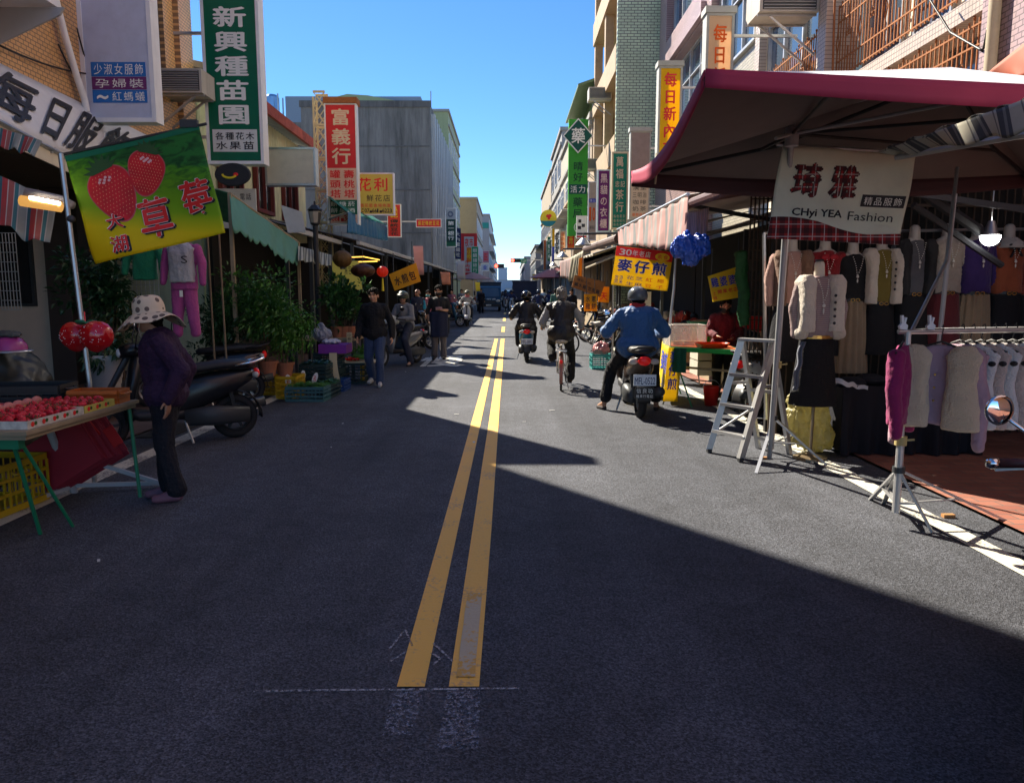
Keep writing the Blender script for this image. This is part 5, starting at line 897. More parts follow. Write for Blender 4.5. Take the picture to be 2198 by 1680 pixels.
# ---- trucks
def truck(label, pos, rz, w_=1.8, cabc=None, boxc=None, boxh=2.15):
    t = thing('truck', label, 'truck', (0, 0, 0), 'small trucks'); h = w_ / 2; m = MB()
    prof = [(0, .38), (-.02, .9), (.06, 1.02), (.42, 1.78), (.6, 1.88), (1.6, 1.9), (1.6, .38)]; m.slab([(-h, y, z) for y, z in prof], (w_, 0, 0)); build('cab', m, cabc, t)
    m = MB(); m.slab([(-h + .12, .075, 1.08), (h - .12, .075, 1.08), (h - .2, .40, 1.72), (-h + .2, .40, 1.72)], (0, -.02, .01)); build('windscreen', m, GLASS, t)
    m = MB(); m.box(-h + .02, h - .02, 1.66, 4.3, .75, boxh); m.box(-h - .03, h + .03, 1.62, 4.35, boxh, boxh + .06); build('cargo_box', m, boxc, t)
    m = MB(); m.box(-h + .02, h - .02, -.08, .02, .34, .55); build('bumper', m, BLACKP, t); m = MB(); m.box(-.5, .5, -.06, -.025, .62, .78); build('grille', m, DARKG, t)
    for s in (1, -1):
        m = MB(); m.ell((s * (h - .2), -.03, .78), (.17, .05, .1), 12, 8); build('headlight', m, mat('truck_lamp', (.75, .65, .5), rough=.1, var=0), t, smooth=True); m = MB(); m.tube([(s * h, .3, 1.1), (s * (h + .16), .22, 1.3)], .015, 6); m.box(s * (h + .16) - .06, s * (h + .16) + .06, .2, .24, 1.2, 1.5); build('wing_mirror', m, BLACKP, t)
        for y in (.75, 3.5):
            m = MB(); m.cyl((s * (h - .2), y, .34), (s * (h - .02), y, .34), .34, n=22); wv = build('wheel', m, RUBBER, t); m = MB(); m.cyl((s * (h - .03), y, .34), (s * (h - .01), y, .34), .18, n=16); build('rim', m, STEEL, wv)
    m = MB(); m.box(-.19, .19, -.1, -.085, .42, .52); p = build('number_plate', m, WPRINT, t); m = MB(); put_text(m, Plane((-.19, -.1, .42), (.38, 0, 0), (0, 0, .1)), 'ALE-6053', .08, .15, .92, .85, latin=True); build('lettering', m, INK, p)
    m = MB(); put_text(m, Plane((-.55, -.03, .83), (1.1, 0, 0), (0, 0, .16)), '吉明通', .0, .0, 1, 1); build('cab_lettering', m, WPRINT, t)
    place(t, pos, rz); return t
truck('dark blue box truck parked facing the camera on the left side', GP(1049, 663, 56), 0, cabc=plain('truck_blue', (.02, .06, .11), rough=.25), boxc=plain('truck_box_dark', (.03, .05, .08), dirt=.2))
truck('dark truck seen from behind ahead of the riders', GP(1124, 655, 62), R(180), w_=1.9, cabc=plain('truck_dark', (.02, .025, .05)), boxc=plain('truck_tail', (.025, .03, .06)), boxh=2.2)
person('person in dark clothes standing in front of the dark blue truck', GP(1033, 668, 51), R(180), 1.68, top=NAVY, pants=NAVY, shoes=BLACKP, voxel=.016, hairstyle='short')
def car(label, pos, rz, col):
    t = thing('parked_car', label, 'car', (0, 0, 0), 'cars down the street'); m = MB(); m.loft([(-2.1, 0, .62, .6, .2, 3), (-2, 0, .62, .8, .3, 4), (-.9, 0, .66, .86, .38, 5), (1.2, 0, .66, .86, .38, 5), (2.0, 0, .62, .8, .3, 4), (2.15, 0, .6, .6, .2, 3)], 20); build('body', m, col, t, smooth=True)
    m = MB(); m.loft([(-1.2, 0, 1.0, .72, .05, 3), (-.7, 0, 1.2, .70, .26, 4), (.6, 0, 1.22, .70, .27, 4), (1.7, 0, 1.02, .74, .05, 3)], 18); build('windows', m, DGLASS, t, smooth=True)
    for x in (-.78, .62):
        for y in (-1.35, 1.35): m = MB(); m.cyl((x, y, .31), (x + .16, y, .31), .31, n=18); build('wheel', m, RUBBER, t)
    for x in (-.6, .6): m = MB(); m.ell((x, -2.06, .7), (.17, .06, .08)); build('headlight', m, MATS['truck_lamp'], t)
    place(t, pos, rz)
car('pale car coming up the road behind the trucks', GP(1088, 650, 78), 0, plain('car_silver', (.35, .38, .4), rough=.2)); car('dark car parked in the shade behind the blue truck', GP(1068, 650, 84), 0, plain('car_dark', (.05, .07, .1), rough=.2))
# ================================================================ shared builders for the market
def posts(par, pts, h, r=.04, mt=DARKG):
    for (x, y) in pts: m = MB(); m.bar((x, y, gz(y)), (x, y, h), r * 2); build('post', m, mt, par)
def sheet(name, label, cat, TL, TR, BL, BR, mt, wave=.03, nw=7, scallop=0, nsc=12, thick=.006, group=None, nu=40, nv=8, bulge=0, par=None):
    TL, TR, BL, BR = V(TL), V(TR), V(BL), V(BR); N = (TR - TL).cross(BL - TL).normalized(); m = MB()
    def f(u, v):
        p = BL.lerp(BR, u).lerp(TL.lerp(TR, u), v); a = (1 - v)
        p = p + N * (wave * math.sin(u * nw * 6.28 + 1.3 * math.sin(u * 9)) * (.15 + a) + bulge * math.sin(u * 3.14) * math.sin(v * 3.14))
        if scallop and v < .5: p = p + (BL - TL).normalized() * (scallop * (1 - 2 * v) * (abs(math.sin(u * nsc * 3.1416)) - .5 + .35 * math.sin(u * 11)))
        return p
    m.grid(f, nu, nv); o = build(name, m, mt, par, smooth=True, solid=thick)
    return tag(o, label, cat, group) if cat else o
def crate(label, c, sx, sy, sz, mt, rz=0, group='plastic crates', solidp=False):
    t = thing('crate', label, 'crate', (0, 0, 0), group); m = MB(); a, b = sx / 2, sy / 2; w_ = .014
    for z in (w_, sz * .38, sz * .68, sz - w_):
        hh = w_ * (1.6 if z in (w_, sz - w_) else .8)
        for s in (1, -1): m.box(-a, a, s * b - w_ / 2, s * b + w_ / 2, z - hh, z + hh); m.box(s * a - w_ / 2, s * a + w_ / 2, -b + w_, b - w_, z - hh, z + hh)
    nx, ny = max(3, int(sx / .055)), max(3, int(sy / .055))
    for k in range(nx + 1):
        x = -a + sx * k / nx; e = .016 if k % 4 == 0 else .006
        for s in (1, -1): m.box(x - e / 2, x + e / 2, s * b - w_ * .4, s * b + w_ * .4, w_ * 2.7, sz - w_ * 2.7)
    for k in range(1, ny):
        y = -b + sy * k / ny; e = .016 if k % 4 == 0 else .006
        for s in (1, -1): m.box(s * a - w_ * .4, s * a + w_ * .4, y - e / 2, y + e / 2, w_ * 2.7, sz - w_ * 2.7)
    build('side', m, mt, t); m = MB(); m.box(-a + w_, a - w_, -b + w_, b - w_, .004, .012); build('base', m, mt, t)
    m = MB()
    for s in (1, -1): m.tube([(s * (a + .01), -.07, sz * .82), (s * (a + .03), -.06, sz * .78), (s * (a + .03), .06, sz * .78), (s * (a + .01), .07, sz * .82)], .008, 6)
    build('handle', m, mt, t); place(t, c, rz); return t
LEAF = mat('glossy_leaf', (.05, .15, .03), rough=.4, var=.7, scale=5, spec=.5, trans=.25); LEAF2 = mat('dark_leaf', (.02, .07, .022), rough=.35, var=.6, scale=5, spec=.5, trans=.15); LEAF3 = mat('fresh_leaf', (.09, .24, .03), rough=.45, var=.6, scale=6, trans=.3); BARK = plain('plant_stem', (.10, .065, .04), rough=.9)
YLEAF = mat('yellow_leaf', (.30, .22, .03), rough=.5, var=.4, scale=8, trans=.2)
def foliage(m, c, r, n, ll, shape=None, droop=.3, mi=0, mi2=None):
    c = V(c)
    clumps = [V((random.gauss(0, .42) * r[0], random.gauss(0, .42) * r[1], random.gauss(0, .42) * r[2])) for _ in range(max(4, n // 38))]
    for k in range(n):
        q = random.choice(clumps); d = V((random.gauss(0, 1), random.gauss(0, 1), random.gauss(0, 1))).normalized(); p = c + q + V((d.x * r[0], d.y * r[1], d.z * r[2])) * random.uniform(.12, .42)
        a = (d + V((0, 0, .35 - droop)) + V((random.uniform(-.5, .5), random.uniform(-.5, .5), random.uniform(-.4, .4)))).normalized(); s = a.cross(V((random.random(), random.random(), 1))).normalized(); up = s.cross(a); l = ll * random.uniform(.6, 1.3); w_ = l * .24
        m.add([p, p + a * l * .45 + s * w_ + up * .12 * l, p + a * l - up * droop * .4 * l, p + a * l * .45 - s * w_ + up * .12 * l, p + a * l * .45], [(0, 4, 1), (4, 2, 1), (0, 3, 4), (4, 3, 2)], mi2 if mi2 is not None and random.random() < .18 else mi)
def plant(name, label, base, h, r, n, ll, lm, pot=None, group='potted plants', lm2=None, droop=.3, trunkh=None, cz=None):
    base = V(base); t = thing(name, label, 'plant', base, group); ph = 0
    if pot: 
        pr, ph, pm = pot; m = MB(); m.lathe([(.001, 0), (pr * .72, 0), (pr * .95, ph * .85), (pr * 1.06, ph * .86), (pr * 1.06, ph), (pr * .9, ph), (pr * .86, ph * .9), (.001, ph * .88)], base, 18); build('pot', m, pm, t, smooth=False)
    m = MB(); cz = cz or (h - r[2] * .9)
    for k in range(5):
        a = random.random() * 6.28; q = random.uniform(.1, .75); tip = base + V((math.cos(a) * r[0] * q, math.sin(a) * r[1] * q, cz + r[2] * random.uniform(-.2, .6))); m.tube([base + V((math.cos(a) * .02, math.sin(a) * .02, ph * .85)), base.lerp(tip, .5) + V((0, 0, .06)), tip], [.013, .009, .004], 5)
    build('stem', m, BARK, t); m = MB(); foliage(m, base + V((0, 0, cz)), r, n, ll, droop=droop, mi2=1 if lm2 else None); build('foliage', m, [lm, lm2] if lm2 else lm, t); return t
def gsolid(m, c, w_, h, dep, M, sleeves=None, neckw=.08, flare=1.0, sleevelen=.5, drop=.03, open_=0):
    """garment volume hanging from shoulder line c: M maps local (x across, y depth, z up)"""
    c = V(c); s0 = len(m.v); hw = w_ / 2
    m.loft([(-h, 0, 0, hw * .84 * flare, dep * .5, 3), (-h * .75, 0, 0, hw * .82 * flare, dep * .52, 2.6), (-h * .45, 0, 0, hw * .80, dep * .52, 2.6), (-h * .22, 0, 0, hw * .86, dep * .52, 2.6), (-drop * 1.6, 0, 0, hw * .98, dep * .42, 2.6), (-drop * .4, 0, 0, hw * .7, dep * .36, 2.4), (.015, 0, 0, neckw, dep * .3, 2)], 20, axis='Z')
    if sleeves:
        for s in (1, -1): m.caps((s * hw * .9, 0, -.05), (s * (hw + .035), 0, -sleevelen * .5), .055, .05, 10); m.caps((s * (hw + .035), 0, -sleevelen * .5), (s * (hw + sleeves), -.03, -sleevelen), .05, .038, 10)
    for i in range(s0, len(m.v)): m.v[i] = c + M @ m.v[i]
I3 = Matrix.Identity(3)
# ================================================================ left: strawberry stall
t = thing('market_table', 'plywood strawberry table on green and silver trestle legs', 'table', (-3.4, 5, 0))
m = MB(); m.box(-4.3, -2.85, 4.36, 5.72, .72, .745); m.box(-4.25, -2.87, 4.38, 5.7, .69, .718); build('tabletop', m, WOOD, t)
for pts, mt, r in ((((-3.0, 4.45, .69), (-3.05, 4.72, 0)), GREENP, .013), (((-2.96, 4.45, .69), (-2.93, 4.88, .0)), GREENP, .011), (((-2.9, 5.66, .69), (-2.84, 5.62, 0)), GREENP, .014), (((-3.5, 5.55, .69), (-3.42, 5.75, 0)), PIPEG, .028), (((-4.1, 4.45, .69), (-4.2, 4.5, 0)), GREENP, .018), (((-4.2, 5.6, .69), (-4.3, 5.7, 0)), PIPEG, .022)): m = MB(); m.tube(pts, r, 8); build('leg', m, mt, t)
m = MB(); m.box(-4.3, -2.93, 4.40, 4.46, .63, .688); build('rail', m, GREENP, t)
m = MB(); m.bar((-3.38, 5.72, .30), (-2.72, 5.85, .03), .03); m.bar((-3.42, 5.75, .06), (-2.8, 5.9, .04), .03); m.bar((-3.42, 5.75, .06), (-3.6, 5.2, .02), .03); build('brace', m, PIPEG, t)
TRAYP = mat('printed_tray_card', (.60, .58, .50), rough=.7, var=.5, scale=28)
def tray(label, x0, x1, y0, y1, z, mt, h=.05):
    m = MB(); e = .006; m.box(x0, x1, y0, y1, z, z + .006); m.box(x0, x0 + e, y0, y1, z + .006, z + h); m.box(x1 - e, x1, y0, y1, z + .006, z + h); m.box(x0 + e, x1 - e, y0, y0 + e, z + .006, z + h); m.box(x0 + e, x1 - e, y1 - e, y1, z + .006, z + h); t = thing('fruit_tray', label, 'tray', (x0, y0, z)); build('tray', m, mt, t)
    m = MB(); n = int((y1 - y0) / .11)
    for k in range(n): yy = y0 + .05 + k * .11; m.ell((x1 + .001, yy, z + h * .5), (.001, .018, .016), 8, 5, 0); m.ell((x1 + .001, yy + .03, z + h * .55), (.001, .016, .012), 8, 5, 1)
    build('printed_motif', m, [REDM, LEAF], t); return t
tray('long white printed cardboard tray of strawberries along the front edge of the table', -3.32, -2.88, 4.42, 5.02, .746, TRAYP); tray('short yellow printed tray of strawberries at the far end of the table', -3.32, -2.88, 5.03, 5.42, .746, mat('yellow_tray_card', (.62, .55, .12), var=.3, scale=25)); tray('pink foam lined tray of strawberries behind the white printed tray', -3.84, -3.38, 4.40, 5.20, .746, plain('pink_foam', (.62, .22, .18)))
m = MB(); 
for k in range(9): y = 4.42 + k * .1; m.ell((-3.355, y + .05, .80), (.028, .056, .035), 10, 6)
tag(build('foam_strip', m, MATS['pink_foam'], remesh=.006, sm=1), 'puffy pink foam strip between the strawberry trays', 'foam packing')
BERRY = mat('strawberry_red', (.70, .014, .03), rough=.28, spec=.6, var=.35, scale=60, bump=.6, bscale=140)
m = MB(); m.lathe([(.001, -.027), (.011, -.02), (.019, -.004), (.020, .006), (.013, .016), (.001, .018)], n=10); bp = build('strawberry', m, BERRY, None, smooth=True); cm = MB()
for k in range(6): a = k * 1.047; cm.add([(0, 0, .017), (.011 * math.cos(a - .3), .011 * math.sin(a - .3), .0195), (.021 * math.cos(a), .021 * math.sin(a), .017), (.011 * math.cos(a + .3), .011 * math.sin(a + .3), .0195)], [(0, 1, 2, 3)])
cx = build('calyx', cm, LEAF, bp)
def berries(x0, x1, y0, y1, z, n, label, group, layers=2):
    global bpu
    nx = max(1, int((x1 - x0) / .042)); ny = max(1, int(n / nx / layers)); k = 0
    for L_ in range(layers):
        for i in range(nx):
            for j_ in range(ny):
                o = bp if not bpu else dup(bp); bpu = True
                o['label'] = label; o['category'] = 'strawberry'; o['group'] = group
                o.location = (x0 + (x1 - x0) * (i + .5 + random.uniform(-.3, .3)) / nx, y0 + (y1 - y0) * (j_ + .5 + random.uniform(-.3, .3)) / ny, z + .02 + L_ * .026 + random.uniform(0, .008)); o.rotation_euler = (random.uniform(.8, 2.3), random.uniform(-.5, .5), random.uniform(0, 6.28)); s = random.uniform(.95, 1.35); o.scale = (s, s, s)
bpu = False
berries(-3.29, -2.91, 4.44, 5.0, .75, 110, 'ripe strawberry heaped in the white printed tray', 'strawberries in the white printed tray'); berries(-3.29, -2.91, 5.05, 5.4, .75, 64, 'ripe strawberry heaped in the yellow printed tray', 'strawberries in the yellow printed tray'); berries(-3.80, -3.42, 4.43, 5.17, .76, 96, 'ripe strawberry heaped in the pink lined tray', 'strawberries in the pink lined tray', 1)
crate('black plastic crate propped at the back of the strawberry table', (-3.62, 5.55, .75), .62, .34, .13, BLACKP, R(8)); crate('orange plastic crate at the far end of the strawberry table', (-3.08, 5.58, .746), .36, .2, .09, plain('orange_plastic', (.55, .13, .02), rough=.4), R(3)); crate('black plastic crate behind the pink lined tray', (-4.08, 5.1, .746), .38, .6, .14, BLACKP, 0)
YCR = plain('yellow_plastic', (.50, .33, .012), rough=.4)
crate('yellow plastic crate on the ground under the strawberry table', (-3.74, 5.25, .02), .46, .62, .34, YCR, R(-4)); crate('second yellow crate further under the strawberry table', (-4.2, 4.9, .02), .44, .6, .34, YCR, R(4))
t = thing('foam_bundle', 'leaning bundle of dark red foam sheets tied with string under the table', 'bundle', (-3.35, 5.6, 0)); m = MB(); ca, sa = math.cos(R(32)), math.sin(R(32)); U_, V_ = V((ca, .15, sa)).normalized(), V((-sa, .05, ca)).normalized(); N_ = U_.cross(V_).normalized()
for k in range(15): m.obox(V((-3.42 + k * .005, 5.62, .33)) + N_ * (-.012 * k) + V_ * random.uniform(-.02, .02) + U_ * (.006 * k + random.uniform(-.02, .02)), U_, V_, N_, .22 + random.uniform(0, .02), .19, .0035)
build('sheet_stack', m, plain('crimson_foam', (.26, .01, .025), rough=.7), t)
m = MB(); m.obox((-3.14, 5.75, .42), U_, V_, N_, .1, .08, .004); m.obox((-3.3, 5.72, .5), V((.8, .1, .6)).normalized(), V((-.6, 0, .8)), V((0, 1, 0)), .09, .1, .004); build('loose_sheet', m, plain('bright_red_foam', (.45, .01, .012)), t)
m = MB(); c = V((-3.38, 5.6, .33)); 
for o_ in (-.09, .08): m.tube([c + V_ * (o_) - U_ * .22 - N_ * .2, c + V_ * o_ + U_ * .26 - N_ * .2], .004, 5)
build('string', m, plain('pale_string', (.5, .42, .35)), t)
# stall pole, flag, balloon
t = thing('stall_pole', 'slim galvanised pole leaning up from the strawberry table', 'pole', PY(192, 820, 6.0)); m = MB(); m.tube([PY(130, 330, 6.0), PY(152, 505, 6.0), PY(192, 820, 6.0), V((-3.4, 6.0, 0))], .020, 8); build('pole', m, STEEL, t); m = MB(); m.ell(PY(152, 470, 6.0), (.035, .03, .03)); build('clamp', m, DARKG, t)
FY = 6.25; A, B, C_, D_ = PY(140, 335, FY), PY(430, 266, FY), PY(205, 567, FY), PY(486, 500, FY)
t = thing('banner', 'green and yellow banner printed with two big strawberries and red characters', 'banner', A); pl = Plane(C_, D_ - C_, A - C_)
def wv(u, v): return .018 * math.sin(v * 9 + u * 2.5) * (1 - v) + .022 * math.sin(u * 7 + v * 2) * (1 - v * .7)
pl.wave = wv
def bannermat():
    m = mat('printed_banner', (.1, .3, .02), rough=.6, var=0); t_ = m.node_tree; N = t_.nodes; L = t_.links; b = N['Principled BSDF']; tc = N.new('ShaderNodeTexCoord'); sp = N.new('ShaderNodeSeparateXYZ'); L.new(tc.outputs['UV'], sp.inputs[0])
    mt = N.new('ShaderNodeMath'); mt.operation = 'MULTIPLY_ADD'; L.new(sp.outputs['X'], mt.inputs[0]); mt.inputs[1].default_value = .38; L.new(sp.outputs['Y'], mt.inputs[2])
    cr = N.new('ShaderNodeValToRGB'); L.new(mt.outputs[0], cr.inputs[0]); e = cr.color_ramp.elements; e[0].position = .12; e[0].color = (.95, .70, .0, 1); e[1].position = .97; e[1].color = (.10, .40, .02, 1); q = e.new(.36); q.color = (.88, .74, .005, 1); q = e.new(.55); q.color = (.30, .56, .01, 1); q = e.new(1.0); q.color = (.03, .24, .04, 1)
    mp = N.new('ShaderNodeMapping'); mp.inputs['Scale'].default_value = (5, 9, 1); mp.inputs['Rotation'].default_value = (0, 0, .8); L.new(tc.outputs['UV'], mp.inputs[0]); no = N.new('ShaderNodeTexNoise'); no.inputs['Scale'].default_value = 1.6; no.inputs['Detail'].default_value = 3; no.inputs['Distortion'].default_value = 1.2; L.new(mp.outputs[0], no.inputs['Vector'])
    r1 = N.new('ShaderNodeMapRange'); L.new(no.outputs['Fac'], r1.inputs['Value']); r1.inputs['From Min'].default_value = .42; r1.inputs['From Max'].default_value = .62; r2 = N.new('ShaderNodeMapRange'); L.new(mt.outputs[0], r2.inputs['Value']); r2.inputs['From Min'].default_value = .68; r2.inputs['From Max'].default_value = 1.0
    mu = N.new('ShaderNodeMath'); mu.operation = 'MULTIPLY'; L.new(r1.outputs[0], mu.inputs[0]); L.new(r2.outputs[0], mu.inputs[1]); mx = N.new('ShaderNodeMix'); mx.data_type = 'RGBA'; L.new(mu.outputs[0], mx.inputs['Factor']); L.new(cr.outputs[0], mx.inputs['A']); mx.inputs['B'].default_value = (.012, .10, .02, 1)
    L.new(mx.outputs['Result'], b.inputs['Base Color']); tl = N.new('ShaderNodeBsdfTranslucent'); L.new(mx.outputs['Result'], tl.inputs[0]); ms = N.new('ShaderNodeMixShader'); ms.inputs[0].default_value = .3; L.new(b.outputs[0], ms.inputs[1]); L.new(tl.outputs[0], ms.inputs[2]); L.new(ms.outputs[0], N['Material Output'].inputs[0]); return m
m = MB(); m.grid(lambda u, v: pl.p(u, v, 0), 44, 30); build('cloth', m, bannermat(), t, smooth=True, solid=.002)
m = MB(); m.grid(lambda u, v: pl.p(u, .945 + .05 * v, .004), 44, 2); build('top_hem', m, plain('dark_green_hem', (.005, .16, .08)), t, solid=.002)
m = MB(); m.tube([A + V((-.03, 0, .01)), B + V((.05, 0, 0))], .012, 8); m.box(B.x - .16, B.x - .02, FY - .02, FY + .02, B.z - .03, B.z + .03); build('top_rod', m, DARKG, t)
def berry_print(cu, cv, ru, rv, ang, lean):
    ca, sa = math.cos(ang), math.sin(ang); AR = .76
    def o(u, v): x = u * ca - v * sa; y = u * sa + v * ca; return cu + x, cv + y / AR
    def heart(s_, k): a = 2 * math.pi * k / 40; r = 1 - .0 * math.sin(a); x = math.cos(a) * ru * (1 + .22 * math.sin(a)); y = math.sin(a) * rv * (1 if math.sin(a) > 0 else 1.28); return x * s_, y * s_
    for s_, mt_, d_ in ((1.05, plain('pink_halo', (.55, .12, .13)), .004), (1, mat('berry_print', (.66, .012, .025), var=.45, scale=9, rough=.5), .006)):
        m = MB(); n = 7; vs = []; fs = []
        for r_ in range(n + 1):
            for k in range(40): x, y = heart(s_ * r_ / n, k); u, v = o(x, y); vs.append(pl.p(u, v, d_))
        for r_ in range(n):
            for k in range(40): fs.append((r_ * 40 + k, r_ * 40 + (k + 1) % 40, (r_ + 1) * 40 + (k + 1) % 40, (r_ + 1) * 40 + k))
        m.add(vs, fs); build('strawberry_print', m, mt_, t)
    m = MB()
    for i in range(-6, 7):
        for j_ in range(-7, 7):
            x, y = (i + (j_ % 2) * .5) * ru * .16, j_ * rv * .15
            if (x / ru / (1 + .2 * y / rv)) ** 2 + (y / (rv * (1 if y > 0 else 1.28))) ** 2 < .84: u, v = o(x, y); m.add([pl.p(u + .0028 * math.cos(q), v + .007 * math.sin(q), .009) for q in (0, 1.57, 3.14, 4.71)], [(0, 1, 2, 3)])
    build('seed_print', m, plain('seed_print', (.88, .42, .22)), t)
    m = MB()
    for i in range(7): x, y = o(ru * (-.35 + .09 * i), rv * (.52 + .1 * math.sin(i * 2.1))); m.add([pl.p(x + .011 * math.cos(q * .785), y + .012 * math.sin(q * .785), .0095) for q in range(8)], [tuple(range(8))])
    build('gloss_print', m, plain('gloss_print', (.85, .5, .52)), t)
    m = MB()
    for q in range(7):
        a = math.pi * (.12 + .76 * q / 6); b0 = o(0, rv * .86); tip = o(math.cos(a) * ru * .95, rv * .8 + math.sin(a) * rv * .75); pr = ((tip[1] - b0[1]) * .16, -(tip[0] - b0[0]) * .16); mid_ = ((b0[0] + tip[0]) / 2, (b0[1] + tip[1]) / 2)
        m.add([pl.p(*b0, .0095), pl.p(mid_[0] + pr[0], mid_[1] + pr[1], .0095), pl.p(*tip, .0095), pl.p(mid_[0] - pr[0], mid_[1] - pr[1], .0095)], [(0, 1, 2, 3)])
    build('calyx_print', m, plain('calyx_green', (.03, .10, .03)), t)
berry_print(.27, .60, .155, .17, R(14), 0); berry_print(.545, .71, .13, .135, R(-24), 0)
for off, mt_, dd in ((.014, INK, .010), (0, WPRINT, .0115), (None, REDM, .0135)):
    m = MB()
    for ch, u0, v0, u1, v1 in (('草', .38, .50, .66, .93), ('莓', .72, .44, .99, .83), ('大', .16, .59, .30, .75), ('湖', .16, .79, .31, .97)):
        o_ = off or 0; s0 = len(m.v)
        bb = .075 if off is not None else .05; put_text(m, pl, ch, u0 + o_, v0 + o_, u1 + o_, v1 + o_, bold=bb, d=dd)
        if off is not None: put_text(m, pl, ch, u0 + o_ - .006, v0 + o_ - .006, u1 + o_ - .006, v1 + o_ - .006, bold=.03, d=dd + .0004)
    build('lettering', m, mt_, t)
t = thing('strawberry_balloon', 'pair of shiny red inflatable strawberries tied to the stall pole', 'balloon', PY(190, 720, 5.9)); BALM = mat('shiny_red_vinyl', (.55, .008, .012), rough=.18, spec=.7, var=.1, bump=.4, bscale=9)
for px, rx, rz_ in ((163, .125, .112), (207, .13, .118)):
    c = PY(px, 720, 5.88 if px > 200 else 5.98); m = MB(); m.ell(c, (rx, .10, rz_), 24, 16); m.ell(c + V((0, 0, -.035)), (rx * .7, .075, rz_ * .82), 20, 14); b_ = build('balloon', m, BALM, t, remesh=.008, sm=3, disp=(.006, 14))
    m = MB()
    for k in range(46):
        a, b = random.uniform(-1.2, 1.2), random.uniform(-1, 1); m.ell(c + V((math.sin(a) * math.cos(b) * rx * .98, -math.cos(a) * math.cos(b) * .103, math.sin(b) * rz_ * .9)), (.0028, .002, .0045), 5, 4)
    build('seed', m, WPRINT, b_)
m = MB(); c = PY(183, 692, 5.9)
for k in range(6): m.ell(c + V((random.uniform(-.08, .08), random.uniform(-.03, .02), random.uniform(-.01, .012))), (.045, .02, .016), 8, 6)
build('leaf_cap', m, plain('green_vinyl', (.01, .14, .06), rough=.3), t, remesh=.007, sm=1); m = MB(); m.tube([PY(183, 695, 5.9), PY(181, 670, 6.0)], .005, 5); build('string', m, REDM, t)
# striped awnings, tube lamp
STR = stripemat('serape_stripe', [((.45, .05, .05), 2), ((.6, .55, .5), .4), ((.42, .12, .1), 2), ((.6, .5, .45), .3), ((.05, .2, .22), 1.4), ((.5, .5, .46), .4), ((.33, .36, .32), 3), ((.6, .58, .5), .4), ((.03, .14, .17), 1.4)], 'U', .36)
t = thing('striped_awning', 'red teal and grey striped cloth awning over the strawberry stall', 'awning', PY(60, 450, 6.4)); sheet('canvas', None, None, PY(-60, 352, 6.6), PY(122, 432, 6.6), PY(-60, 470, 6.1), PY(108, 524, 6.1), STR, wave=.025, nw=2, scallop=.05, nsc=2, par=t); m = MB(); m.tube([PY(-60, 410, 6.5), PY(60, 424, 6.5), PY(160, 437, 6.35)], .014, 8); build('pole', m, DARKG, t)
sheet('striped_awning', 'small red and teal striped awning edge under the white canopy', 'awning', PY(-40, 262, 7.3), PY(90, 303, 7.3), PY(-40, 300, 7.0), PY(74, 334, 7.0), STR, wave=.02, nw=3)
t = thing('tube_lamp', 'lit fluorescent tube lamp clamped below the striped awning', 'lamp', PY(100, 430, 6.2)); m = MB(); m.tube([PY(58, 416, 6.2), PY(135, 432, 6.2), PY(158, 442, 6.2)], [.05, .045, .03], 10); build('housing', m, plain('lamp_housing', (.35, .32, .30)), t, smooth=True)
m = MB(); m.tube([PY(46, 431, 6.13), PY(130, 444, 6.13)], .045, 10); build('diffuser', m, mat('amber_diffuser', (.5, .25, .06), emit=.5, var=0), t, smooth=True); m = MB(); m.tube([PY(64, 424, 6.09), PY(128, 437, 6.09)], .014, 8); build('tube', m, mat('lit_tube', (1, .9, .75), emit=9, var=0), t)
# tarp-covered scooter with a pink helmet at the left edge
t = thing('covered_scooter', 'scooter under a dark olive cover at the left edge', 'scooter', PY(30, 830, 6.6)); c = PY(20, 800, 6.7); m = MB(); m.ell(c + V((-.15, .1, -.35)), (.42, .5, .6), 18, 12); m.ell(c + V((-.2, 0, .05)), (.28, .35, .32), 16, 10); m.ell(c + V((.1, -.1, -.45)), (.22, .4, .45), 16, 10); build('cover', m, mat('olive_tarpaulin', (.035, .034, .025), rough=.5, var=.3, bump=.5, bscale=5), t, remesh=.02, sm=2, disp=(.05, 4))
t = thing('motorcycle_helmet', 'pink open face helmet with a grey rim resting on the covered scooter', 'helmet', PY(25, 745, 6.5)); c = PY(20, 742, 6.5); m = MB(); m.lathe([(.14, 0), (.135, .05), (.10, .10), (.05, .125), (.001, .13)], c + V((0, 0, -.04)), 24); build('shell', m, plain('pink_gloss', (.36, .05, .22), rough=.2), t, smooth=True); m = MB(); m.lathe([(.14, -.012), (.175, -.01), (.18, 0), (.145, .012), (.14, -.012)], c + V((0, 0, -.045)), 24); build('rim', m, STEEL, t, smooth=True); m = MB(); m.ell(c + V((-.02, 0, .10)), (.12, .1, .03)); m.ell(c + V((.05, -.03, .09)), (.07, .05, .02)); build('cloth', m, plain('grey_cloth', (.07, .075, .07)), t, remesh=.01, disp=(.015, 25))
tag(build('wall_poster', MB().box(PY(152, 0, 12.6).x, PY(168, 0, 12.6).x, 12.60, 12.62, PY(0, 540, 12.6).z, PY(0, 497, 12.6).z), mat('orange_black_poster', (.35, .13, .02), var=.8, scale=9)), 'small orange and black poster on the dark column', 'poster')
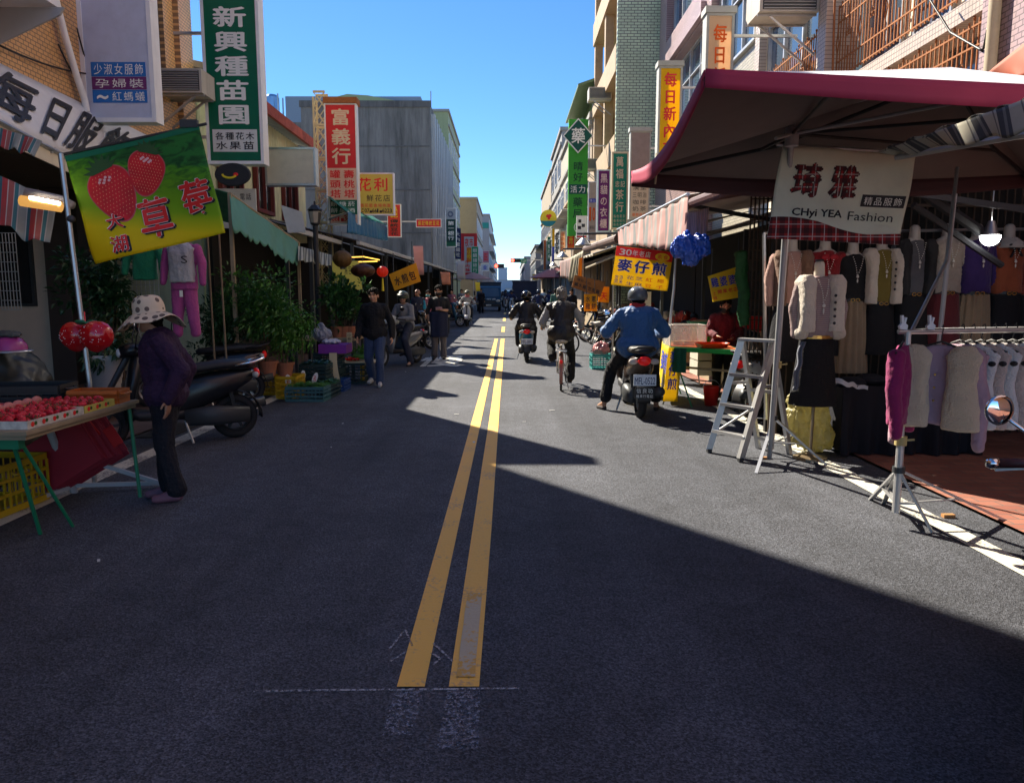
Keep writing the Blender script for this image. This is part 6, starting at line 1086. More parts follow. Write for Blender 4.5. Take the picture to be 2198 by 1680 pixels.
# hanging clothes
t = thing('hanging_outfit', 'pink tracksuit and white quilted vest hanging beside the big bush', 'clothes', PY(392, 620, 8.4)); c = PY(391, 524, 8.4); m = MB(); gsolid(m, c, .34, .50, .16, I3, sleeves=.05, sleevelen=.42); build('pink_top', m, cloth('pink_jersey', (.40, .07, .25)), t, remesh=.011, sm=1, disp=(.01, 14)); m = MB(); gsolid(m, c + V((0, -.03, -.0)), .33, .42, .19, I3); m2 = MB(); build('quilted_vest', m, cloth('white_quilting', (.42, .44, .47), bump=.8, bscale=18), t, remesh=.011, sm=1, disp=(.01, 20))
c2 = PY(395, 606, 8.42); m = MB(); 
for s in (1, -1): m.caps(c2 + V((s * .06, 0, -.05)), c2 + V((s * .10, 0, -.56)), .082, .055, 12)
m.ell(c2 + V((0, 0, -.03)), (.14, .07, .08)); build('pink_trousers', m, MATS['pink_jersey'], t, remesh=.011, sm=1, disp=(.01, 14)); m = MB(); m.box(c2.x - .005, c2.x + .03, 8.3, 8.305, c2.z - .16, c2.z - .09); build('price_tag', m, WPRINT, t); m = MB(); put_text(m, Plane(c + V((.04, -.155, -.22)), (.08, 0, 0), (0, 0, .09)), 'S', 0, 0, 1, 1); build('chest_letter', m, INK, t)
t = thing('hanging_shirt', 'green children shirt hanging below the strawberry banner', 'clothes', PY(310, 560, 8.6)); c = PY(308, 520, 8.6); m = MB(); gsolid(m, c, .32, .42, .15, I3, sleeves=.06, sleevelen=.34); build('shirt', m, cloth('emerald_cloth', (.01, .20, .09)), t, remesh=.011, sm=1, disp=(.01, 14))
m = MB(); m.tube([PY(250, 535, 8.7), PY(460, 500, 8.7)], .012, 6); 
for x in (445, 470): m.tube([PY(x, 500, 8.9), PY(x + 8, 640, 8.9), PY(x + 18, 810, 8.9)], .012, 6)
tag(build('bamboo_rack', m, plain('bamboo', (.20, .15, .09))), 'thin bamboo poles and rail holding the hanging clothes', 'frame')
m = MB(); a, b = PY(260, 545, 9.4), PY(345, 690, 9.4)
for k in range(9): x = a.x + (b.x - a.x) * k / 8; m.bar((x, 9.4, b.z), (x, 9.4, a.z), .006)
for k in range(12): z = b.z + (a.z - b.z) * k / 11; m.bar((a.x, 9.4, z), (b.x, 9.4, z), .006)
tag(build('wire_grid', m, STEEL), 'pale wire display grid behind the green shirt', 'grid panel')
m = MB(); a, b = PY(-10, 500, 7.6), PY(46, 665, 7.6)
for k in range(7): x = a.x + (b.x - a.x) * k / 6; m.bar((x, 7.6, b.z), (x, 7.6, a.z), .006)
for k in range(9): z = b.z + (a.z - b.z) * k / 8; m.bar((a.x, 7.6, z), (b.x, 7.6, z), .006)
tag(build('wire_grid', m, STEEL), 'pale wire display grid at the left edge under the awning', 'grid panel')
# plants of the nursery
def pt(x, y, Y): return PY(x, y, Y)
plant('potted_shrub', 'dark leafy shrub rising behind the strawberry balloon', pt(225, 840, 9.0) - V((0, 0, .2)), 1.9, (.42, .35, .45), 1300, .10, LEAF2, (.2, .3, DARKG))
plant('potted_shrub', 'dark shrub with yellow leaves behind the hat of the shopper', pt(265, 830, 9.4) - V((0, 0, .2)), 1.45, (.34, .3, .45), 900, .085, LEAF2, (.2, .3, DARKG), lm2=YLEAF)
t = thing('ribbed_pot', 'large white ribbed plant pot behind the stall pole', 'pot', pt(229, 840, 8.0)); c = pt(229, 838, 8.0); m = MB(); m.lathe([(.001, 0), (.12, 0)] + [(.13 + .006 * k + (.006 if k % 2 else 0), .03 * k) for k in range(1, 13)] + [(.20, .37), (.20, .39), (.17, .39), (.16, .3), (.001, .3)], c, 24); build('pot', m, plain('white_ceramic', (.50, .48, .44), rough=.4), t, smooth=True); m = MB(); foliage(m, c + V((.05, 0, .42)), (.3, .25, .16), 260, .11, droop=.8); build('foliage', m, LEAF2, t)
plant('bushy_plant', 'tall dense bright green bush in a terracotta pot beside the pink tracksuit', pt(575, 806, 11.0), 1.62, (.48, .4, .52), 2600, .085, LEAF, (.15, .22, TERRA), lm2=LEAF3, cz=.98)
plant('bushy_plant', 'feathery light green bush spilling towards the vegetable crates', pt(612, 806, 11.3), 1.15, (.42, .35, .34), 1900, .075, LEAF3, (.14, .2, TERRA), lm2=LEAF, droop=.9, cz=.72)
plant('bushy_plant', 'dark glossy bush at the left side of the nursery row', pt(500, 800, 11.6), 1.55, (.42, .4, .55), 1500, .10, LEAF2, (.16, .22, TERRA), cz=.9)
plant('bushy_plant', 'low dark bush at the foot of the bamboo poles', pt(465, 790, 10.8), 1.0, (.32, .3, .38), 900, .09, LEAF2, (.15, .2, DARKG), cz=.55)
m = MB(); a = pt(640, 716, 14.2); b = pt(770, 716, 14.2); m.box(a.x, b.x, 13.8, 14.9, .70, .75)
t = thing('market_table', 'rough table of roots and terracotta pots behind the vegetable crates', 'table', ((a.x + b.x) / 2, 14.3, 0)); build('tabletop', m, WOOD, t)
for x in (a.x + .05, b.x - .05):
    for y in (13.85, 14.8): m = MB(); m.bar((x, y, 0), (x, y, .7), .05); build('leg', m, DARKG, t)
for k, (x, la) in enumerate(((703, 'leftmost terracotta pot of a round leafed shrub on the rough table'), (716, 'middle terracotta pot of a round leafed shrub on the rough table'), (729, 'rightmost terracotta pot of a round leafed shrub on the rough table'))):
    p = PY(x, 0, 14.1); plant('round_leafed_shrub', la, (p.x, 14.1 + .05 * k, .752), 1.3, (.30, .28, .36), 620, .10, LEAF2 if k % 2 else LEAF, (.12, .20, TERRA), cz=.72, lm2=LEAF2, droop=.1)
m = MB(); 
for k in range(46): x, y = random.uniform(PY(735, 0, 14).x, b.x), random.uniform(13.85, 14.5); a_ = random.random() * 3.14; l = random.uniform(.05, .12); m.tube([(x - l * math.cos(a_), y - l * math.sin(a_), .765 + random.uniform(0, .05)), (x + l * math.cos(a_), y + l * math.sin(a_), .765 + random.uniform(0, .05))], .016, 6)
tag(build('ginger_roots', m, plain('root_brown', (.25, .12, .07), rough=.9)), 'heap of brown ginger roots on the rough table', 'roots', kind='stuff')
# crates of vegetables
TEAL = plain('teal_plastic', (.06, .16, .17), rough=.4); DGR = plain('dark_green_plastic', (.02, .045, .045), rough=.4); BLU = plain('blue_plastic', (.02, .06, .20), rough=.4)
def greens(label, c, sx, sy, n, mt, ll=.1):
    m = MB()
    for k in range(n):
        x, y = random.uniform(-sx, sx), random.uniform(-sy, sy); a = random.random() * 6.28; p = V(c) + V((x, y, random.uniform(0, .05))); d = V((math.cos(a), math.sin(a), random.uniform(0, .5))); s = V((-math.sin(a), math.cos(a), .2)); l = ll * random.uniform(.6, 1.2); m.add([p, p + d * l * .6 + s * l * .22, p + d * l + V((0, 0, -.01)), p + d * l * .6 - s * l * .22], [(0, 1, 2, 3)])
    tag(build('leafy_greens', m, mt), label, 'vegetables', 'leafy greens in the crates')
for (la, px, py, Y, sx, sy, sz, mt, z, gl, gm) in (
    ('teal crate nearest the road full of green leaves', 632, 0, 10.95, .56, .38, .21, TEAL, 0, 'bright green leaves heaped in the nearest teal crate', LEAF3), ('teal crate to the right of the nearest one', 680, 0, 11.4, .20, .56, .21, DGR, 0, 'dark green leaves in the narrow crate', LEAF),
    ('low blue crate at the foot of the cream paper strip', 706, 0, 12.1, .22, .42, .18, BLU, 0, None, None), ('dark crate of greens on the second step behind the nearest crate', 652, 0, 11.9, .42, .4, .20, DGR, .25, 'dark leaves in the raised crate', LEAF2), ('dark crate under the raised crate of greens', 654, 0, 11.95, .42, .4, .20, DGR, .02, None, None),
    ('tall dark mesh crate under the purple box', 682, 0, 12.7, .42, .42, .30, DGR, .26, None, None), ('bottom crate below the tall dark mesh crate', 684, 0, 12.75, .42, .42, .25, DGR, .0, None, None), ('dark green crate carrying the tray of red and green vegetables', 744, 0, 13.2, .40, .46, .36, DGR, 0, None, None), ('yellow edged crate beside the man in the black jumper', 768, 0, 13.6, .12, .46, .36, YCR, 0, None, None)):
    p = PY(px, 0, Y); crate(la, (p.x, Y, z), sx, sy, sz, mt, R(-3)); 
    if gl: greens(gl, (p.x, Y, z + sz - .02), sx * .45, sy * .42, 170, gm)
p = PY(693, 0, 12.6); m = MB(); m.box(p.x - .22, p.x + .24, 12.45, 12.95, .57, .72); tag(build('purple_box', m, plain('violet_card', (.20, .03, .30))), 'violet cardboard box on the tall dark crate', 'box')
m = MB(); m.ell((p.x - .05, 12.65, .76), (.17, .14, .04)); tag(build('folded_bags', m, plain('folded_white_bags', (.5, .5, .55)), remesh=.012, disp=(.03, 18)), 'folded translucent white bags on the violet box', 'bags')
q = PY(665, 0, 12.9); m = MB(); m.ell((q.x, 12.95, .88), (.16, .12, .12)); m.ell((q.x, 12.95, 1.0), (.07, .06, .08)); tag(build('plastic_bag', m, mat('white_plastic_bag', (.40, .42, .48), rough=.35, trans=.35, bump=.7, bscale=22), remesh=.012, disp=(.05, 14)), 'knotted white plastic bag behind the violet box', 'bag')
m = MB(); A_, B_ = PY(706, 764, 12.4), PY(722, 762, 12.4); m.grid(lambda u, v: V((A_.x + (B_.x - A_.x) * u + .10 * (1 - v) ** 2 + .02, 12.35 - .12 * (1 - v), .03 + .56 * v)), 3, 10); tag(build('price_strip', m, plain('cream_card', (.58, .48, .28)), solid=.006), 'long curled cream cardboard price strip hanging off the crates', 'card')
m = MB(); A_ = PY(752, 735, 13.5); m.grid(lambda u, v: V((A_.x - .05 + .1 * u, 13.5, .68 + .26 * v + .01 * math.sin(v * 5))), 2, 5); t = thing('price_strip', 'small cream price card with black figures hung on the root table', 'card', A_); A_ = PY(751, 735, 13.75); m = MB(); m.box(A_.x - .055, A_.x + .045, 13.74, 13.75, .55, .86); build('card', m, MATS['cream_card'], t); m = MB(); put_text(m, Plane((A_.x - .055, 13.74, .55), (.1, 0, 0), (0, 0, .31)), '小卷八十', .1, .05, .9, .95, vert=True); build('lettering', m, INK, t)
p = PY(748, 0, 13.15); m = MB(); m.box(p.x - .27, p.x + .33, 12.95, 13.5, .365, .385); t = thing('vegetable_tray', 'shallow card tray of bright red peppers and long green vegetables', 'tray', (p.x, 13.2, .37)); build('tray', m, MATS['cream_card'], t)
m = MB()
for k in range(60): x, y = random.uniform(-.2, .02), random.uniform(-.15, .15); a_ = random.random() * 3; m.tube([(p.x + x - .04 * math.cos(a_), 13.15 + y, .40 + random.uniform(0, .05)), (p.x + x + .04 * math.cos(a_), 13.15 + y + .04 * math.sin(a_), .40 + random.uniform(0, .06))], [.012, .006], 5)
build('red_peppers', m, plain('pepper_red', (.55, .015, .01), rough=.25), t)['kind'] = 'stuff'
m = MB()
for k in range(30): y = random.uniform(-.1, .2); x = random.uniform(-.05, .1); m.tube([(p.x + x - .1, 13.2 + y, .41 + random.uniform(0, .08)), (p.x + x + .18, 13.25 + y, .41 + random.uniform(0, .1))], .018, 6)
foliage(m, (p.x - .05, 13.35, .5), (.25, .12, .09), 160, .07); build('green_vegetables', m, LEAF3, t)['kind'] = 'stuff'
for (la, px, py, Y, s_, ang_) in (('round white price paddle stuck in the nearest crate', 619, 818, 11.1, .08, .1), ('leaning price card with green figures beside the nearest crate', 676, 812, 11.5, .07, -.4), ('small red and white price card on the raised crate', 651, 805, 11.6, .06, 0)):
    p = PY(px, py, Y); m = MB(); m.slab([p + V((s_ * .6 * math.cos(a) - ang_ * s_ * math.sin(a), -.005, s_ * 1.3 * math.sin(a))) for a in [k * math.pi / 8 for k in range(16)]], (0, .006, 0)); t = thing('price_card', la, 'price card', p); build('card', m, WPRINT, t); m = MB(); put_text(m, Plane(p + V((-s_ * .4, -.006, -s_ * .8)), (s_ * .8, 0, 0), (0, 0, s_ * 1.6)), '25', 0, .1, 1, .9, vert=True); build('lettering', m, REDM, t); m = MB(); m.bar(p - V((0, -.01, s_ * 1.2)), p - V((0, -.02, .25)), .008); build('stick', m, WOOD, t)
crate('yellow crate raised beside the rear wheel of the parked scooter', (PY(588, 0, 11.2).x, 11.3, .0), .3, .5, .33, YCR, 0); crate('yellow crate under the terracotta pots of the nursery', (PY(560, 0, 11.4).x - .1, 11.7, .0), .5, .4, .28, YCR, 0)
# ================================================================ left: awnings, sheds, lanterns
GTARP = mat('sea_green_tarpaulin', (.12, .36, .25), rough=.5, var=.18, scale=3, trans=.35, bump=.3, bscale=7, dirt=.2)
t = thing('tarpaulin_awning', 'sea green scalloped tarpaulin awning over the nursery', 'awning', PX(560, 480, -3.9)); TLt, TRt, BLt, BRt = PX(493, 414, -3.95), PX(640, 519, -3.95), PX(499, 488, -3.75), PX(641, 572, -3.75)
sheet('canvas', None, None, TLt, TRt, BLt, BRt, GTARP, wave=.02, nw=4, scallop=.10, nsc=11, par=t, nu=90, nv=10); sheet('canvas_top', None, None, TLt + V((-2, .2, .55)), TRt + V((-2, .2, .55)), TLt, TRt, GTARP, wave=.01, par=t)
m = MB(); m.tube([TLt + V((0, 0, -.01)), TRt + V((0, 0, -.01))], .02, 6); m.bar(TLt, (TLt.x, TLt.y, 0), .05); m.bar(TRt, (TRt.x, TRt.y, 0), .05); build('frame', m, WOOD, t)
BW = stripemat('grey_white_stripe', [((.50, .52, .45), 1), ((.12, .14, .13), 1)], 'U', .075)
sheet('striped_awning', 'small grey and white striped awning between the green tarpaulin and the lantern', 'awning', PX(640, 528, -3.9), PX(713, 548, -3.9), PX(640, 558, -3.7), PX(712, 572, -3.7), BW, wave=.02, nw=5, scallop=.03)
ROOFM = mat('dark_corrugated_roof', (.11, .10, .10), rough=.6, dirt=.6, metal=.2, var=.3)
def shed(label, y0, y1, xe, ze, xb=-6.9, zb=3.6, npost=3, back=DARK, zdrop=.0):
    t = thing('market_shed', label, 'shed', (xe, (y0 + y1) / 2, 0), 'market sheds along the left side'); m = MB(); n = max(6, int((y1 - y0) / .16)); pr = None
    for k in range(n + 1):
        y = y0 + (y1 - y0) * k / n; dz = .02 * (k % 2); a = (xe, y, ze + gz(y) + dz - zdrop * k / n); b = (xb, y, zb + gz(y) + dz)
        if pr: m.quad(pr[0], a, b, pr[1])
        pr = (a, b)
    build('roof', m, ROOFM, t, solid=.012); m = MB(); m.bar((xe + .05, y0, ze + gz(y0) - .06), (xe + .05, y1, ze + gz(y1) - .06 - zdrop), .09); build('gutter', m, PIPEG, t)
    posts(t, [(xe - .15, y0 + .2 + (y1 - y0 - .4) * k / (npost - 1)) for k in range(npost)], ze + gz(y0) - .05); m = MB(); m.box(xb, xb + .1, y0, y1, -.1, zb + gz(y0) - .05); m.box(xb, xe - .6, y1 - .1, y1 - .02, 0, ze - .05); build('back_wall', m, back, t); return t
shed('dark roofed market shed just past the green tarpaulin', 14.9, 19.0, -4.25, 2.86, xb=-5.9, zb=3.3); shed('dark roofed market shed behind the yellow dumpling sign', 19.05, 30, -3.8, 2.86); shed('market shed beyond the small red horizontal sign', 30.1, 43, -3.7, 2.85); shed('farthest market shed in front of the grey concrete building', 43.1, 57.5, -3.7, 2.85, npost=4)
sheet('tarpaulin_awning', 'faded grey green canopy ahead of the blue box truck', 'awning', (-6, 58, 3.9), (-6, 78, 3.9), (-3.6, 58, 3.1), (-3.6, 78, 3.0), plain('faded_canopy', (.16, .18, .17), trans=.2), wave=.05)
BTARP = mat('blue_tarpaulin', (.015, .13, .26), rough=.5, var=.25, scale=4, bump=.6, bscale=14, trans=.15)
t = thing('tarpaulin_awning', 'blue hanging tarpaulin with a teal top edge above the market roof', 'awning', PX(790, 480, -4.0)); sheet('canvas', None, None, PX(747, 455, -4.0), PX(831, 484, -4.0), PX(747, 499, -3.9), PX(831, 517, -3.9), BTARP, wave=.05, nw=12, par=t, nu=90); sheet('canvas_top', None, None, PX(702, 421, -4.6), PX(760, 440, -4.9), PX(747, 456, -4.0), PX(831, 485, -4.0), plain('teal_tarpaulin', (.03, .25, .22), trans=.2), wave=.03, par=t); m = MB(); m.tube([PX(706, 470, -4.6), PX(748, 455, -4.02)], .03, 6); m.tube([PX(707, 425, -4.6), PX(708, 480, -4.6)], .03, 6); build('frame', m, STEEL, t)
m = MB(); P4 = [PY(603, 440, 14.6), PY(648, 455, 14.6), PY(656, 498, 14.6), PY(618, 500, 14.6)]; m.slab(P4, (0, .03, 0)); tag(build('tilted_board', m, plain('board_white', (.55, .56, .54), dirt=.2)), 'crooked white board leaning over the shed roof', 'board')
t = thing('street_lamp', 'black lantern style street lamp in front of the lattice mast', 'street lamp', PY(676, 545, 14.7), 'lantern street lamps'); c = PY(676, 462, 14.7); m = MB(); m.tube([(c.x, c.y, 0), c - V((0, 0, .2))], .05, 10); build('post', m, BLACKP, t); m = MB(); m.lathe([(.05, -.2), (.09, -.17), (.13, .08), (.15, .1), (.06, .19), (.02, .2), (.02, .26), (.001, .27)], c, 8); build('lantern', m, BLACKP, t); m = MB(); m.lathe([(.085, -.15), (.122, .06)], c + V((0, -.012, 0)), 8); build('glass', m, plain('smoky_glass', (.3, .27, .22), rough=.2), t)
def lantern(label, px, py, Y, rx, rz_, mt, tassel=None):
    c = PY(px, py, Y); t = thing('paper_lantern', label, 'lantern', c, 'hanging lanterns'); m = MB(); m.grid(lambda u, v: c + V((math.cos(u * 6.2832) * math.sin(v * 2.7 + .22) * rx * (1 + .05 * abs(math.sin(u * 37.7))), math.sin(u * 6.2832) * math.sin(v * 2.7 + .22) * rx * (1 + .05 * abs(math.sin(u * 37.7))), -math.cos(v * 2.7 + .22) * rz_)), 48, 10); build('shade', m, mt, t, smooth=True)
    m = MB(); m.cyl(c + V((0, 0, rz_ * .95)), c + V((0, 0, rz_ * 1.15)), rx * .3); m.cyl(c - V((0, 0, rz_ * 1.15)), c - V((0, 0, rz_ * .95)), rx * .3); m.tube([c + V((0, 0, rz_)), c + V((0, 0, rz_ + .4))], .006, 5); build('cap', m, DARKG, t)
    if tassel: m = MB(); m.cyl(c - V((0, 0, rz_ * 1.1)), c - V((0, 0, rz_ * 1.1 + .3)), .015, .03, 8); build('tassel', m, tassel, t)
GOLD = mat('gold_brown_paper', (.16, .08, .02), rough=.5, var=.7, scale=18, trans=.3); GOLD2 = mat('dark_red_gold_paper', (.10, .035, .015), rough=.4, var=.8, scale=16, trans=.3)
lantern('gold patterned round lantern tucked under the shed roof', 735, 556, 16.6, .2, .19, GOLD); lantern('wide dark lantern with gold print beside the red one', 779, 581, 16.9, .26, .155, GOLD2); lantern('small bright red lantern with a yellow tassel', 821, 583, 17.2, .125, .125, mat('red_lantern_silk', (.62, .03, .01), rough=.4, var=.1, trans=.4, emit=.12), YPRINT)
t = thing('shop_lights', 'amber tube lights glowing under the lantern shed', 'lights', PY(760, 553, 17.5)); 
for (a, b, Y) in (((728, 553), (782, 551), 17.5), ((780, 551), (815, 558), 18.5), ((770, 562), (810, 561), 18)): m = MB(); m.tube([PY(*a, Y), PY(*b, Y)], .013, 6); build('tube', m, mat('amber_tube', (1, .5, .08), emit=1.1, var=0), t)
t = thing('menu_board', 'faintly lit yellow green menu board behind the lanterns', 'board', PY(735, 600, 18.4)); a, b = PY(715, 622, 18.4), PY(775, 560, 18.4); m = MB(); m.box(a.x, b.x, 18.4, 18.45, a.z, b.z); build('board', m, mat('menu_yellow', (.42, .38, .08), emit=.06), t); m = MB(); put_text(m, Plane((a.x, 18.4, a.z), (b.x - a.x, 0, 0), (0, 0, b.z - a.z)), '湯包豆漿', .4, .1, .95, .5); build('lettering', m, INK, t)
m = MB(); P4 = [PY(835, 589, 18), PY(893, 564, 18), PY(903, 604, 18), PY(847, 624, 18)]; t = thing('hanging_sign', 'tilted orange yellow sign reading fried bun characters in black', 'sign', P4[0]); m.slab([P4[3], P4[2], P4[1], P4[0]], (0, .04, 0)); build('panel', m, mat('amber_board', (.74, .36, .01), var=.15, trans=.2, dirt=.15), t); m = MB(); pl = Plane(P4[3], P4[2] - P4[3], P4[0] - P4[3]); put_text(m, pl, '水煎包', .08, .2, .92, .85, bold=.05); build('lettering', m, plain('dark_brown_print', (.05, .02, .01)), t)
m = MB(); m.bar(P4[0] + V((.1, .05, 0)), P4[0] + V((.1, .05, .5)), .02); m.bar(P4[1] + V((-.1, .05, 0)), P4[1] + V((-.1, .05, .5)), .02); build('hanger', m, DARKG, t)
# small hanging things down the left side
for (la, px0, px1, py0, py1, Y, mt) in (('pale pink cloth hanging from the shed past the dumpling sign', 888, 908, 528, 590, 27, plain('pale_pink_cloth', (.55, .33, .30), trans=.3)), ('small orange and white paper bag sign hanging over the pavement', 946, 966, 584, 611, 26, mat('orange_paper', (.6, .25, .15), var=.4, scale=6)), ('faded pale cloth panel under the bank sign', 980, 998, 560, 600, 40, plain('grey_cloth_panel', (.40, .40, .42))), ('small yellow hanging notice beside the blue truck', 1068 - 48, 1032 - 2, 606, 625, 44, YPRINT)):
    a, b = PY(px0, py1, Y), PY(px1, py0, Y); sheet('hanging_cloth', la, 'cloth', (a.x, Y, b.z), (b.x, Y, b.z), (a.x + .05, Y, a.z), (b.x + .02, Y, a.z), mt, wave=.01, nw=1, nu=8, nv=4)
def goods_stall(label, px, Y, wd, ht, mt, gmt, n=14, side=-1):
    p = PY(px, 0, Y); z0 = gz(Y); t = thing('market_stall', label, 'stall', (p.x, Y, z0), 'stalls further down the street'); m = MB(); m.box(p.x - wd / 2, p.x + wd / 2, Y, Y + 1.4, z0 + .62, z0 + .7); build('counter', m, mt, t)
    for sx in (-1, 1):
        for yy in (Y + .06, Y + 1.34): m = MB(); m.bar((p.x + sx * (wd / 2 - .05), yy, z0), (p.x + sx * (wd / 2 - .05), yy, z0 + .62), .05); build('leg', m, DARKG, t)
    m = MB()
    for k in range(n): m.ell((p.x + random.uniform(-wd / 2 + .1, wd / 2 - .1), Y + random.uniform(.1, 1.3), z0 + .74 + random.uniform(0, ht)), (random.uniform(.07, .14), random.uniform(.07, .14), random.uniform(.05, .12)), 8, 6, random.randrange(3))
    o = build('goods', m, gmt, t); o['kind'] = 'stuff'
for k, (la, px, Y) in enumerate((('stall with pale goods behind the masked man in the apron', 905, 27), ('stall of mixed boxes under the far left shed', 955, 34), ('stall of dark goods beside the oncoming white scooter', 975, 42), ('stall beside the blue truck under the far left shed', 1002, 52))): goods_stall(la, px, Y, 1.5, .35, WOOD, [plain('goods_a%d' % k, (.3, .28, .25)), plain('goods_b%d' % k, (.25, .07, .05)), plain('goods_c%d' % k, (.06, .10, .18))])
for k, (px, Y, la) in enumerate(((893, 20.5, 'black scooter parked by the shed behind the waiting rider'), (968, 33, 'blue scooter parked on the left beyond the masked man'), (982, 38, 'dark scooter parked beyond the blue one on the left'), (990, 46, 'grey scooter parked near the blue truck'))):
    q = PY(px, 0, Y); o = scooter(la, (GLOSSB, plain('teal_blue_paint', (0, 0, 0)), GLOSSB, SILV)[k], group='scooters parked on the left', silver=STEEL) if k < 2 else dup(s2, la, 'scooters parked on the left'); place(o, (q.x - .35, Y, gz(Y)), R(-70))
# ================================================================ right: umbrella and clothes stall
UNDER = mat('umbrella_cloth', (.40, .035, .09), rough=.7, var=.1, trans=.08); UGREY = mat('umbrella_lining', (.14, .11, .105), rough=.8, var=.15); UTOP = mat('umbrella_top_white', (.80, .82, .88), rough=.6, var=.08, dirt=.1)
N1, N2, F1, F2 = PY(1512, 157, 3.9), V((4.0, 4.05, 2.56)), PY(1356, 372, 5.85), V((4.0, 5.85, 2.46)); AP = V((2.82, 4.95, 2.97))
t = thing('market_umbrella', 'huge square market umbrella with a crimson valance over the clothes stall', 'umbrella', (2.6, 6.3, 0))
def crn(a, b, sag): return lambda u: V(a).lerp(V(b), u) - V((0, 0, sag * math.sin(u * 3.1416)))
E_ = [crn(N1, N2, .0), crn(N2, F2, .05), crn(F2, F1, .05), crn(F1, N1, .13)]
for nm, dz, mt in (('canopy', .012, UTOP), ('canopy_lining', 0, UGREY)):
    m = MB()
    for e in E_: m.grid(lambda u, v: (e(u)).lerp(AP, v) + V((0, 0, dz - .03 * math.sin(v * 3.14) * (.4 + .6 * math.sin(u * 3.14)))), 20, 12)
    build(nm, m, mt, t, smooth=True)
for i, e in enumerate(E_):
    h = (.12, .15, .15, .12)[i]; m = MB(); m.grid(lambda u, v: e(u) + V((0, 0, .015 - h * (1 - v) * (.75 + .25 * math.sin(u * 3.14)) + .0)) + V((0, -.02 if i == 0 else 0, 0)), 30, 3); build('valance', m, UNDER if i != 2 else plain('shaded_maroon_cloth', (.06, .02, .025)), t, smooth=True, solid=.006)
HUB = PY(1700, 288, 5.2)
for i, (c_) in enumerate((N1, N2, F2, F1)):
    m = MB(); m.tube([V(c_) - V((0, 0, .03)), V(c_).lerp(AP, .5) - V((0, 0, .14)), AP - V((0, 0, .05))], .014, 6); m.tube([HUB, V(c_).lerp(AP, .45) - V((0, 0, .13))], .012, 6); build('rib', m, BLACKP, t)
for e in (E_[0], E_[3]): m = MB(); m.tube([HUB, e(.5).lerp(AP, .4) - V((0, 0, .11))], .012, 6); build('rib', m, PIPEG, t)
m = MB(); foot = V((2.42, 6.75, 0)); m.tube([foot + V((0, 0, .05)), HUB.lerp(foot, .6), HUB + V((0, 0, .1)), AP - V((0, 0, .03))], .022, 8); m.cyl(HUB - V((0, 0, .08)), HUB + V((0, 0, .04)), .045); build('pole', m, PIPEG, t)
m = MB(); m.tube([PX(1409, 330, 1.04), PX(1411, 352, 1.04), PX(1406, 395, 1.04)], .008, 5); build('tie_rope', m, plain('pale_rope', (.45, .40, .25)), t)
# hanging banner of the clothes stall
BY = 5.35; A, B, C_, D_ = PY(1679, 314, BY), PY(1965, 332, BY), PY(1645, 512, BY), PY(1930, 526, BY); pl = Plane(C_, D_ - C_, A - C_, wave=lambda u, v: .010 * math.sin(v * 8 + u * 3) + .012 * math.sin(u * 6))
t = thing('banner', 'off white cloth banner with tartan hem and tartan characters hanging from the umbrella', 'banner', A)
m = MB(); m.grid(lambda u, v: pl.p(u, v, 0), 40, 26); build('cloth', m, mat('ivory_banner', (.88, .90, .78), rough=.7, var=.1, scale=3, trans=.35, bump=.2, bscale=6, dirt=.15), t, smooth=True, solid=.002)
def tartan():
    m = mat('tartan_print', (.3, .02, .02), rough=.8, var=0); T = m.node_tree; N = T.nodes; L = T.links; b = N['Principled BSDF']; tc = N.new('ShaderNodeTexCoord'); sp = N.new('ShaderNodeSeparateXYZ'); L.new(tc.outputs['Object'], sp.inputs[0]); src = None
    def band(ax, w_, thr, off=0.):
        a = N.new('ShaderNodeMath'); a.operation = 'MULTIPLY_ADD'; L.new(sp.outputs[ax], a.inputs[0]); a.inputs[1].default_value = 1 / w_; a.inputs[2].default_value = off; f = N.new('ShaderNodeMath'); f.operation = 'FRACT'; L.new(a.outputs[0], f.inputs[0]); l = N.new('ShaderNodeMath'); l.operation = 'LESS_THAN'; L.new(f.outputs[0], l.inputs[0]); l.inputs[1].default_value = thr; return l.outputs[0]
    col = (.33, .018, .02, 1); prev = None
    for (ax, w_, thr, off, c, fac) in (('X', .085, .42, 0, (.008, .008, .012, 1), .65), ('Z', .085, .42, 0, (.008, .008, .012, 1), .65), ('X', .085, .07, .3, (.5, .5, .5, 1), .8), ('Z', .085, .07, .3, (.5, .5, .5, 1), .8)):
        mx = N.new('ShaderNodeMix'); mx.data_type = 'RGBA'; mu = N.new('ShaderNodeMath'); mu.operation = 'MULTIPLY'; L.new(band(ax, w_, thr, off), mu.inputs[0]); mu.inputs[1].default_value = fac; L.new(mu.outputs[0], mx.inputs['Factor'])
        if prev: L.new(prev, mx.inputs['A'])
        else: mx.inputs['A'].default_value = col
        mx.inputs['B'].default_value = c; prev = mx.outputs['Result']
    L.new(prev, b.inputs['Base Color']); return m
TART = tartan(); top = lambda u: .20 + .045 * math.sin(u * 5.6 + .9) - .15 * max(0, u - .35) ** 1.0 if u < .75 else .20 + .045 * math.sin(.75 * 5.6 + .9) - .06 + .10 * (u - .75)
m = MB(); m.grid(lambda u, v: pl.p(u, top(u) * v, .004), 40, 6); build('tartan_hem', m, TART, t)
m = MB(); m.grid(lambda u, v: pl.p(.66 + .32 * u, .40 + .13 * v, .004), 6, 3); build('label_panel', m, INK, t)
for off, mt_, dd in ((True, INK, .005), (False, TART, .007)):
    m = MB()
    for ch, u0, u1 in (('琦', .10, .34), ('雅', .38, .62)): put_text(m, pl, ch, u0, .14, u1, .56, bold=.10 if off else .045, d=dd); put_text(m, pl, ch, u0, .14, u1, .56, bold=.055, d=dd + .0004) if off else None
    build('lettering', m, mt_, t)
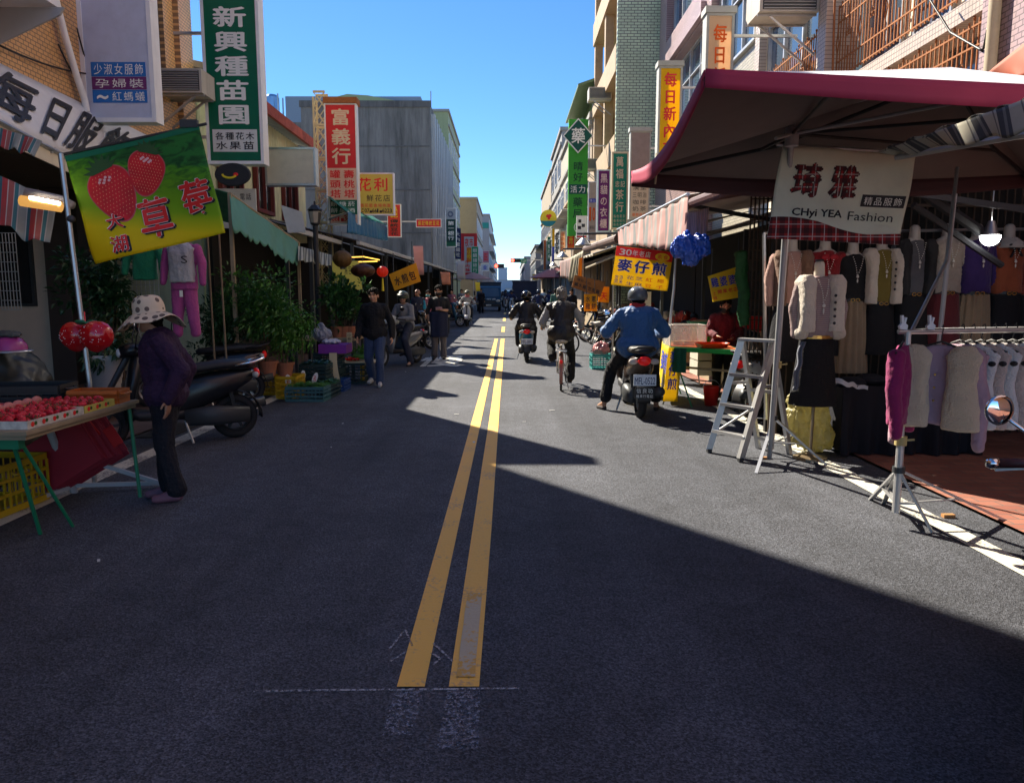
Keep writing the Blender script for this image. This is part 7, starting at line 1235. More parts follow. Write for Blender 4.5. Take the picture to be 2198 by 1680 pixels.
m = MB(); put_text(m, pl, '精品服飾', .675, .485, .965, .59, bold=.01, d=.008); build('lettering', m, WPRINT, t)
m = MB(); put_text(m, pl, 'CHyi YEA', .15, .655, .53, .76, latin=True, bold=.05, d=.006); put_text(m, pl, 'Fashion', .58, .66, .92, .755, latin=True, d=.006); build('lettering', m, INK, t)
m = MB(); m.tube([A + V((-.04, 0, .01)), B + V((.03, 0, .01))], .012, 6); build('top_rod', m, STEEL, t)
# grey plaid awning at the right edge
PLAID = stripemat('grey_plaid', [((.70, .66, .52), 2), ((.25, .23, .2), .3), ((.70, .66, .52), .5), ((.10, .10, .10), 1.2), ((.3, .29, .25), .5), ((.10, .10, .10), .6)], 'U', .12)
t = thing('plaid_awning', 'grey and cream plaid awning slanting in from the right edge', 'awning', (4.2, 5.6, 2.4)); sheet('canvas', None, None, PY(1885, 326, 4.3), PY(2330, 168, 2.9), PY(1925, 334, 4.2), PY(2330, 260, 2.8), PLAID, wave=.015, nw=4, par=t, nu=60); sheet('canvas_top', None, None, V((4.6, 5.6, 2.75)), V((5.2, 4.4, 2.9)), PY(1885, 326, 4.3), PY(2330, 168, 2.9), PLAID, wave=.01, par=t)
m = MB(); m.tube([PY(1925, 338, 4.22), PY(2330, 266, 2.82)], .016, 6); m.tube([PY(2047, 335, 6.4), PY(2055, 360, 6.4), PY(2013, 760, 6.4)], .02, 8); build('frame', m, PIPEG, t); m = MB(); m.tube([PY(1960, 400, 6.6), PY(2140, 520, 6.9)], .045, 6); m.tube([PY(1960, 440, 6.8), PY(2150, 570, 7.0)], .03, 6); build('strut', m, INK, t)
# metal gate and dark back of the stall
t = thing('folding_gate', 'dark ornate folding metal gate behind the stall at the right', 'gate', (4.4, 8.2, 0)); a = PY(1690, 0, 8.2).x; m = MB()
for k in range(44): x = a + k * .085; m.bar((x, 8.2, 0), (x, 8.2, 3.2), .014)
for z in (.4, 1.2, 2.0, 2.5, 3.0): m.bar((a, 8.2, z), (a + 3.8, 8.2, z), .03)
build('bars', m, plain('brown_gate_metal', (.07, .045, .03), rough=.6), t); m = MB(); m.box(a, a + 4.5, 8.3, 8.36, 0, 3.25); build('dark_cloth', m, DARK, t)  # near-black sheet behind the bars; the dark stall interior is in its colour
m = MB(); a = PY(1585, 0, 8.9).x; t = thing('folding_gate', 'rolled dark lattice gate panel beside the seller', 'gate', (a, 8.9, 0))
for k in range(11): x = a + .3 + k * .05; m.bar((x, 9.1, .3), (x, 9.1, 2.9), .016)
for k in range(20): m.bar((a + .3, 9.1, .4 + k * .12), (a + .8, 9.1, .4 + k * .12), .012)
build('bars', m, plain('brown_gate_metal', (0, 0, 0)), t)
m = MB(); m.tube([PY(1590, 540, 9.0), PY(1598, 700, 9.0)], [.08, .06], 10); tag(build('folded_umbrella', m, plain('folded_green_umbrella', (.02, .10, .03), var=.6, scale=12), remesh=.015, disp=(.03, 12)), 'tall folded green parasol standing against the lattice gate', 'parasol')
sheet('torn_awning', 'torn rust red awning scrap at the top right corner', 'awning', PY(2100, 172, 6.8), PY(2290, 20, 6.0), PY(2160, 190, 6.6), PY(2290, 110, 5.8), mat('rust_red_canvas', (.40, .10, .05), var=.6, scale=5, dirt=.6), wave=.04, nw=2, scallop=.06, nsc=3)
sheet('pink_awning', 'pink edged translucent awning strip at the right edge above the plaid one', 'awning', PY(2130, 205, 6.0), PY(2290, 150, 5.4), PY(2135, 212, 6.0), PY(2290, 215, 5.4), plain('pink_canvas', (.62, .25, .28), trans=.3), wave=.02, nw=2)
# mannequin torsos on the back rail
rail_y = 7.55; m = MB(); m.tube([PY(1640, 500, rail_y + .1), PY(2330, 490, rail_y + .1)], .016, 6); m.tube([PY(1640, 500, rail_y + .1), PY(1644, 900, rail_y + .1)], .02, 6); t = thing('clothes_rail', 'high steel rail carrying the row of dressed torsos', 'rail', (4, rail_y, 0)); build('rail', m, STEEL, t)
MSK = plain('mannequin_plastic', (.40, .37, .33), rough=.45); LACE = cloth('white_lace', (.5, .47, .43), bump=1, bscale=90)
FURB = cloth('cream_fleece', (.72, .63, .52), bump=1, bscale=110, sheen=.4)
def torso_dummy(label, px, top_c, vestc=None, skirt=None, vestopen=True, Y=rail_y, pleat=False, sleeves=True, scarfbow=None, ytop=528, h=.52, skirtlen=.5, lace=False, buttons=False):
    p = PY(px, ytop, Y); c = V((p.x, Y, p.z)); t = thing('dressed_torso', label, 'mannequin', c, 'dressed torsos on the rail'); m = MB(); m.caps(c + V((0, 0, -.05)), c + V((0, 0, .07)), .058, .05, 12); m.ell(c + V((0, 0, .08)), (.05, .05, .03)); m.ell(c + V((0, 0, -.08)), (.13, .07, .07)); build('neck', m, MSK, t, remesh=.01, sm=2)
    c1 = c + V((0, 0, -.05)); m = MB(); gsolid(m, c1, .36, h, .2, I3, sleeves=.03 if sleeves else None, sleevelen=.5); build('blouse', m, top_c, t, remesh=.011, sm=1, disp=(.012, 15))
    if vestc:
        for s in (1, -1):
            m = MB(); gsolid(m, c1 + V((s * .125, -.035, .008)), .15, h * 1.02, .24, I3, neckw=.05); build('vest_front', m, vestc, t, remesh=.011, sm=1, disp=(.012, 14))
        if buttons:
            m = MB()
            for k in range(5): m.ell(c1 + V((.072, -.165, -.12 - k * .065)), (.013, .006, .013), 8, 5)
            build('buttons', m, INK, t)
    if lace: m = MB(); m.lathe([(.06, .03), (.13, -.03), (.15, -.07), (.13, -.075), (.06, .0)], c1 + V((0, -.02, .0)), 20); build('lace_collar', m, LACE, t, smooth=True)
    if scarfbow: m = MB(); m.ell(c1 + V((-.04, -.13, -.06)), (.045, .02, .03)); m.ell(c1 + V((.04, -.13, -.06)), (.045, .02, .03)); m.bar(c1 + V((-.01, -.13, -.07)), c1 + V((-.05, -.13, -.17)), .03, .008); m.bar(c1 + V((.01, -.13, -.07)), c1 + V((.06, -.13, -.16)), .03, .008); build('bow', m, scarfbow, t)
    m = MB(); pr = None
    for s in (1, -1):
        for k in range(9): q = k / 8; m.ell(c1 + V((s * (.05 - .045 * q), -.125 - .02 * math.sin(q * 3), -.02 - .17 * q)), .0055, 6, 4)
    m.ell(c1 + V((0, -.135, -.21)), (.014, .008, .014), 8, 6); m.ell(c1 + V((0, -.135, -.25)), (.008, .006, .02), 6, 5); build('necklace', m, plain('pearl', (.62, .60, .55), rough=.25), t)
    m = MB(); m.lathe([(.145, -.02), (.15, -.02), (.15, .02), (.145, .02)], c1 + V((0, 0, -h)), 20)
    for i in range(len(m.v)): m.v[i].y = Y + (m.v[i].y - Y) * .72
    b_ = build('belt', m, BLACKP, t); m = MB()
    for s in (-.025, .025): m.tube([c1 + V((s + .02 * math.cos(a), -.112, -h + .016 * math.sin(a))) for a in [k * .785 for k in range(9)]], .004, 5)
    build('buckle', m, plain('brass', (.55, .38, .12), rough=.25, metal=.9), b_)
    if skirt:
        m = MB(); n = 60
        m.grid(lambda u, v: c1 + V(((.15 + .05 * (1 - v) + (.010 * math.sin(u * 6.2832 * 16) if pleat else .006 * math.sin(u * 6.28 * 5))) * math.cos(u * 6.2832), (.11 + .03 * (1 - v) + (.010 * math.sin(u * 6.2832 * 16) if pleat else 0)) * math.sin(u * 6.2832), -h - .01 - skirtlen * (1 - v))), n * 2, 4); build('skirt', m, skirt, t, smooth=True)
    return t
BEIGE = cloth('beige_pleats', (.25, .18, .11))
torso_dummy('torso in a brown cardigan over a pink blouse, leftmost on the rail', 1700, cloth('dusty_pink', (.42, .25, .21)), cloth('brown_wool', (.22, .12, .075), bump=1, bscale=90), NAVY, skirtlen=.55, ytop=532)
torso_dummy('torso in a crimson blouse with a pearl collar on the rail', 1771, cloth('crimson_blouse', (.22, .006, .01)), None, BLK, scarfbow=plain('crimson_bow', (.35, .01, .02)), ytop=530)
torso_dummy('torso in a black top above a long beige pleated skirt', 1831, BLK, None, BEIGE, pleat=True, skirtlen=.72, ytop=538, h=.44)
torso_dummy('torso in an olive blouse under a cream fleece waistcoat with buttons', 1893, cloth('olive_blouse', (.16, .12, .02)), FURB, BLK, buttons=True, ytop=528, sleeves=False)
torso_dummy('torso in a grey blouse under a black waistcoat edged with pearls', 1963, cloth('charcoal_blouse', (.09, .09, .10)), cloth('black_tweed', (.02, .02, .022)), BLK, ytop=508)
torso_dummy('torso in an off white long sleeved knit above a dark red skirt', 2034, cloth('off_white_knit', (.36, .31, .26), bump=1, bscale=45), None, cloth('wine_skirt', (.10, .01, .015)), ytop=505)
torso_dummy('torso in a deep purple top above a beige pleated skirt', 2098, cloth('violet_top', (.035, .015, .11)), None, BEIGE, pleat=True, ytop=506)
torso_dummy('torso in an orange blouse with white lace collar and black bow', 2166, cloth('rust_orange', (.24, .055, .02)), None, BLK, lace=True, scarfbow=INK, ytop=506)
torso_dummy('torso in a rust red blouse cut by the right edge', 2225, cloth('rust_red', (.18, .03, .02)), None, BLK, ytop=508)
t = thing('bulb_lamp', 'bright white bulb lamp hanging over the clothes stall', 'lamp', PY(2126, 510, 6.8)); c = PY(2126, 505, 6.8); m = MB(); m.lathe([(.02, .13), (.03, .12), (.06, .02), (.085, -.0), (.06, .0)], c, 20); m.tube([c + V((0, 0, .12)), c + V((0, 0, .5))], .006, 5); build('shade', m, STEEL, t, smooth=True); m = MB()
m.grid(lambda u, v: c + V((.083 * math.sin(v * 1.57) * math.cos(u * 6.2832), .083 * math.sin(v * 1.57) * math.sin(u * 6.2832), -.09 * math.cos(v * 1.57) - .005)), 24, 8); build('bulb', m, mat('lit_bulb', (1, 1, .95), emit=9, var=0), t, smooth=True)
# full mannequin on a stand in the sun
MX = V((2.88, 6.95, 0)); t = thing('mannequin', 'headless mannequin in a cream fleece waistcoat, striped knit and long black skirt', 'mannequin', MX); m = MB(); m.tube([MX + V((0, 0, .03)), MX + V((.01, 0, .7))], .016, 8); m.lathe([(.001, 0), (.16, 0), (.155, .02), (.03, .05), (.02, .09)], MX, 20); build('stand', m, plain('brass_stand', (.25, .19, .12), metal=.6, rough=.4), t)
c = V((MX.x, 6.95, 1.70)); m = MB(); m.caps(c + V((0, 0, -.06)), c + V((-.005, 0, .12)), .052, .046, 14); m.ell(c + V((0, 0, -.08)), (.14, .07, .07)); build('neck', m, plain('ivory_mannequin', (.55, .50, .42), rough=.4), t, remesh=.008, sm=2); m = MB(); m.cyl(c + V((-.005, 0, .155)), c + V((-.005, 0, .17)), .042, .035); build('neck_cap', m, BLACKP, t)
KN = stripemat('marl_knit', [((.36, .26, .25), 1), ((.18, .10, .11), 1), ((.42, .34, .32), 1), ((.22, .13, .13), .6)], 'Z', .018, trans=.0); m = MB(); gsolid(m, c, .37, .54, .22, I3, sleeves=.03, sleevelen=.52); build('knit_top', m, KN, t, remesh=.009, sm=1, disp=(.012, 15))
for s in (1, -1): m = MB(); gsolid(m, c + V((s * .135, -.03, .012)), .18, .50, .27, I3, neckw=.05, flare=1.05); m.ell(c + V((s * .17, -.05, -.50)), (.07, .09, .07)); build('waistcoat_front', m, FURB, t, remesh=.008, sm=1, disp=(.010, 11))
m = MB()
for k in range(5): m.ell(c + V((.085, -.175 + .0 * k, -.16 - k * .062)), (.014, .008, .014), 10, 6)
build('button', m, INK, t); m = MB()
for s in (1, -1):
    for k in range(11): q = k / 10; m.ell(c + V((s * (.045 - .042 * q), -.10 - .04 * math.sin(q * 2.6), -.02 - .2 * q)), .006, 6, 4)
m.ell(c + V((0, -.135, -.25)), (.016, .008, .016)); m.ell(c + V((0, -.13, -.30)), (.008, .006, .03)); build('necklace', m, MATS['pearl'], t)
m = MB(); m.grid(lambda u, v: c + V(((.15 + .07 * (1 - v) + .008 * math.sin(u * 6.28 * 7) * (1 - v)) * math.cos(u * 6.2832), (.11 + .06 * (1 - v)) * math.sin(u * 6.2832), -.54 - .64 * (1 - v))), 60, 8); build('skirt', m, BLK, t, smooth=True)
m = MB(); m.grid(lambda u, v: c + V((-.19 - .05 * (1 - v) + .04 * u + .01 * math.sin(v * 14), -.10 - .02 * math.sin(u * 9), -.58 - .45 * (1 - v))), 6, 12); build('grey_scarf', m, cloth('blue_grey_scarf', (.14, .15, .19)), t, smooth=True, solid=.01)
m = MB(); m.lathe([(.15, -.015), (.158, -.015), (.158, .015), (.15, .015)], c + V((0, 0, -.54)), 24)
for i in range(len(m.v)): m.v[i].y = 6.95 + (m.v[i].y - 6.95) * .75
build('belt', m, MATS['brass'], t)
m = MB(); q = PY(1745, 930, 7.1); m.ell((q.x, 7.25, .30), (.22, .14, .26)); m.ell((q.x + .1, 7.25, .16), (.2, .12, .15)); m.ell((q.x - .1, 7.25, .5), (.1, .1, .1)); tag(build('plastic_sack', m, mat('translucent_yellow_bag', (.58, .52, .24), rough=.3, trans=.4, bump=1, bscale=22, var=.2), remesh=.010, disp=(.045, 26)), 'crumpled pale yellow plastic sack behind the mannequin stand', 'bag')
m = MB(); q = PY(1900, 900, 7.3); m.box(q.x - .55, q.x + .75, 7.05, 7.45, .05, .66); m.grid(lambda u, v: V((q.x - .58 + 1.36 * u, 7.0 - .05 * math.sin(u * 40) * (1 - v) - .03 * math.sin(u * 17 + 2), .03 + .66 * v)), 90, 5)
for k in range(7): m.ell((q.x - .4 + k * .18, 7.2, .70 + .03 * math.sin(k * 2)), (.14, .16, .06))
tag(build('covered_table', m, mat('dark_cloth_cover', (.008, .008, .014), rough=.85, bump=.4, bscale=8), smooth=False), 'low table draped in dark navy cloth under the torsos', 'table')
m = MB(); a = PY(1790, 822, 7.0); b = PY(1862, 838, 7.0); m.grid(lambda u, v: V((a.x + (b.x - a.x) * u, 6.98 - .05 * math.sin(u * 6), a.z + (b.z - a.z) * u + .05 * v * (1 - u * .3) + .01 * math.sin(u * 15))), 14, 3); tag(build('white_ribbon', m, cloth('white_cloth_strip', (.6, .6, .62)), solid=.01), 'crumpled white cloth strip on the dark covered table', 'cloth')
# tripod stand next to the ladder that carries the banner
def tripod(name, label, base, top, r, spread, hubz, feet, mt=ALU, cat='stand', knob=True):
    t = thing(name, label, cat, base); base = V(base); top = V(top); m = MB(); mid_ = base.lerp(top, .45); m.tube([base + V((0, 0, .10)), mid_], r * 1.25, 10); m.tube([mid_, top], r, 10); build('pole', m, mt, t); hub = base.lerp(top, hubz)
    for f in feet: m = MB(); m.bar(hub, V(f), .028, .016); build('leg', m, mt, t); m = MB(); m.bar(V(f).lerp(hub, .45), base + V((0, 0, .16)), .018, .01); build('brace', m, mt, t)
    if knob: m = MB(); m.cyl(mid_ - V((0, 0, .03)), mid_ + V((0, 0, .03)), r * 1.9); m.bar(mid_, mid_ + V((.08, -.02, .01)), .012); build('clamp_knob', m, plain('yellowed_plastic', (.45, .36, .15)), t)
    m = MB(); m.cyl(hub - V((0, 0, .02)), hub + V((0, 0, .02)), r * 2); build('hub', m, DARKG, t); return t
tripod('tripod_stand', 'aluminium tripod pole standing behind the stepladder', G(1655, 985), PY(1689, 514, 6.6), .017, 0, .20, (G(1623, 1016), G(1775, 998), G(1738, 960)))
# rolling rack of fleece vests
RY = 4.85; bz = PY(2000, 712, RY).z; b0, b1 = PY(1928, 712, RY), V((4.6, RY + .1, bz + .02)); base = G(2001, 1085)
base = V((PY(1998, 0, RY).x, RY, 0)); tp = tripod('garment_stand', 'garment rack on a splayed tripod foot hung with fleece vests', base, (base.x + .0, RY, bz), .02, 0, .30, (G(2001, 1142), G(1868, 1072), G(2165, 1120), V((base.x + .2, RY + .55, 0))), cat='clothes rack')
m = MB(); m.tube([b0, b1], .016, 10); m.tube([b0 + V((.35, .25, 0)), b1 + V((0, .25, 0))], .014, 8); m.bar(V((base.x, RY, bz)), V((base.x + .35, RY + .25, bz)), .03); build('bar', m, STEEL, tp)
m = MB(); m.tube([PY(2055, 360, 5.4), PY(2032, 560, 5.2), V((base.x + .02, RY, bz))], .013, 8); build('upright', m, STEEL, tp)
def hanger(par, p, M):
    m = MB(); p = V(p); m.tube([p + V((0, 0, .03)), p + M @ V((0, .02, .045)), p + M @ V((0, .03, .02)), p + M @ V((0, .0, -.03)), p + V((0, 0, -.06))], .004, 5); m.tube([p + M @ V((-.19, 0, -.13)), p + V((0, 0, -.06)), p + M @ V((.19, 0, -.13))], .008, 6); build('hanger', m, BLACKP, par, smooth=True)
def vest(label, f, mt, ang, w_=.42, h=.52, dep=.11, lining=None, sleeves=None, pockets=False, clip=True, yo=0):
    p = V(b0).lerp(V(b1), f) + V((0, yo, 0)); M = Matrix.Rotation(ang, 3, 'Z'); t = thing('fleece_vest', label, 'vest', p, 'garments on the rack'); hanger(t, p, M); c = p + V((0, 0, -.10)); m = MB()
    if lining:
        for s in (1, -1): gsolid(m, c + M @ V((s * w_ * .29, -.03, 0)), w_ * .44, h, dep, M, neckw=.045, flare=1.2)
    else: gsolid(m, c, w_, h, dep, M, sleeves=sleeves, flare=1.15, sleevelen=.55)
    build('body', m, mt, t, remesh=.009, sm=1, disp=(.014, 10))
    if lining: m = MB(); gsolid(m, c + M @ V((0, .03, .0)), w_ * .85, h * .95, dep * .7, M, sleeves=.04, sleevelen=.62); build('inner_top', m, lining, t, remesh=.01, sm=1, disp=(.014, 14))
    if pockets:
        for s in (1, -1): m = MB(); q = c + M @ V((s * w_ * .27, -dep * .5 - .025, -h * .68)); m.obox(q, M @ V((1, 0, 0)), M @ V((0, 1, 0)), (0, 0, 1), .052, .012, .05); build('pocket', m, mt, t, remesh=.008, sm=2, disp=(.008, 20))
        m = MB()
        for k in range(3): m.ell(c + M @ V((-.012, -dep * .52 - .02, -h * (.32 + .16 * k))), .008, 8, 5)
        build('button', m, MATS['brass'], t)
    if clip: m = MB(); m.ell(c + M @ V((w_ * .40, -.02, -.10)), (.02, .03, .018)); build('size_clip', m, BLACKP, t)
LILAC = cloth('lilac_jersey', (.40, .26, .32)); FL1 = cloth('oatmeal_fleece', (.74, .58, .40), bump=1, bscale=120, sheen=.4); FL2 = cloth('white_fleece', (.84, .82, .80), bump=1, bscale=120, sheen=.4); FL3 = cloth('blush_fleece', (.70, .55, .48), bump=1, bscale=120, sheen=.4)
vest('magenta long sleeved top at the left end of the rack', .02, cloth('magenta_knit', (.26, .012, .10)), R(50), w_=.32, dep=.12, sleeves=.02, clip=False, h=.5)
vest('oatmeal fleece vest over a lilac top turned to face the road', .115, FL1, R(-38), w_=.48, dep=.12, lining=LILAC, pockets=True, clip=False, yo=-.10)
for k, (f, mt, la) in enumerate(((.205, LILAC, 'lilac long sleeved top behind the oatmeal vest'), (0.24, FL2, 'first white fleece vest along the rack'), (0.275, FL3, 'blush fleece vest behind the first white one'), (0.31, FL2, 'white fleece vest hanging above the scooter mirror'), (0.345, FL3, 'second blush fleece vest along the rack'), (0.38, FL2, 'white fleece vest right of the scooter mirror'), (0.415, BLK, 'black vest between pale ones on the rack'), (0.45, FL2, 'pale fleece vest near the right edge'), (0.485, FL3, 'last blush fleece vest cut by the right edge'))): vest(la, f, mt, R(-74), w_=.46, dep=.09, h=.52, clip=mt is not LILAC and mt is not BLK)
for k, (x, la) in enumerate(((1940, 'white plastic clothes peg clipped at the left end of the rack bar'), (1999, 'white plastic clothes peg clipped above the oatmeal vest'))):
    p = PY(x, 700, RY - .02); m = MB(); m.slab([p + V(q) for q in ((-.02, 0, -.02), (.025, 0, -.025), (.028, 0, .005), (.012, 0, .018), (.02, 0, .055), (.008, 0, .058), (.0, 0, .02), (-.004, 0, .07), (-.016, 0, .07), (-.012, 0, .015), (-.026, 0, .0))], (0, .025, 0)); tag(build('clothes_peg', m, plain('white_plastic', (.75, .78, .82), rough=.3)), la, 'clothes peg', 'clothes pegs')
# stepladder
t = thing('stepladder', 'aluminium stepladder standing open beside the tripod pole', 'ladder', G(1600, 985)); TLl, TRl = PY(1592, 728, 7.15), PY(1662, 732, 6.95); fl, fr_ = G(1522, 971), G(1589, 991); rl, rr_ = G(1628, 962), G(1695, 975)
a0, a1 = TLl, TLl.lerp(TRl, 1.0); m = MB(); m.bar(TLl + V((-.02, 0, 0)), TRl + V((.02, 0, 0)), .13, .025); build('top_cap', m, ALU, t)
for (tp_, ft) in ((TLl, fl), (TRl, fr_)): m = MB(); m.bar(tp_, ft + V((0, 0, .03)), .045, .06); build('front_rail', m, ALU, t); m = MB(); m.bar(ft + V((0, 0, .04)), ft, .04, .07); build('rubber_foot', m, BLACKP, t)
for (tp_, ft) in ((TLl + V((.02, .05, 0)), rl), (TRl + V((.0, .05, 0)), rr_)): m = MB(); m.bar(tp_, ft, .04, .04); build('rear_rail', m, ALU, t)
for q in (.30, .56, .80): m = MB(); m.bar(TLl.lerp(fl, q), TRl.lerp(fr_, q), .09, .03); build('step', m, ALU, t)
for q in (.45, .9): m = MB(); m.bar((TLl + V((.02, .05, 0))).lerp(rl, q), (TRl + V((0, .05, 0))).lerp(rr_, q), .02, .03); build('rear_brace', m, ALU, t)
m = MB(); m.bar(TLl.lerp(fl, .38), TLl.lerp(rl, .38), .02, .03); m.bar(TRl.lerp(fr_, .38), TRl.lerp(rr_, .38), .02, .03); m.bar(TLl.lerp(fl, .82), TLl.lerp(rl, .62), .015, .02); build('spreader', m, STEEL, t)
# nearest scooter, mostly out of frame: mirror and handlebar grip
s = scooter('scooter just beyond the right edge, only its round mirror and brown grip in view', BLKS, mirrors=False, silver=STEEL, accent=CHROME); 
for ch in [q for q in s.children if q.name.startswith('side_stand')]: bpy.data.objects.remove(ch)
mc, gp = PY(2145, 880, 2.75), PY(2124, 994, 2.78); k_ = gp.z; M3 = Matrix.Rotation(R(-35), 3, 'Z'); og = gp - M3 @ V((-.36, .24, 1.0)) * k_; og.z = 0; place(s, og, R(-35), k_); W_ = lambda *p: og + M3 @ V(p) * k_
def attach(o): o.parent = s; o.matrix_parent_inverse = (Matrix.Translation(og) @ Matrix.Rotation(R(-35), 4, 'Z') @ Matrix.Scale(k_, 4)).inverted()
rotm = Matrix.Rotation(math.pi / 2, 3, 'X') @ Matrix.Rotation(.1, 3, 'Y'); m = MB(); m.lathe([(.001, -.028), (.035, -.024), (.054, -.008), (.057, .004), (.050, .006)], mc, 28, rot=rotm); m.tube([mc + V((.04, .02, -.03)), mc + V((.14, .02, -.10)), W_(-.17, .32, 1.03)], .007, 8); mo = build('mirror', m, CHROME, None, smooth=True, label='round chrome mirror'); attach(mo); m = MB(); m.lathe([(.001, .008), (.030, .006), (.049, .001)], mc, 28, rot=rotm); build('mirror_glass', m, plain('mirror_silver', (.8, .85, .9), rough=.03, metal=1, var=0), mo, smooth=True)
inn = W_(-.1, .32, 1.02); d_ = (inn - gp).normalized(); m = MB(); m.tube([gp + d_ * .02, gp + d_ * .2], .019, 14); go = build('grip', m, plain('maroon_rubber', (.07, .02, .02), rough=.5), None, smooth=True, label='maroon rubber grip'); attach(go); m = MB(); m.tube([gp - d_ * .012, gp, gp + d_ * .03], [.013, .021, .021], 14); build('bar_end', m, CHROME, go, smooth=True)
m = MB(); m.obox(G(2035, 1170 - 60) + V((0, 0, .012)), (1, 0, 0), (0, 1, 0), (0, 0, 1), .04, .02, .012); m.obox(G(1640, 990) + V((.05, .1, .012)), (1, 0, 0), (0, 1, 0), (0, 0, 1), .05, .02, .01); tag(build('wood_chocks', m, plain('orange_wood', (.45, .22, .08))), 'small orange wood blocks under the stand legs', 'blocks')
# ================================================================ right: food stall and the awnings beyond it
PSTR = stripemat('pink_grey_stripe', [((.62, .36, .33), 1), ((.30, .31, .31), .9), ((.62, .40, .37), .7), ((.50, .48, .46), .5)], 'U', .075, trans=.35, dirt=.35)
t = thing('striped_awning', 'pink and grey striped awning curtain with a torn zigzag hem over the yellow food banner', 'awning', PX(1400, 480, 2.2))
sheet('canvas', None, None, PX(1326, 493, 2.25), PX(1477, 417, 2.25), PX(1328, 527, 2.2), PX(1470, 536, 2.15), PSTR, wave=.045, nw=9, scallop=.08, nsc=9, par=t, nu=120, nv=8)
sheet('canvas', None, None, PY(1471, 457, 9.4), PY(1522, 445, 9.4), PY(1469, 508, 9.4), PY(1518, 504, 9.4), PSTR, wave=.02, nw=4, scallop=.06, nsc=4, par=t)
RXF = lambda p, X: V((X, p.y, p.z + .45))
a, b = PX(1326, 493, 2.25), PX(1477, 417, 2.25); sheet('canvas_top', None, None, RXF(a, 5.0), RXF(b, 5.0), a, b, plain('awning_top', (.35, .30, .28), trans=.2, dirt=.3), wave=.02, par=t); m = MB(); m.tube([a, b], .025, 8); build('front_bar', m, STEEL, t)
t = thing('roller_awning', 'dark maroon retracted awning between the striped curtain and the umbrella', 'awning', PX(1560, 420, 2.4)); m = MB(); a, b = PX(1474, 440, 2.3), PX(1660, 372, 2.3); m.tube([a, b], .06, 10); build('roller', m, plain('maroon_roller', (.07, .02, .025), rough=.6), t); sheet('canvas_top', None, None, V((5.2, a.y, a.z + .5)), V((5.2, b.y, b.z + .5)), a, b, plain('dark_maroon_canvas', (.10, .03, .03)), wave=.01, par=t)
m = MB(); m.bar(a, (5.2, a.y, a.z - .5), .05); m.bar(b, (5.2, b.y, b.z - .4), .05); build('arm', m, DARKG, t)
t = thing('roller_awning', 'brown rolled awning above the tilted brown sign', 'awning', PX(1290, 520, 2.4)); m = MB(); a, b = PX(1257, 535, 2.3), PX(1328, 512, 2.3); m.tube([a, b], .10, 12); build('roller', m, plain('brown_roller', (.10, .055, .04), rough=.6), t); sheet('canvas_top', None, None, V((5.2, a.y, a.z + .6)), V((5.2, b.y, b.z + .6)), a, b, plain('brown_canvas', (.12, .09, .08), dirt=.3), wave=.01, par=t); m = MB(); m.tube([PX(1258, 575, 2.6), PX(1330, 545, 2.6)], .03, 8); build('front_bar', m, CREAM, t)
c = PY(1480, 536, 9.1); m = MB()
for dx, dz, r in ((0, 0, .17), (-.1, .03, .13), (.11, .07, .13), (.04, -.09, .12), (-.05, .1, .12), (.15, -.02, .09)): m.ell(c + V((dx, 0, dz)), (r, .12, r * .9))
tag(build('tarpaulin_bundle', m, mat('bright_blue_plastic', (.015, .09, .52), rough=.25, spec=.7, var=.5, scale=14, bump=1, bscale=26), remesh=.010, disp=(.05, 15)), 'crumpled bright blue tarpaulin bundle hanging from the striped awning', 'tarpaulin')
t = thing('stall_pole', 'thin steel pole of the food stall in front of the yellow banner', 'pole', PY(1443, 720, 11.0)); m = MB(); m.tube([PY(1452, 520, 11.0), PY(1447, 620, 11.0), V((PY(1441, 0, 11).x, 11, 0))], .022, 8); build('pole', m, STEEL, t); m = MB(); m.ell(V((PY(1441, 0, 11).x, 11, .04)), (.12, .12, .04)); build('foot', m, DARKG, t)
# yellow and red food banner
FY = 12.4; A, B, C_, D_ = PY(1324, 527, FY), PY(1443, 540, FY), PY(1311, 611, FY), PY(1432, 625, FY); pl = Plane(C_, D_ - C_, A - C_, wave=lambda u, v: .012 * math.sin(u * 7 + v * 4)); t = thing('banner', 'yellow and red food stall banner with large blue outlined characters', 'banner', A)
m = MB(); m.grid(lambda u, v: pl.p(u, v), 24, 18); YB = mat('yellow_banner_cloth', (.92, .70, .03), rough=.6, var=.06, trans=.4, dirt=.1); build('cloth', m, YB, t, smooth=True, solid=.002); m = MB(); m.grid(lambda u, v: pl.p(u, .74 + .255 * v, .004), 24, 4); build('red_panel', m, REDS, t)
m = MB(); m.slab([pl.p(.82 + .13 * math.cos(q * .3927), .84 + .10 * math.sin(q * .3927), .006) for q in range(16)], (0, -.002, 0)); build('oval_patch', m, YPRINT, t)
for mt_, items in ((WPRINT, (('30年老店', .06, .05, .62, .23, .03, .008),)), (REDM, (('素食', .72, .09, .93, .23, .02, .012), ('紅', .58, .71, .73, .83, .02, .006), ('椰', .78, .71, .93, .83, .02, .006), ('豆', .58, .86, .73, .98, .02, .006), ('子', .78, .86, .93, .98, .02, .006))), (WPRINT, (('麥仔煎', .04, .28, .95, .66, .11, .005),)), (BPRINT, (('麥仔煎', .04, .28, .95, .66, .05, .008), ('花芝', .24, .71, .56, .83, .02, .006), ('高粱', .04, .71, .2, .98, .02, .006), ('生麻', .24, .86, .56, .98, .02, .006)))):
    m = MB()
    for (s_, u0, v0, u1, v1, bo, dd) in items: put_text(m, pl, s_, u0, v0, u1, v1, bold=bo, d=dd)
    build('lettering', m, mt_, t)
m = MB(); m.tube([A + V((-.03, 0, .01)), B + V((.05, 0, .01))], .012, 6); build('top_rod', m, DARKG, t)
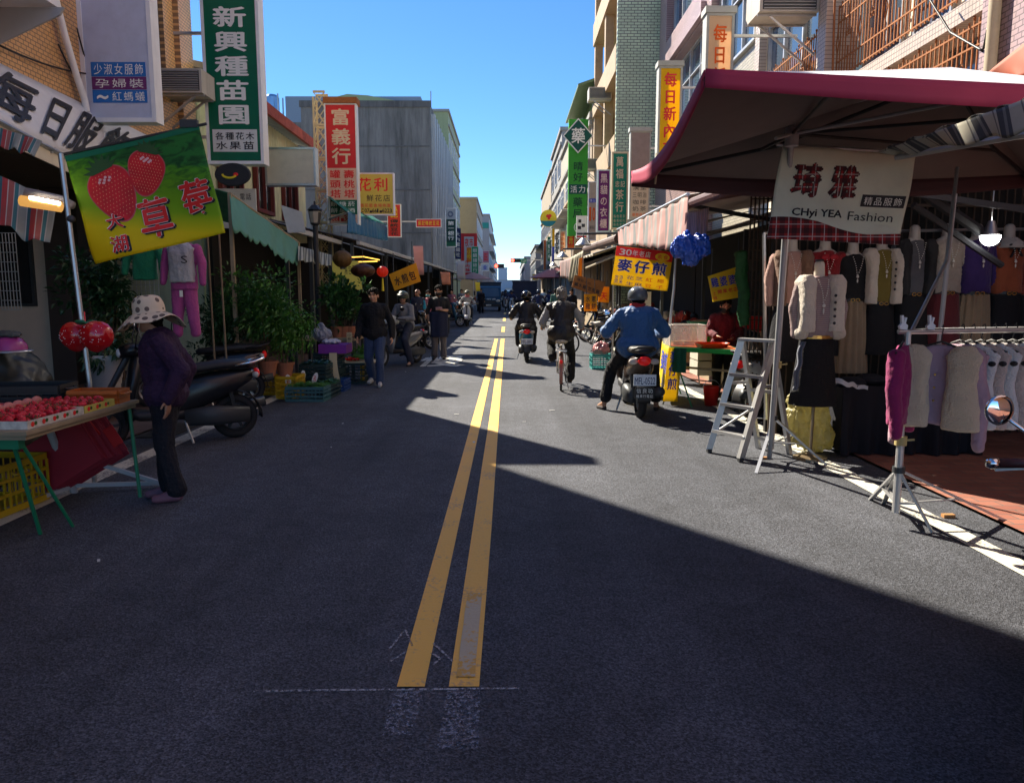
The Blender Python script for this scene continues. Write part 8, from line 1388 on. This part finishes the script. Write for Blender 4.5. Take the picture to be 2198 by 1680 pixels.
def tilt_sign(name, label, pts, Y, mt, texts, cat='sign', dep=.03):
    P = [PY(x, y, Y) for x, y in pts]; t = thing(name, label, cat, P[0]); m = MB(); m.slab([P[3], P[2], P[1], P[0]], (0, dep, 0)); build('panel', m, mt, t); pl = Plane(P[3], P[2] - P[3], P[0] - P[3])
    by = {}
    for (s_, u0, v0, u1, v1, mt_, vert, bo) in texts: by.setdefault(mt_.name, [mt_, []])[1].append((s_, u0, v0, u1, v1, vert, bo))
    for mt_, l in by.values():
        m = MB()
        for (s_, u0, v0, u1, v1, vert, bo) in l: put_text(m, pl, s_, u0, v0, u1, v1, vert=vert, bold=bo)
        build('lettering', m, mt_, t)
    m = MB(); m.bar(P[0] + V((.05, .03, 0)), P[0] + V((.05, .03, .35)), .012); m.bar(P[1] + V((-.05, .03, 0)), P[1] + V((-.05, .03, .35)), .012); build('hanger', m, DARKG, t); return t
tilt_sign('hanging_sign', 'tilted brown wooden looking sign with dark lettering over the parked scooters', ((1234, 590), (1300, 605), (1288, 638), (1227, 616)), 15.5, mat('brown_sign_board', (.30, .12, .03), var=.3, scale=5), (('鹹水雞', .05, .45, .48, .85, INK, False, .03), ('甘蔗雞', .52, .45, .95, .85, INK, False, .03), ('傳統小吃', .1, .12, .6, .38, INK, False, .02)))
tilt_sign('hanging_sign', 'bright orange vertical sign below the tilted brown one', ((1254, 631), (1282, 631), (1282, 668), (1254, 668)), 15.2, mat('bright_orange_board', (.85, .40, .01), var=.1, trans=.3), (('水雞', .08, .08, .48, .92, INK, True, .03), ('蔥餅', .52, .08, .92, .92, INK, True, .03)))
tilt_sign('hanging_sign', 'small orange sign with one red character behind the tilted brown one', ((1285, 614), (1308, 616), (1307, 650), (1284, 648)), 16.5, MATS['bright_orange_board'], (('天', .1, .3, .9, .9, REDM, False, .05),))
tilt_sign('banner', 'yellow and red chicken banner hanging in the shade behind the seller', ((1520, 593), (1594, 569), (1590, 638), (1531, 648)), 9.6, YB, (('雞婆婆', .03, .05, .97, .5, BPRINT, False, .05), ('開業老店', .2, .56, .97, .75, REDM, False, .03), ('土雞', .02, .6, .18, .95, REDM, True, .02)), cat='banner')
signpx('hanging_cloth', 'white and red striped price cloth behind the blue jacketed rider', 'cloth', 14.4, 1372, 1398, 626, 700, .02, WPRINT, WPRINT, fr=.01, blocks=((REDM, 0, .0, .3, 1), (REDM, .6, .3, 1, .4)), texts=(('三十', (.3, .1, .9, .9), REDM, True, .04),))
# pink striped and cream cloths further on
sheet('striped_awning', 'small faded pink striped awning curtain down the right side', 'awning', PY(1202, 561, 21), PY(1228, 552, 19), PY(1203, 594, 21), PY(1226, 598, 19), PSTR, wave=.03, nw=4, scallop=.03)
sheet('hanging_cloth', 'bunched cream cloth hanging beside the small pink awning', 'cloth', PY(1226, 552, 18.5), PY(1252, 538, 17.5), PY(1222, 600, 18.5), PY(1250, 602, 17.5), plain('cream_rag', (.50, .46, .33), var=.4, scale=12, trans=.3), wave=.06, nw=5, scallop=.05, nsc=4)
sheet('hanging_cloth', 'narrow orange cloth strip hanging under the brown rolled awning', 'cloth', PY(1243, 555, 17.3), PY(1250, 552, 17.3), PY(1240, 603, 17.3), PY(1248, 600, 17.3), plain('orange_cloth', (.70, .28, .02), trans=.3), wave=.02, nw=2, nu=8)
def lamp(label, px, py, Y):
    c = PY(px, py, Y); t = thing('street_lamp', label, 'street lamp', c, 'hanging street lamps'); m = MB(); m.lathe([(.03, .12), (.06, .1), (.2, -.05), (.21, -.07), (.18, -.06)], c, 16); build('shade', m, STEEL, t, smooth=True); m = MB(); m.tube([c + V((0, 0, .1)), c + V((0, 0, .22)), c + V((1.6, 0, .25))], .03, 8); build('arm', m, DARKG, t)
lamp('grey cone shaded street lamp above the brown rolled awning', 1252, 521, 19); lamp('second cone shaded street lamp further down the right side', 1208, 548, 27); lamp('cone shaded street lamp near the far right awnings', 1188, 568, 36)
# dark shed fronts along the right pavement
def rshed(label, y0, y1, xe, ze, back=DARK, xb=5.35, goods=10, cols=None, npost=3):
    t = thing('market_shed', label, 'shed', (xe, (y0 + y1) / 2, 0), 'market sheds along the right side'); z0 = gz(y0); m = MB(); n = max(6, int((y1 - y0) / .2)); pr = None
    for k in range(n + 1):
        y = y0 + (y1 - y0) * k / n; a = (xe, y, ze + gz(y) + .02 * (k % 2)); b = (xb, y, ze + .5 + gz(y) + .02 * (k % 2))
        if pr: m.quad(pr[0], pr[1], b, a)
        pr = (a, b)
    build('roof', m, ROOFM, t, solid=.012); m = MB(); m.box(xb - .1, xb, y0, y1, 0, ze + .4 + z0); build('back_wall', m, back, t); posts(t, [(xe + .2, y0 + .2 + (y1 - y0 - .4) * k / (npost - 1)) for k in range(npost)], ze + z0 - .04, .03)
    m = MB(); m.box(3.6, xb - .2, y0 + .3, y1 - .3, z0, .6 + z0); build('counter', m, WOOD, t); m = MB()
    for k in range(goods * 3): m.ell((random.uniform(3.6, 5.0), random.uniform(y0 + .4, y1 - .4), .62 + z0 + random.uniform(0, .5)), (random.uniform(.08, .2), random.uniform(.08, .2), random.uniform(.06, .16)), 8, 6, random.randrange(4))
    o = build('goods', m, [plain('goods_red', (.35, .04, .03)), plain('goods_tan', (.35, .25, .14)), plain('goods_pale', (.5, .5, .46)), plain('goods_dark', (.04, .05, .06))], t); o['kind'] = 'stuff'
rshed('dark shed front behind the food stall and its seller', 9.4, 14.8, 3.6, 2.62); rshed('dark shed front behind the tilted brown sign', 14.9, 21, 2.9, 2.55); rshed('shed front past the small pink awning', 21.1, 31, 2.9, 2.6); rshed('shed front under the far dark canopy', 31.1, 45, 2.9, 2.6, npost=4); rshed('farthest shed front on the right side', 45.1, 75, 3.0, 2.7, npost=5)
sheet('tarpaulin_awning', 'dark navy canopy sloping out over the right side in the distance', 'awning', (4.6, 26, 3.5), (4.6, 40, 3.6), (2.4, 26, 2.75), (2.2, 40, 2.85), plain('navy_canopy', (.02, .025, .05)), wave=.03); sheet('tarpaulin_awning', 'pale cream canopy strip just nearer than the navy one', 'awning', (4.4, 22, 3.3), (4.4, 26, 3.4), (2.5, 22, 2.7), (2.4, 26, 2.75), plain('cream_canopy', (.45, .40, .30), trans=.3), wave=.03)
t = thing('market_umbrella', 'distant pink market umbrella over the right pavement', 'umbrella', (2.7, 47, 0)); m = MB(); m.lathe([(1.6, 2.35), (.05, 3.0)], (2.9, 47, gz(47)), 8); build('canopy', m, plain('pink_umbrella', (.60, .25, .25), trans=.4), t, solid=.01); m = MB(); m.bar((2.9, 47, gz(47)), (2.9, 47, 3.1), .05); build('pole', m, STEEL, t)
t = thing('market_umbrella', 'distant pale pink umbrella on the left beyond the blue truck', 'umbrella', (-3, 70, 0)); m = MB(); m.lathe([(1.7, 2.5), (.05, 3.1)], (-3.0, 66, gz(66)), 8); build('canopy', m, plain('pale_pink_umbrella', (.60, .40, .42), trans=.4), t, solid=.01); m = MB(); m.bar((-3.0, 66, gz(66)), (-3.0, 66, 3.4), .05); build('pole', m, STEEL, t)
# the trestle table with its cloth
P1, P2, P3 = V((2.28, 10.4, .80)), V((3.1, 9.75, .80)), V((2.45, 11.8, .80)); P4 = P2 + (P3 - P1)
t = thing('market_table', 'green covered trestle table of the pancake seller on thin crossed legs', 'table', P1 - V((0, 0, .8))); m = MB(); m.slab([P1, P2, P4, P3], (0, 0, .02)); build('tabletop', m, GREENP, t)
m = MB(); m.grid(lambda u, v: P1.lerp(P2, u * .22) + V((0, -.02 + .01 * math.sin(u * 12), .015 - .34 * (1 - v))), 8, 4); build('cloth_drape', m, plain('dark_green_cloth', (.005, .09, .04)), t, solid=.004); m = MB(); m.grid(lambda u, v: P1.lerp(P2, u) + V((0, -.012 + .006 * math.sin(u * 20), .022 - .06 * (1 - v))), 16, 2); build('cloth_edge', m, plain('bright_green_cloth', (.02, .32, .06)), t, solid=.004)
m = MB(); m.slab([P1 + V((.02, .1, .024)), P2 + V((-.05, .1, .024)), P4 + V((-.05, -.1, .024)), P3 + V((.02, -.1, .024))], (0, 0, .006)); build('orange_mat', m, plain('orange_mat', (.62, .14, .03)), t)
for (p_, dx, dy) in ((P1, 0, 0), (P2, 0, 0), (P3, 0, 0), (P4, 0, 0)):
    p_ = V(p_); ex = (P2 - P1).normalized() * .22
    for s in (1, -1): m = MB(); m.tube([p_ + V((.1, .1, -.02)) - ex * s * .3, V((p_.x + .1, p_.y - .05, 0)) + ex * s], .011, 6); build('leg', m, GREENP if s > 0 else DARKG, t)
m = MB(); m.bar(P1 + V((.15, .3, -.28)), P2 + V((-.1, .3, -.28)), .04, .03); build('lower_shelf', m, WOOD, t)
pl = Plane(P1 + V((-.015, 0, -.78)), P3 - P1, V((0, 0, .80)), wave=lambda u, v: .02 * math.sin(u * 9 + v * 3)); pl.N = V((-1, 0, 0)); 
pl = Plane(P3 + V((-.015, 0, -.72)), P1 - P3, V((.0, 0, .74)), wave=lambda u, v: .02 * math.sin(u * 9 + v * 3)); t = thing('banner', 'yellow cloth with blue characters draped over the left end of the food table', 'banner', P1); m = MB(); m.grid(lambda u, v: pl.p(.05 + .9 * u, v), 20, 10); build('cloth', m, YB, t, smooth=True, solid=.003); m = MB(); put_text(m, pl, '麥仔煎', .1, .1, .9, .6, bold=.05, d=.012); put_text(m, pl, '芝麻', .2, .7, .8, .9, bold=.02, d=.012); build('lettering', m, BPRINT, t)
pl = Plane(P1 + V((-.10, -.03, -.74)), V((.20, -.02, 0)), V((.06, 0, .76)), wave=lambda u, v: .012 * math.sin(v * 7)); t = thing('banner', 'narrow yellow strip of the food banner hanging at the table corner', 'banner', P1 - V((.1, 0, .7))); m = MB(); m.grid(lambda u, v: pl.p(u, v), 6, 12); build('cloth', m, YB, t, smooth=True, solid=.003); m = MB(); put_text(m, pl, '麥仔煎', .1, .04, .9, .8, bold=.05, vert=True, d=.008); build('lettering', m, BPRINT, t)
# acrylic case with pancakes
AC = bpy.data.materials.new('clear_acrylic'); AC.use_nodes = True; T_ = AC.node_tree; b_ = T_.nodes['Principled BSDF']; b_.inputs['Base Color'].default_value = (.8, .78, .74, 1); b_.inputs['Roughness'].default_value = .12; b_.inputs['Alpha'].default_value = .28
a, b = PY(1437, 744, 10.55), PY(1520, 746, 10.4); x0, x1, z0, z1 = a.x, b.x, .83, 1.12
t = thing('display_case', 'clear acrylic display case of flat pancakes on the food table', 'display case', (x0, 10.5, z0)); m = MB(); th = .006
m.box(x0, x1, 10.5, 10.5 + th, z0, z1); m.box(x0, x1, 11.0 - th, 11.0, z0, z1); m.box(x0, x0 + th, 10.506, 10.994, z0, z1); m.box(x1 - th, x1, 10.506, 10.994, z0, z1); m.box(x0, x1, 10.5, 11.0, z1 + .001, z1 + .007); build('panel', m, AC, t); m = MB()
for x in (x0, x1):
    for y in (10.5, 11.0): m.bar((x, y, z0), (x, y, z1), .010)
for y in (10.5, 11.0): m.bar((x0, y, z1), (x1, y, z1), .010)
for x in (x0, x1): m.bar((x, 10.5, z1), (x, 11.0, z1), .010)
build('edge', m, plain('acrylic_edge', (.7, .68, .62), rough=.2), t)
m = MB()
for k in range(9): m.cyl((x0 + .15 + (k % 3) * .16, 10.7 + (k // 3 % 2) * .12, z0 + .012 + .016 * (k // 3)), (x0 + .15 + (k % 3) * .16, 10.7 + (k // 3 % 2) * .12, z0 + .026 + .016 * (k // 3)), .075, n=14)
tag(build('pancake_stack', m, plain('pancake_brown', (.45, .24, .09), var=.4, scale=20)), 'stacked flat brown pancakes inside the acrylic case', 'pancakes', kind='stuff')
a, b = PY(1484, 738, 11.3), PY(1524, 700, 11.3); m = MB(); m.box(a.x, b.x, 11.3, 11.4, .83, b.z); tag(build('green_basket', m, mat('lime_plastic', (.05, .45, .03), rough=.4, trans=.3, var=.2)), 'lime green plastic box behind the acrylic case', 'box')
def tray_r(name, label, c, rx, ry, h, mt, fill=None, cat='tray'):
    c = V(c); t = thing(name, label, cat, c); m = MB(); m.lathe([(.001, .01), (.8, .01), (.98, 1), (1.0, 1), (.85, 0), (.001, 0)], (0, 0, 0), 28)
    for i in range(len(m.v)): m.v[i] = c + V((m.v[i].x * rx, m.v[i].y * ry, m.v[i].z * h))
    build('tray', m, mt, t, smooth=False)
    if fill: m = MB(); m.ell(c + V((0, 0, h * .75)), (rx * .9, ry * .9, h * .5), 20, 8); build('contents', m, fill, t, smooth=True)
    return t
tray_r('bamboo_tray', 'round woven bamboo tray raised behind the acrylic case', (PY(1533, 0, 11.6).x, 11.6, 1.05), .26, .26, .09, GREENP, mat('bamboo_weave', (.50, .38, .18), var=.4, scale=40)); tray_r('plastic_tray', 'bright orange red plastic tray at the front of the food table', (PY(1556, 0, 10.2).x, 10.25, .83), .24, .2, .06, plain('orange_red_plastic', (.75, .07, .01), rough=.25))
a, b = PY(1600, 718, 11), PY(1655, 680, 11); m = MB(); m.slab([V((a.x, 11, a.z + .1)), V((b.x, 11, a.z)), V((b.x + .02, 11, b.z)), V((a.x - .03, 11, b.z + .01))], (0, .4, 0)); tag(build('red_box', m, plain('red_plastic', (.60, .02, .015), rough=.3)), 'large red plastic tub on the boxes behind the seller', 'tub')
m = MB()
for k in range(3): m.box(PY(1508, 0, 11.9).x, PY(1570, 0, 11.9).x, 11.5, 12.0, .3 + .24 * k, .52 + .24 * k)
tag(build('foam_boxes', m, plain('foam_white', (.50, .46, .38))), 'stack of pale foam boxes under the bamboo tray', 'boxes'); m = MB()
for k in range(3): m.box(PY(1592, 0, 11.2).x, PY(1640, 0, 11.2).x, 11.0, 11.5, .2 + .24 * k, .42 + .24 * k)
tag(build('foam_boxes', m, MATS['foam_white']), 'stack of pale foam boxes under the red tub', 'boxes')
c = G(1510, 824); t = thing('gas_cylinder', 'pale grey gas cylinder standing under the food table', 'gas cylinder', c); c = V((c.x, 10.9, 0)); m = MB(); m.lathe([(.001, 0), (.14, 0), (.15, .03), (.15, .38), (.12, .44), (.03, .46), (.03, .5), (.001, .5)], c, 20); build('cylinder', m, plain('cylinder_grey', (.50, .50, .52), rough=.5, dirt=.3), t, smooth=True); m = MB(); m.tube([c + V((.08 * math.cos(q), .08 * math.sin(q), .52)) for q in [k * .785 for k in range(9)]], .012, 6); build('collar', m, STEEL, t)
m = MB(); m.ell(c + V((0, -.02, .5)), (.14, .1, .06)); m.ell(c + V((-.14, -.06, .36)), (.04, .04, .12)); m.ell(c + V((.13, -.06, .38)), (.04, .04, .1)); tag(build('plastic_bag', m, mat('pink_bag', (.60, .22, .25), rough=.4, trans=.4), remesh=.012, disp=(.04, 16)), 'pink plastic bag draped over the gas cylinder', 'bag')
c = G(1556, 822); c = V((PY(1556, 0, 10.4).x, 10.4, 0)); t = thing('bucket', 'red plastic bucket beside the table legs', 'bucket', c); m = MB(); m.lathe([(.001, 0), (.085, 0), (.115, .26), (.12, .27), (.11, .27), (.08, .02)], c, 20); build('bucket', m, MATS['red_plastic'], t, smooth=True); m = MB(); m.tube([c + V((.115 * math.cos(q), 0, .26 + .1 * math.sin(q))) for q in [k * .4 for k in range(9)]], .004, 5); build('handle', m, STEEL, t)
sx_ = PY(1580, 0, 10.9).x; person('pancake seller in a dark red top and black mask standing behind the food table', V((sx_, 10.9, 0)), R(172), 1.52, dict(ea=(.25, .05, 1.12), wa=(.16, .27, 1.08), eb=(-.25, .05, 1.12), wb=(-.10, .28, 1.05), head=(0, .08, 1.55), neck=(0, .03, 1.43)), top=cloth('dark_red_top', (.13, .008, .02)), sleeve=.96, pants=BLK, shoes=BLACKP, voxel=.0075, mask=MATS['black_mask'], nod=R(-16), loose=.028, girth=1.05)
# parked scooters and small things along the right kerb
for k, (x, Y, rz, la) in enumerate(((3.25, 12.9, R(60), 'dark scooter parked behind the food table with its mirror raised'), (3.0, 16.4, R(75), 'black scooter parked under the tilted brown sign'), (3.05, 18.6, R(80), 'black scooter parked beyond the orange vertical sign'), (3.1, 23.5, R(80), 'black scooter parked past the small pink awning'), (3.1, 27, R(78), 'black scooter parked farther down the right kerb'))): place(dup(s2, la, 'scooters parked on the right'), (x, Y, gz(Y)), rz)
o = scooter('white scooter with a red tail lamp parked behind the stepladder', plain('white_paint', (.62, .62, .60)), silver=STEEL, group='scooters parked on the right'); place(o, G(1660, 905) + V((.35, .5, 0)), R(-62))
q = PY(1262, 0, 19.0); t = bicycle('dark bicycle parked under the orange vertical sign'); place(t, (q.x + .1, 18.8, gz(19)), R(70))
q = PY(1297, 0, 15.5); crate('turquoise crate holding bags behind the blue jacketed rider', (q.x + .05, 15.6, gz(15.6)), .4, .5, .3, plain('turquoise_plastic', (.04, .30, .28), rough=.4), 0); m = MB(); m.ell((q.x + .05, 15.6, .42), (.18, .2, .14)); tag(build('plastic_bag', m, mat('red_white_bag', (.5, .2, .2), rough=.4, var=.8, scale=15), remesh=.015, disp=(.05, 14)), 'red and white bag heaped in the turquoise crate', 'bag')
q = PY(1270, 0, 20.4); m = MB(); m.lathe([(.001, 0), (.16, 0), (.15, .03), (.02, .05), (.02, 1.9)], (q.x - .12, 14.6, gz(14.6)), 14); tag(build('sign_stand', m, STEEL), 'thin steel stand with a round base holding the orange vertical sign', 'stand')
for (la, x, Y, rz, tp) in (('person in a green jacket far down the right side', 2.35, 37, 0, plain('far_green_jacket', (.08, .2, .14))), ('pedestrian in dark clothes near the far right stalls', 2.8, 33, R(160), NAVY), ('pedestrian in a white top far down the right kerb', 2.5, 52, R(10), WPRINT)): person(la, V((x, Y, gz(Y))), rz, 1.66, top=tp, pants=NAVY, shoes=BLACKP, voxel=.018, face=False, group='distant pedestrians')
for (la, px, Y, tp) in (('pedestrian in pink under the left sheds in the distance', 963, 40, plain('far_pink', (.4, .15, .18))), ('pedestrian in grey beside the left stalls in the distance', 985, 47, plain('far_grey_top', (.25, .25, .27)))): person(la, GP(px, 0, Y), R(170), 1.64, top=tp, pants=NAVY, shoes=BLACKP, voxel=.018, face=False, group='distant pedestrians')
bpy.data.scenes.remove(TMP)
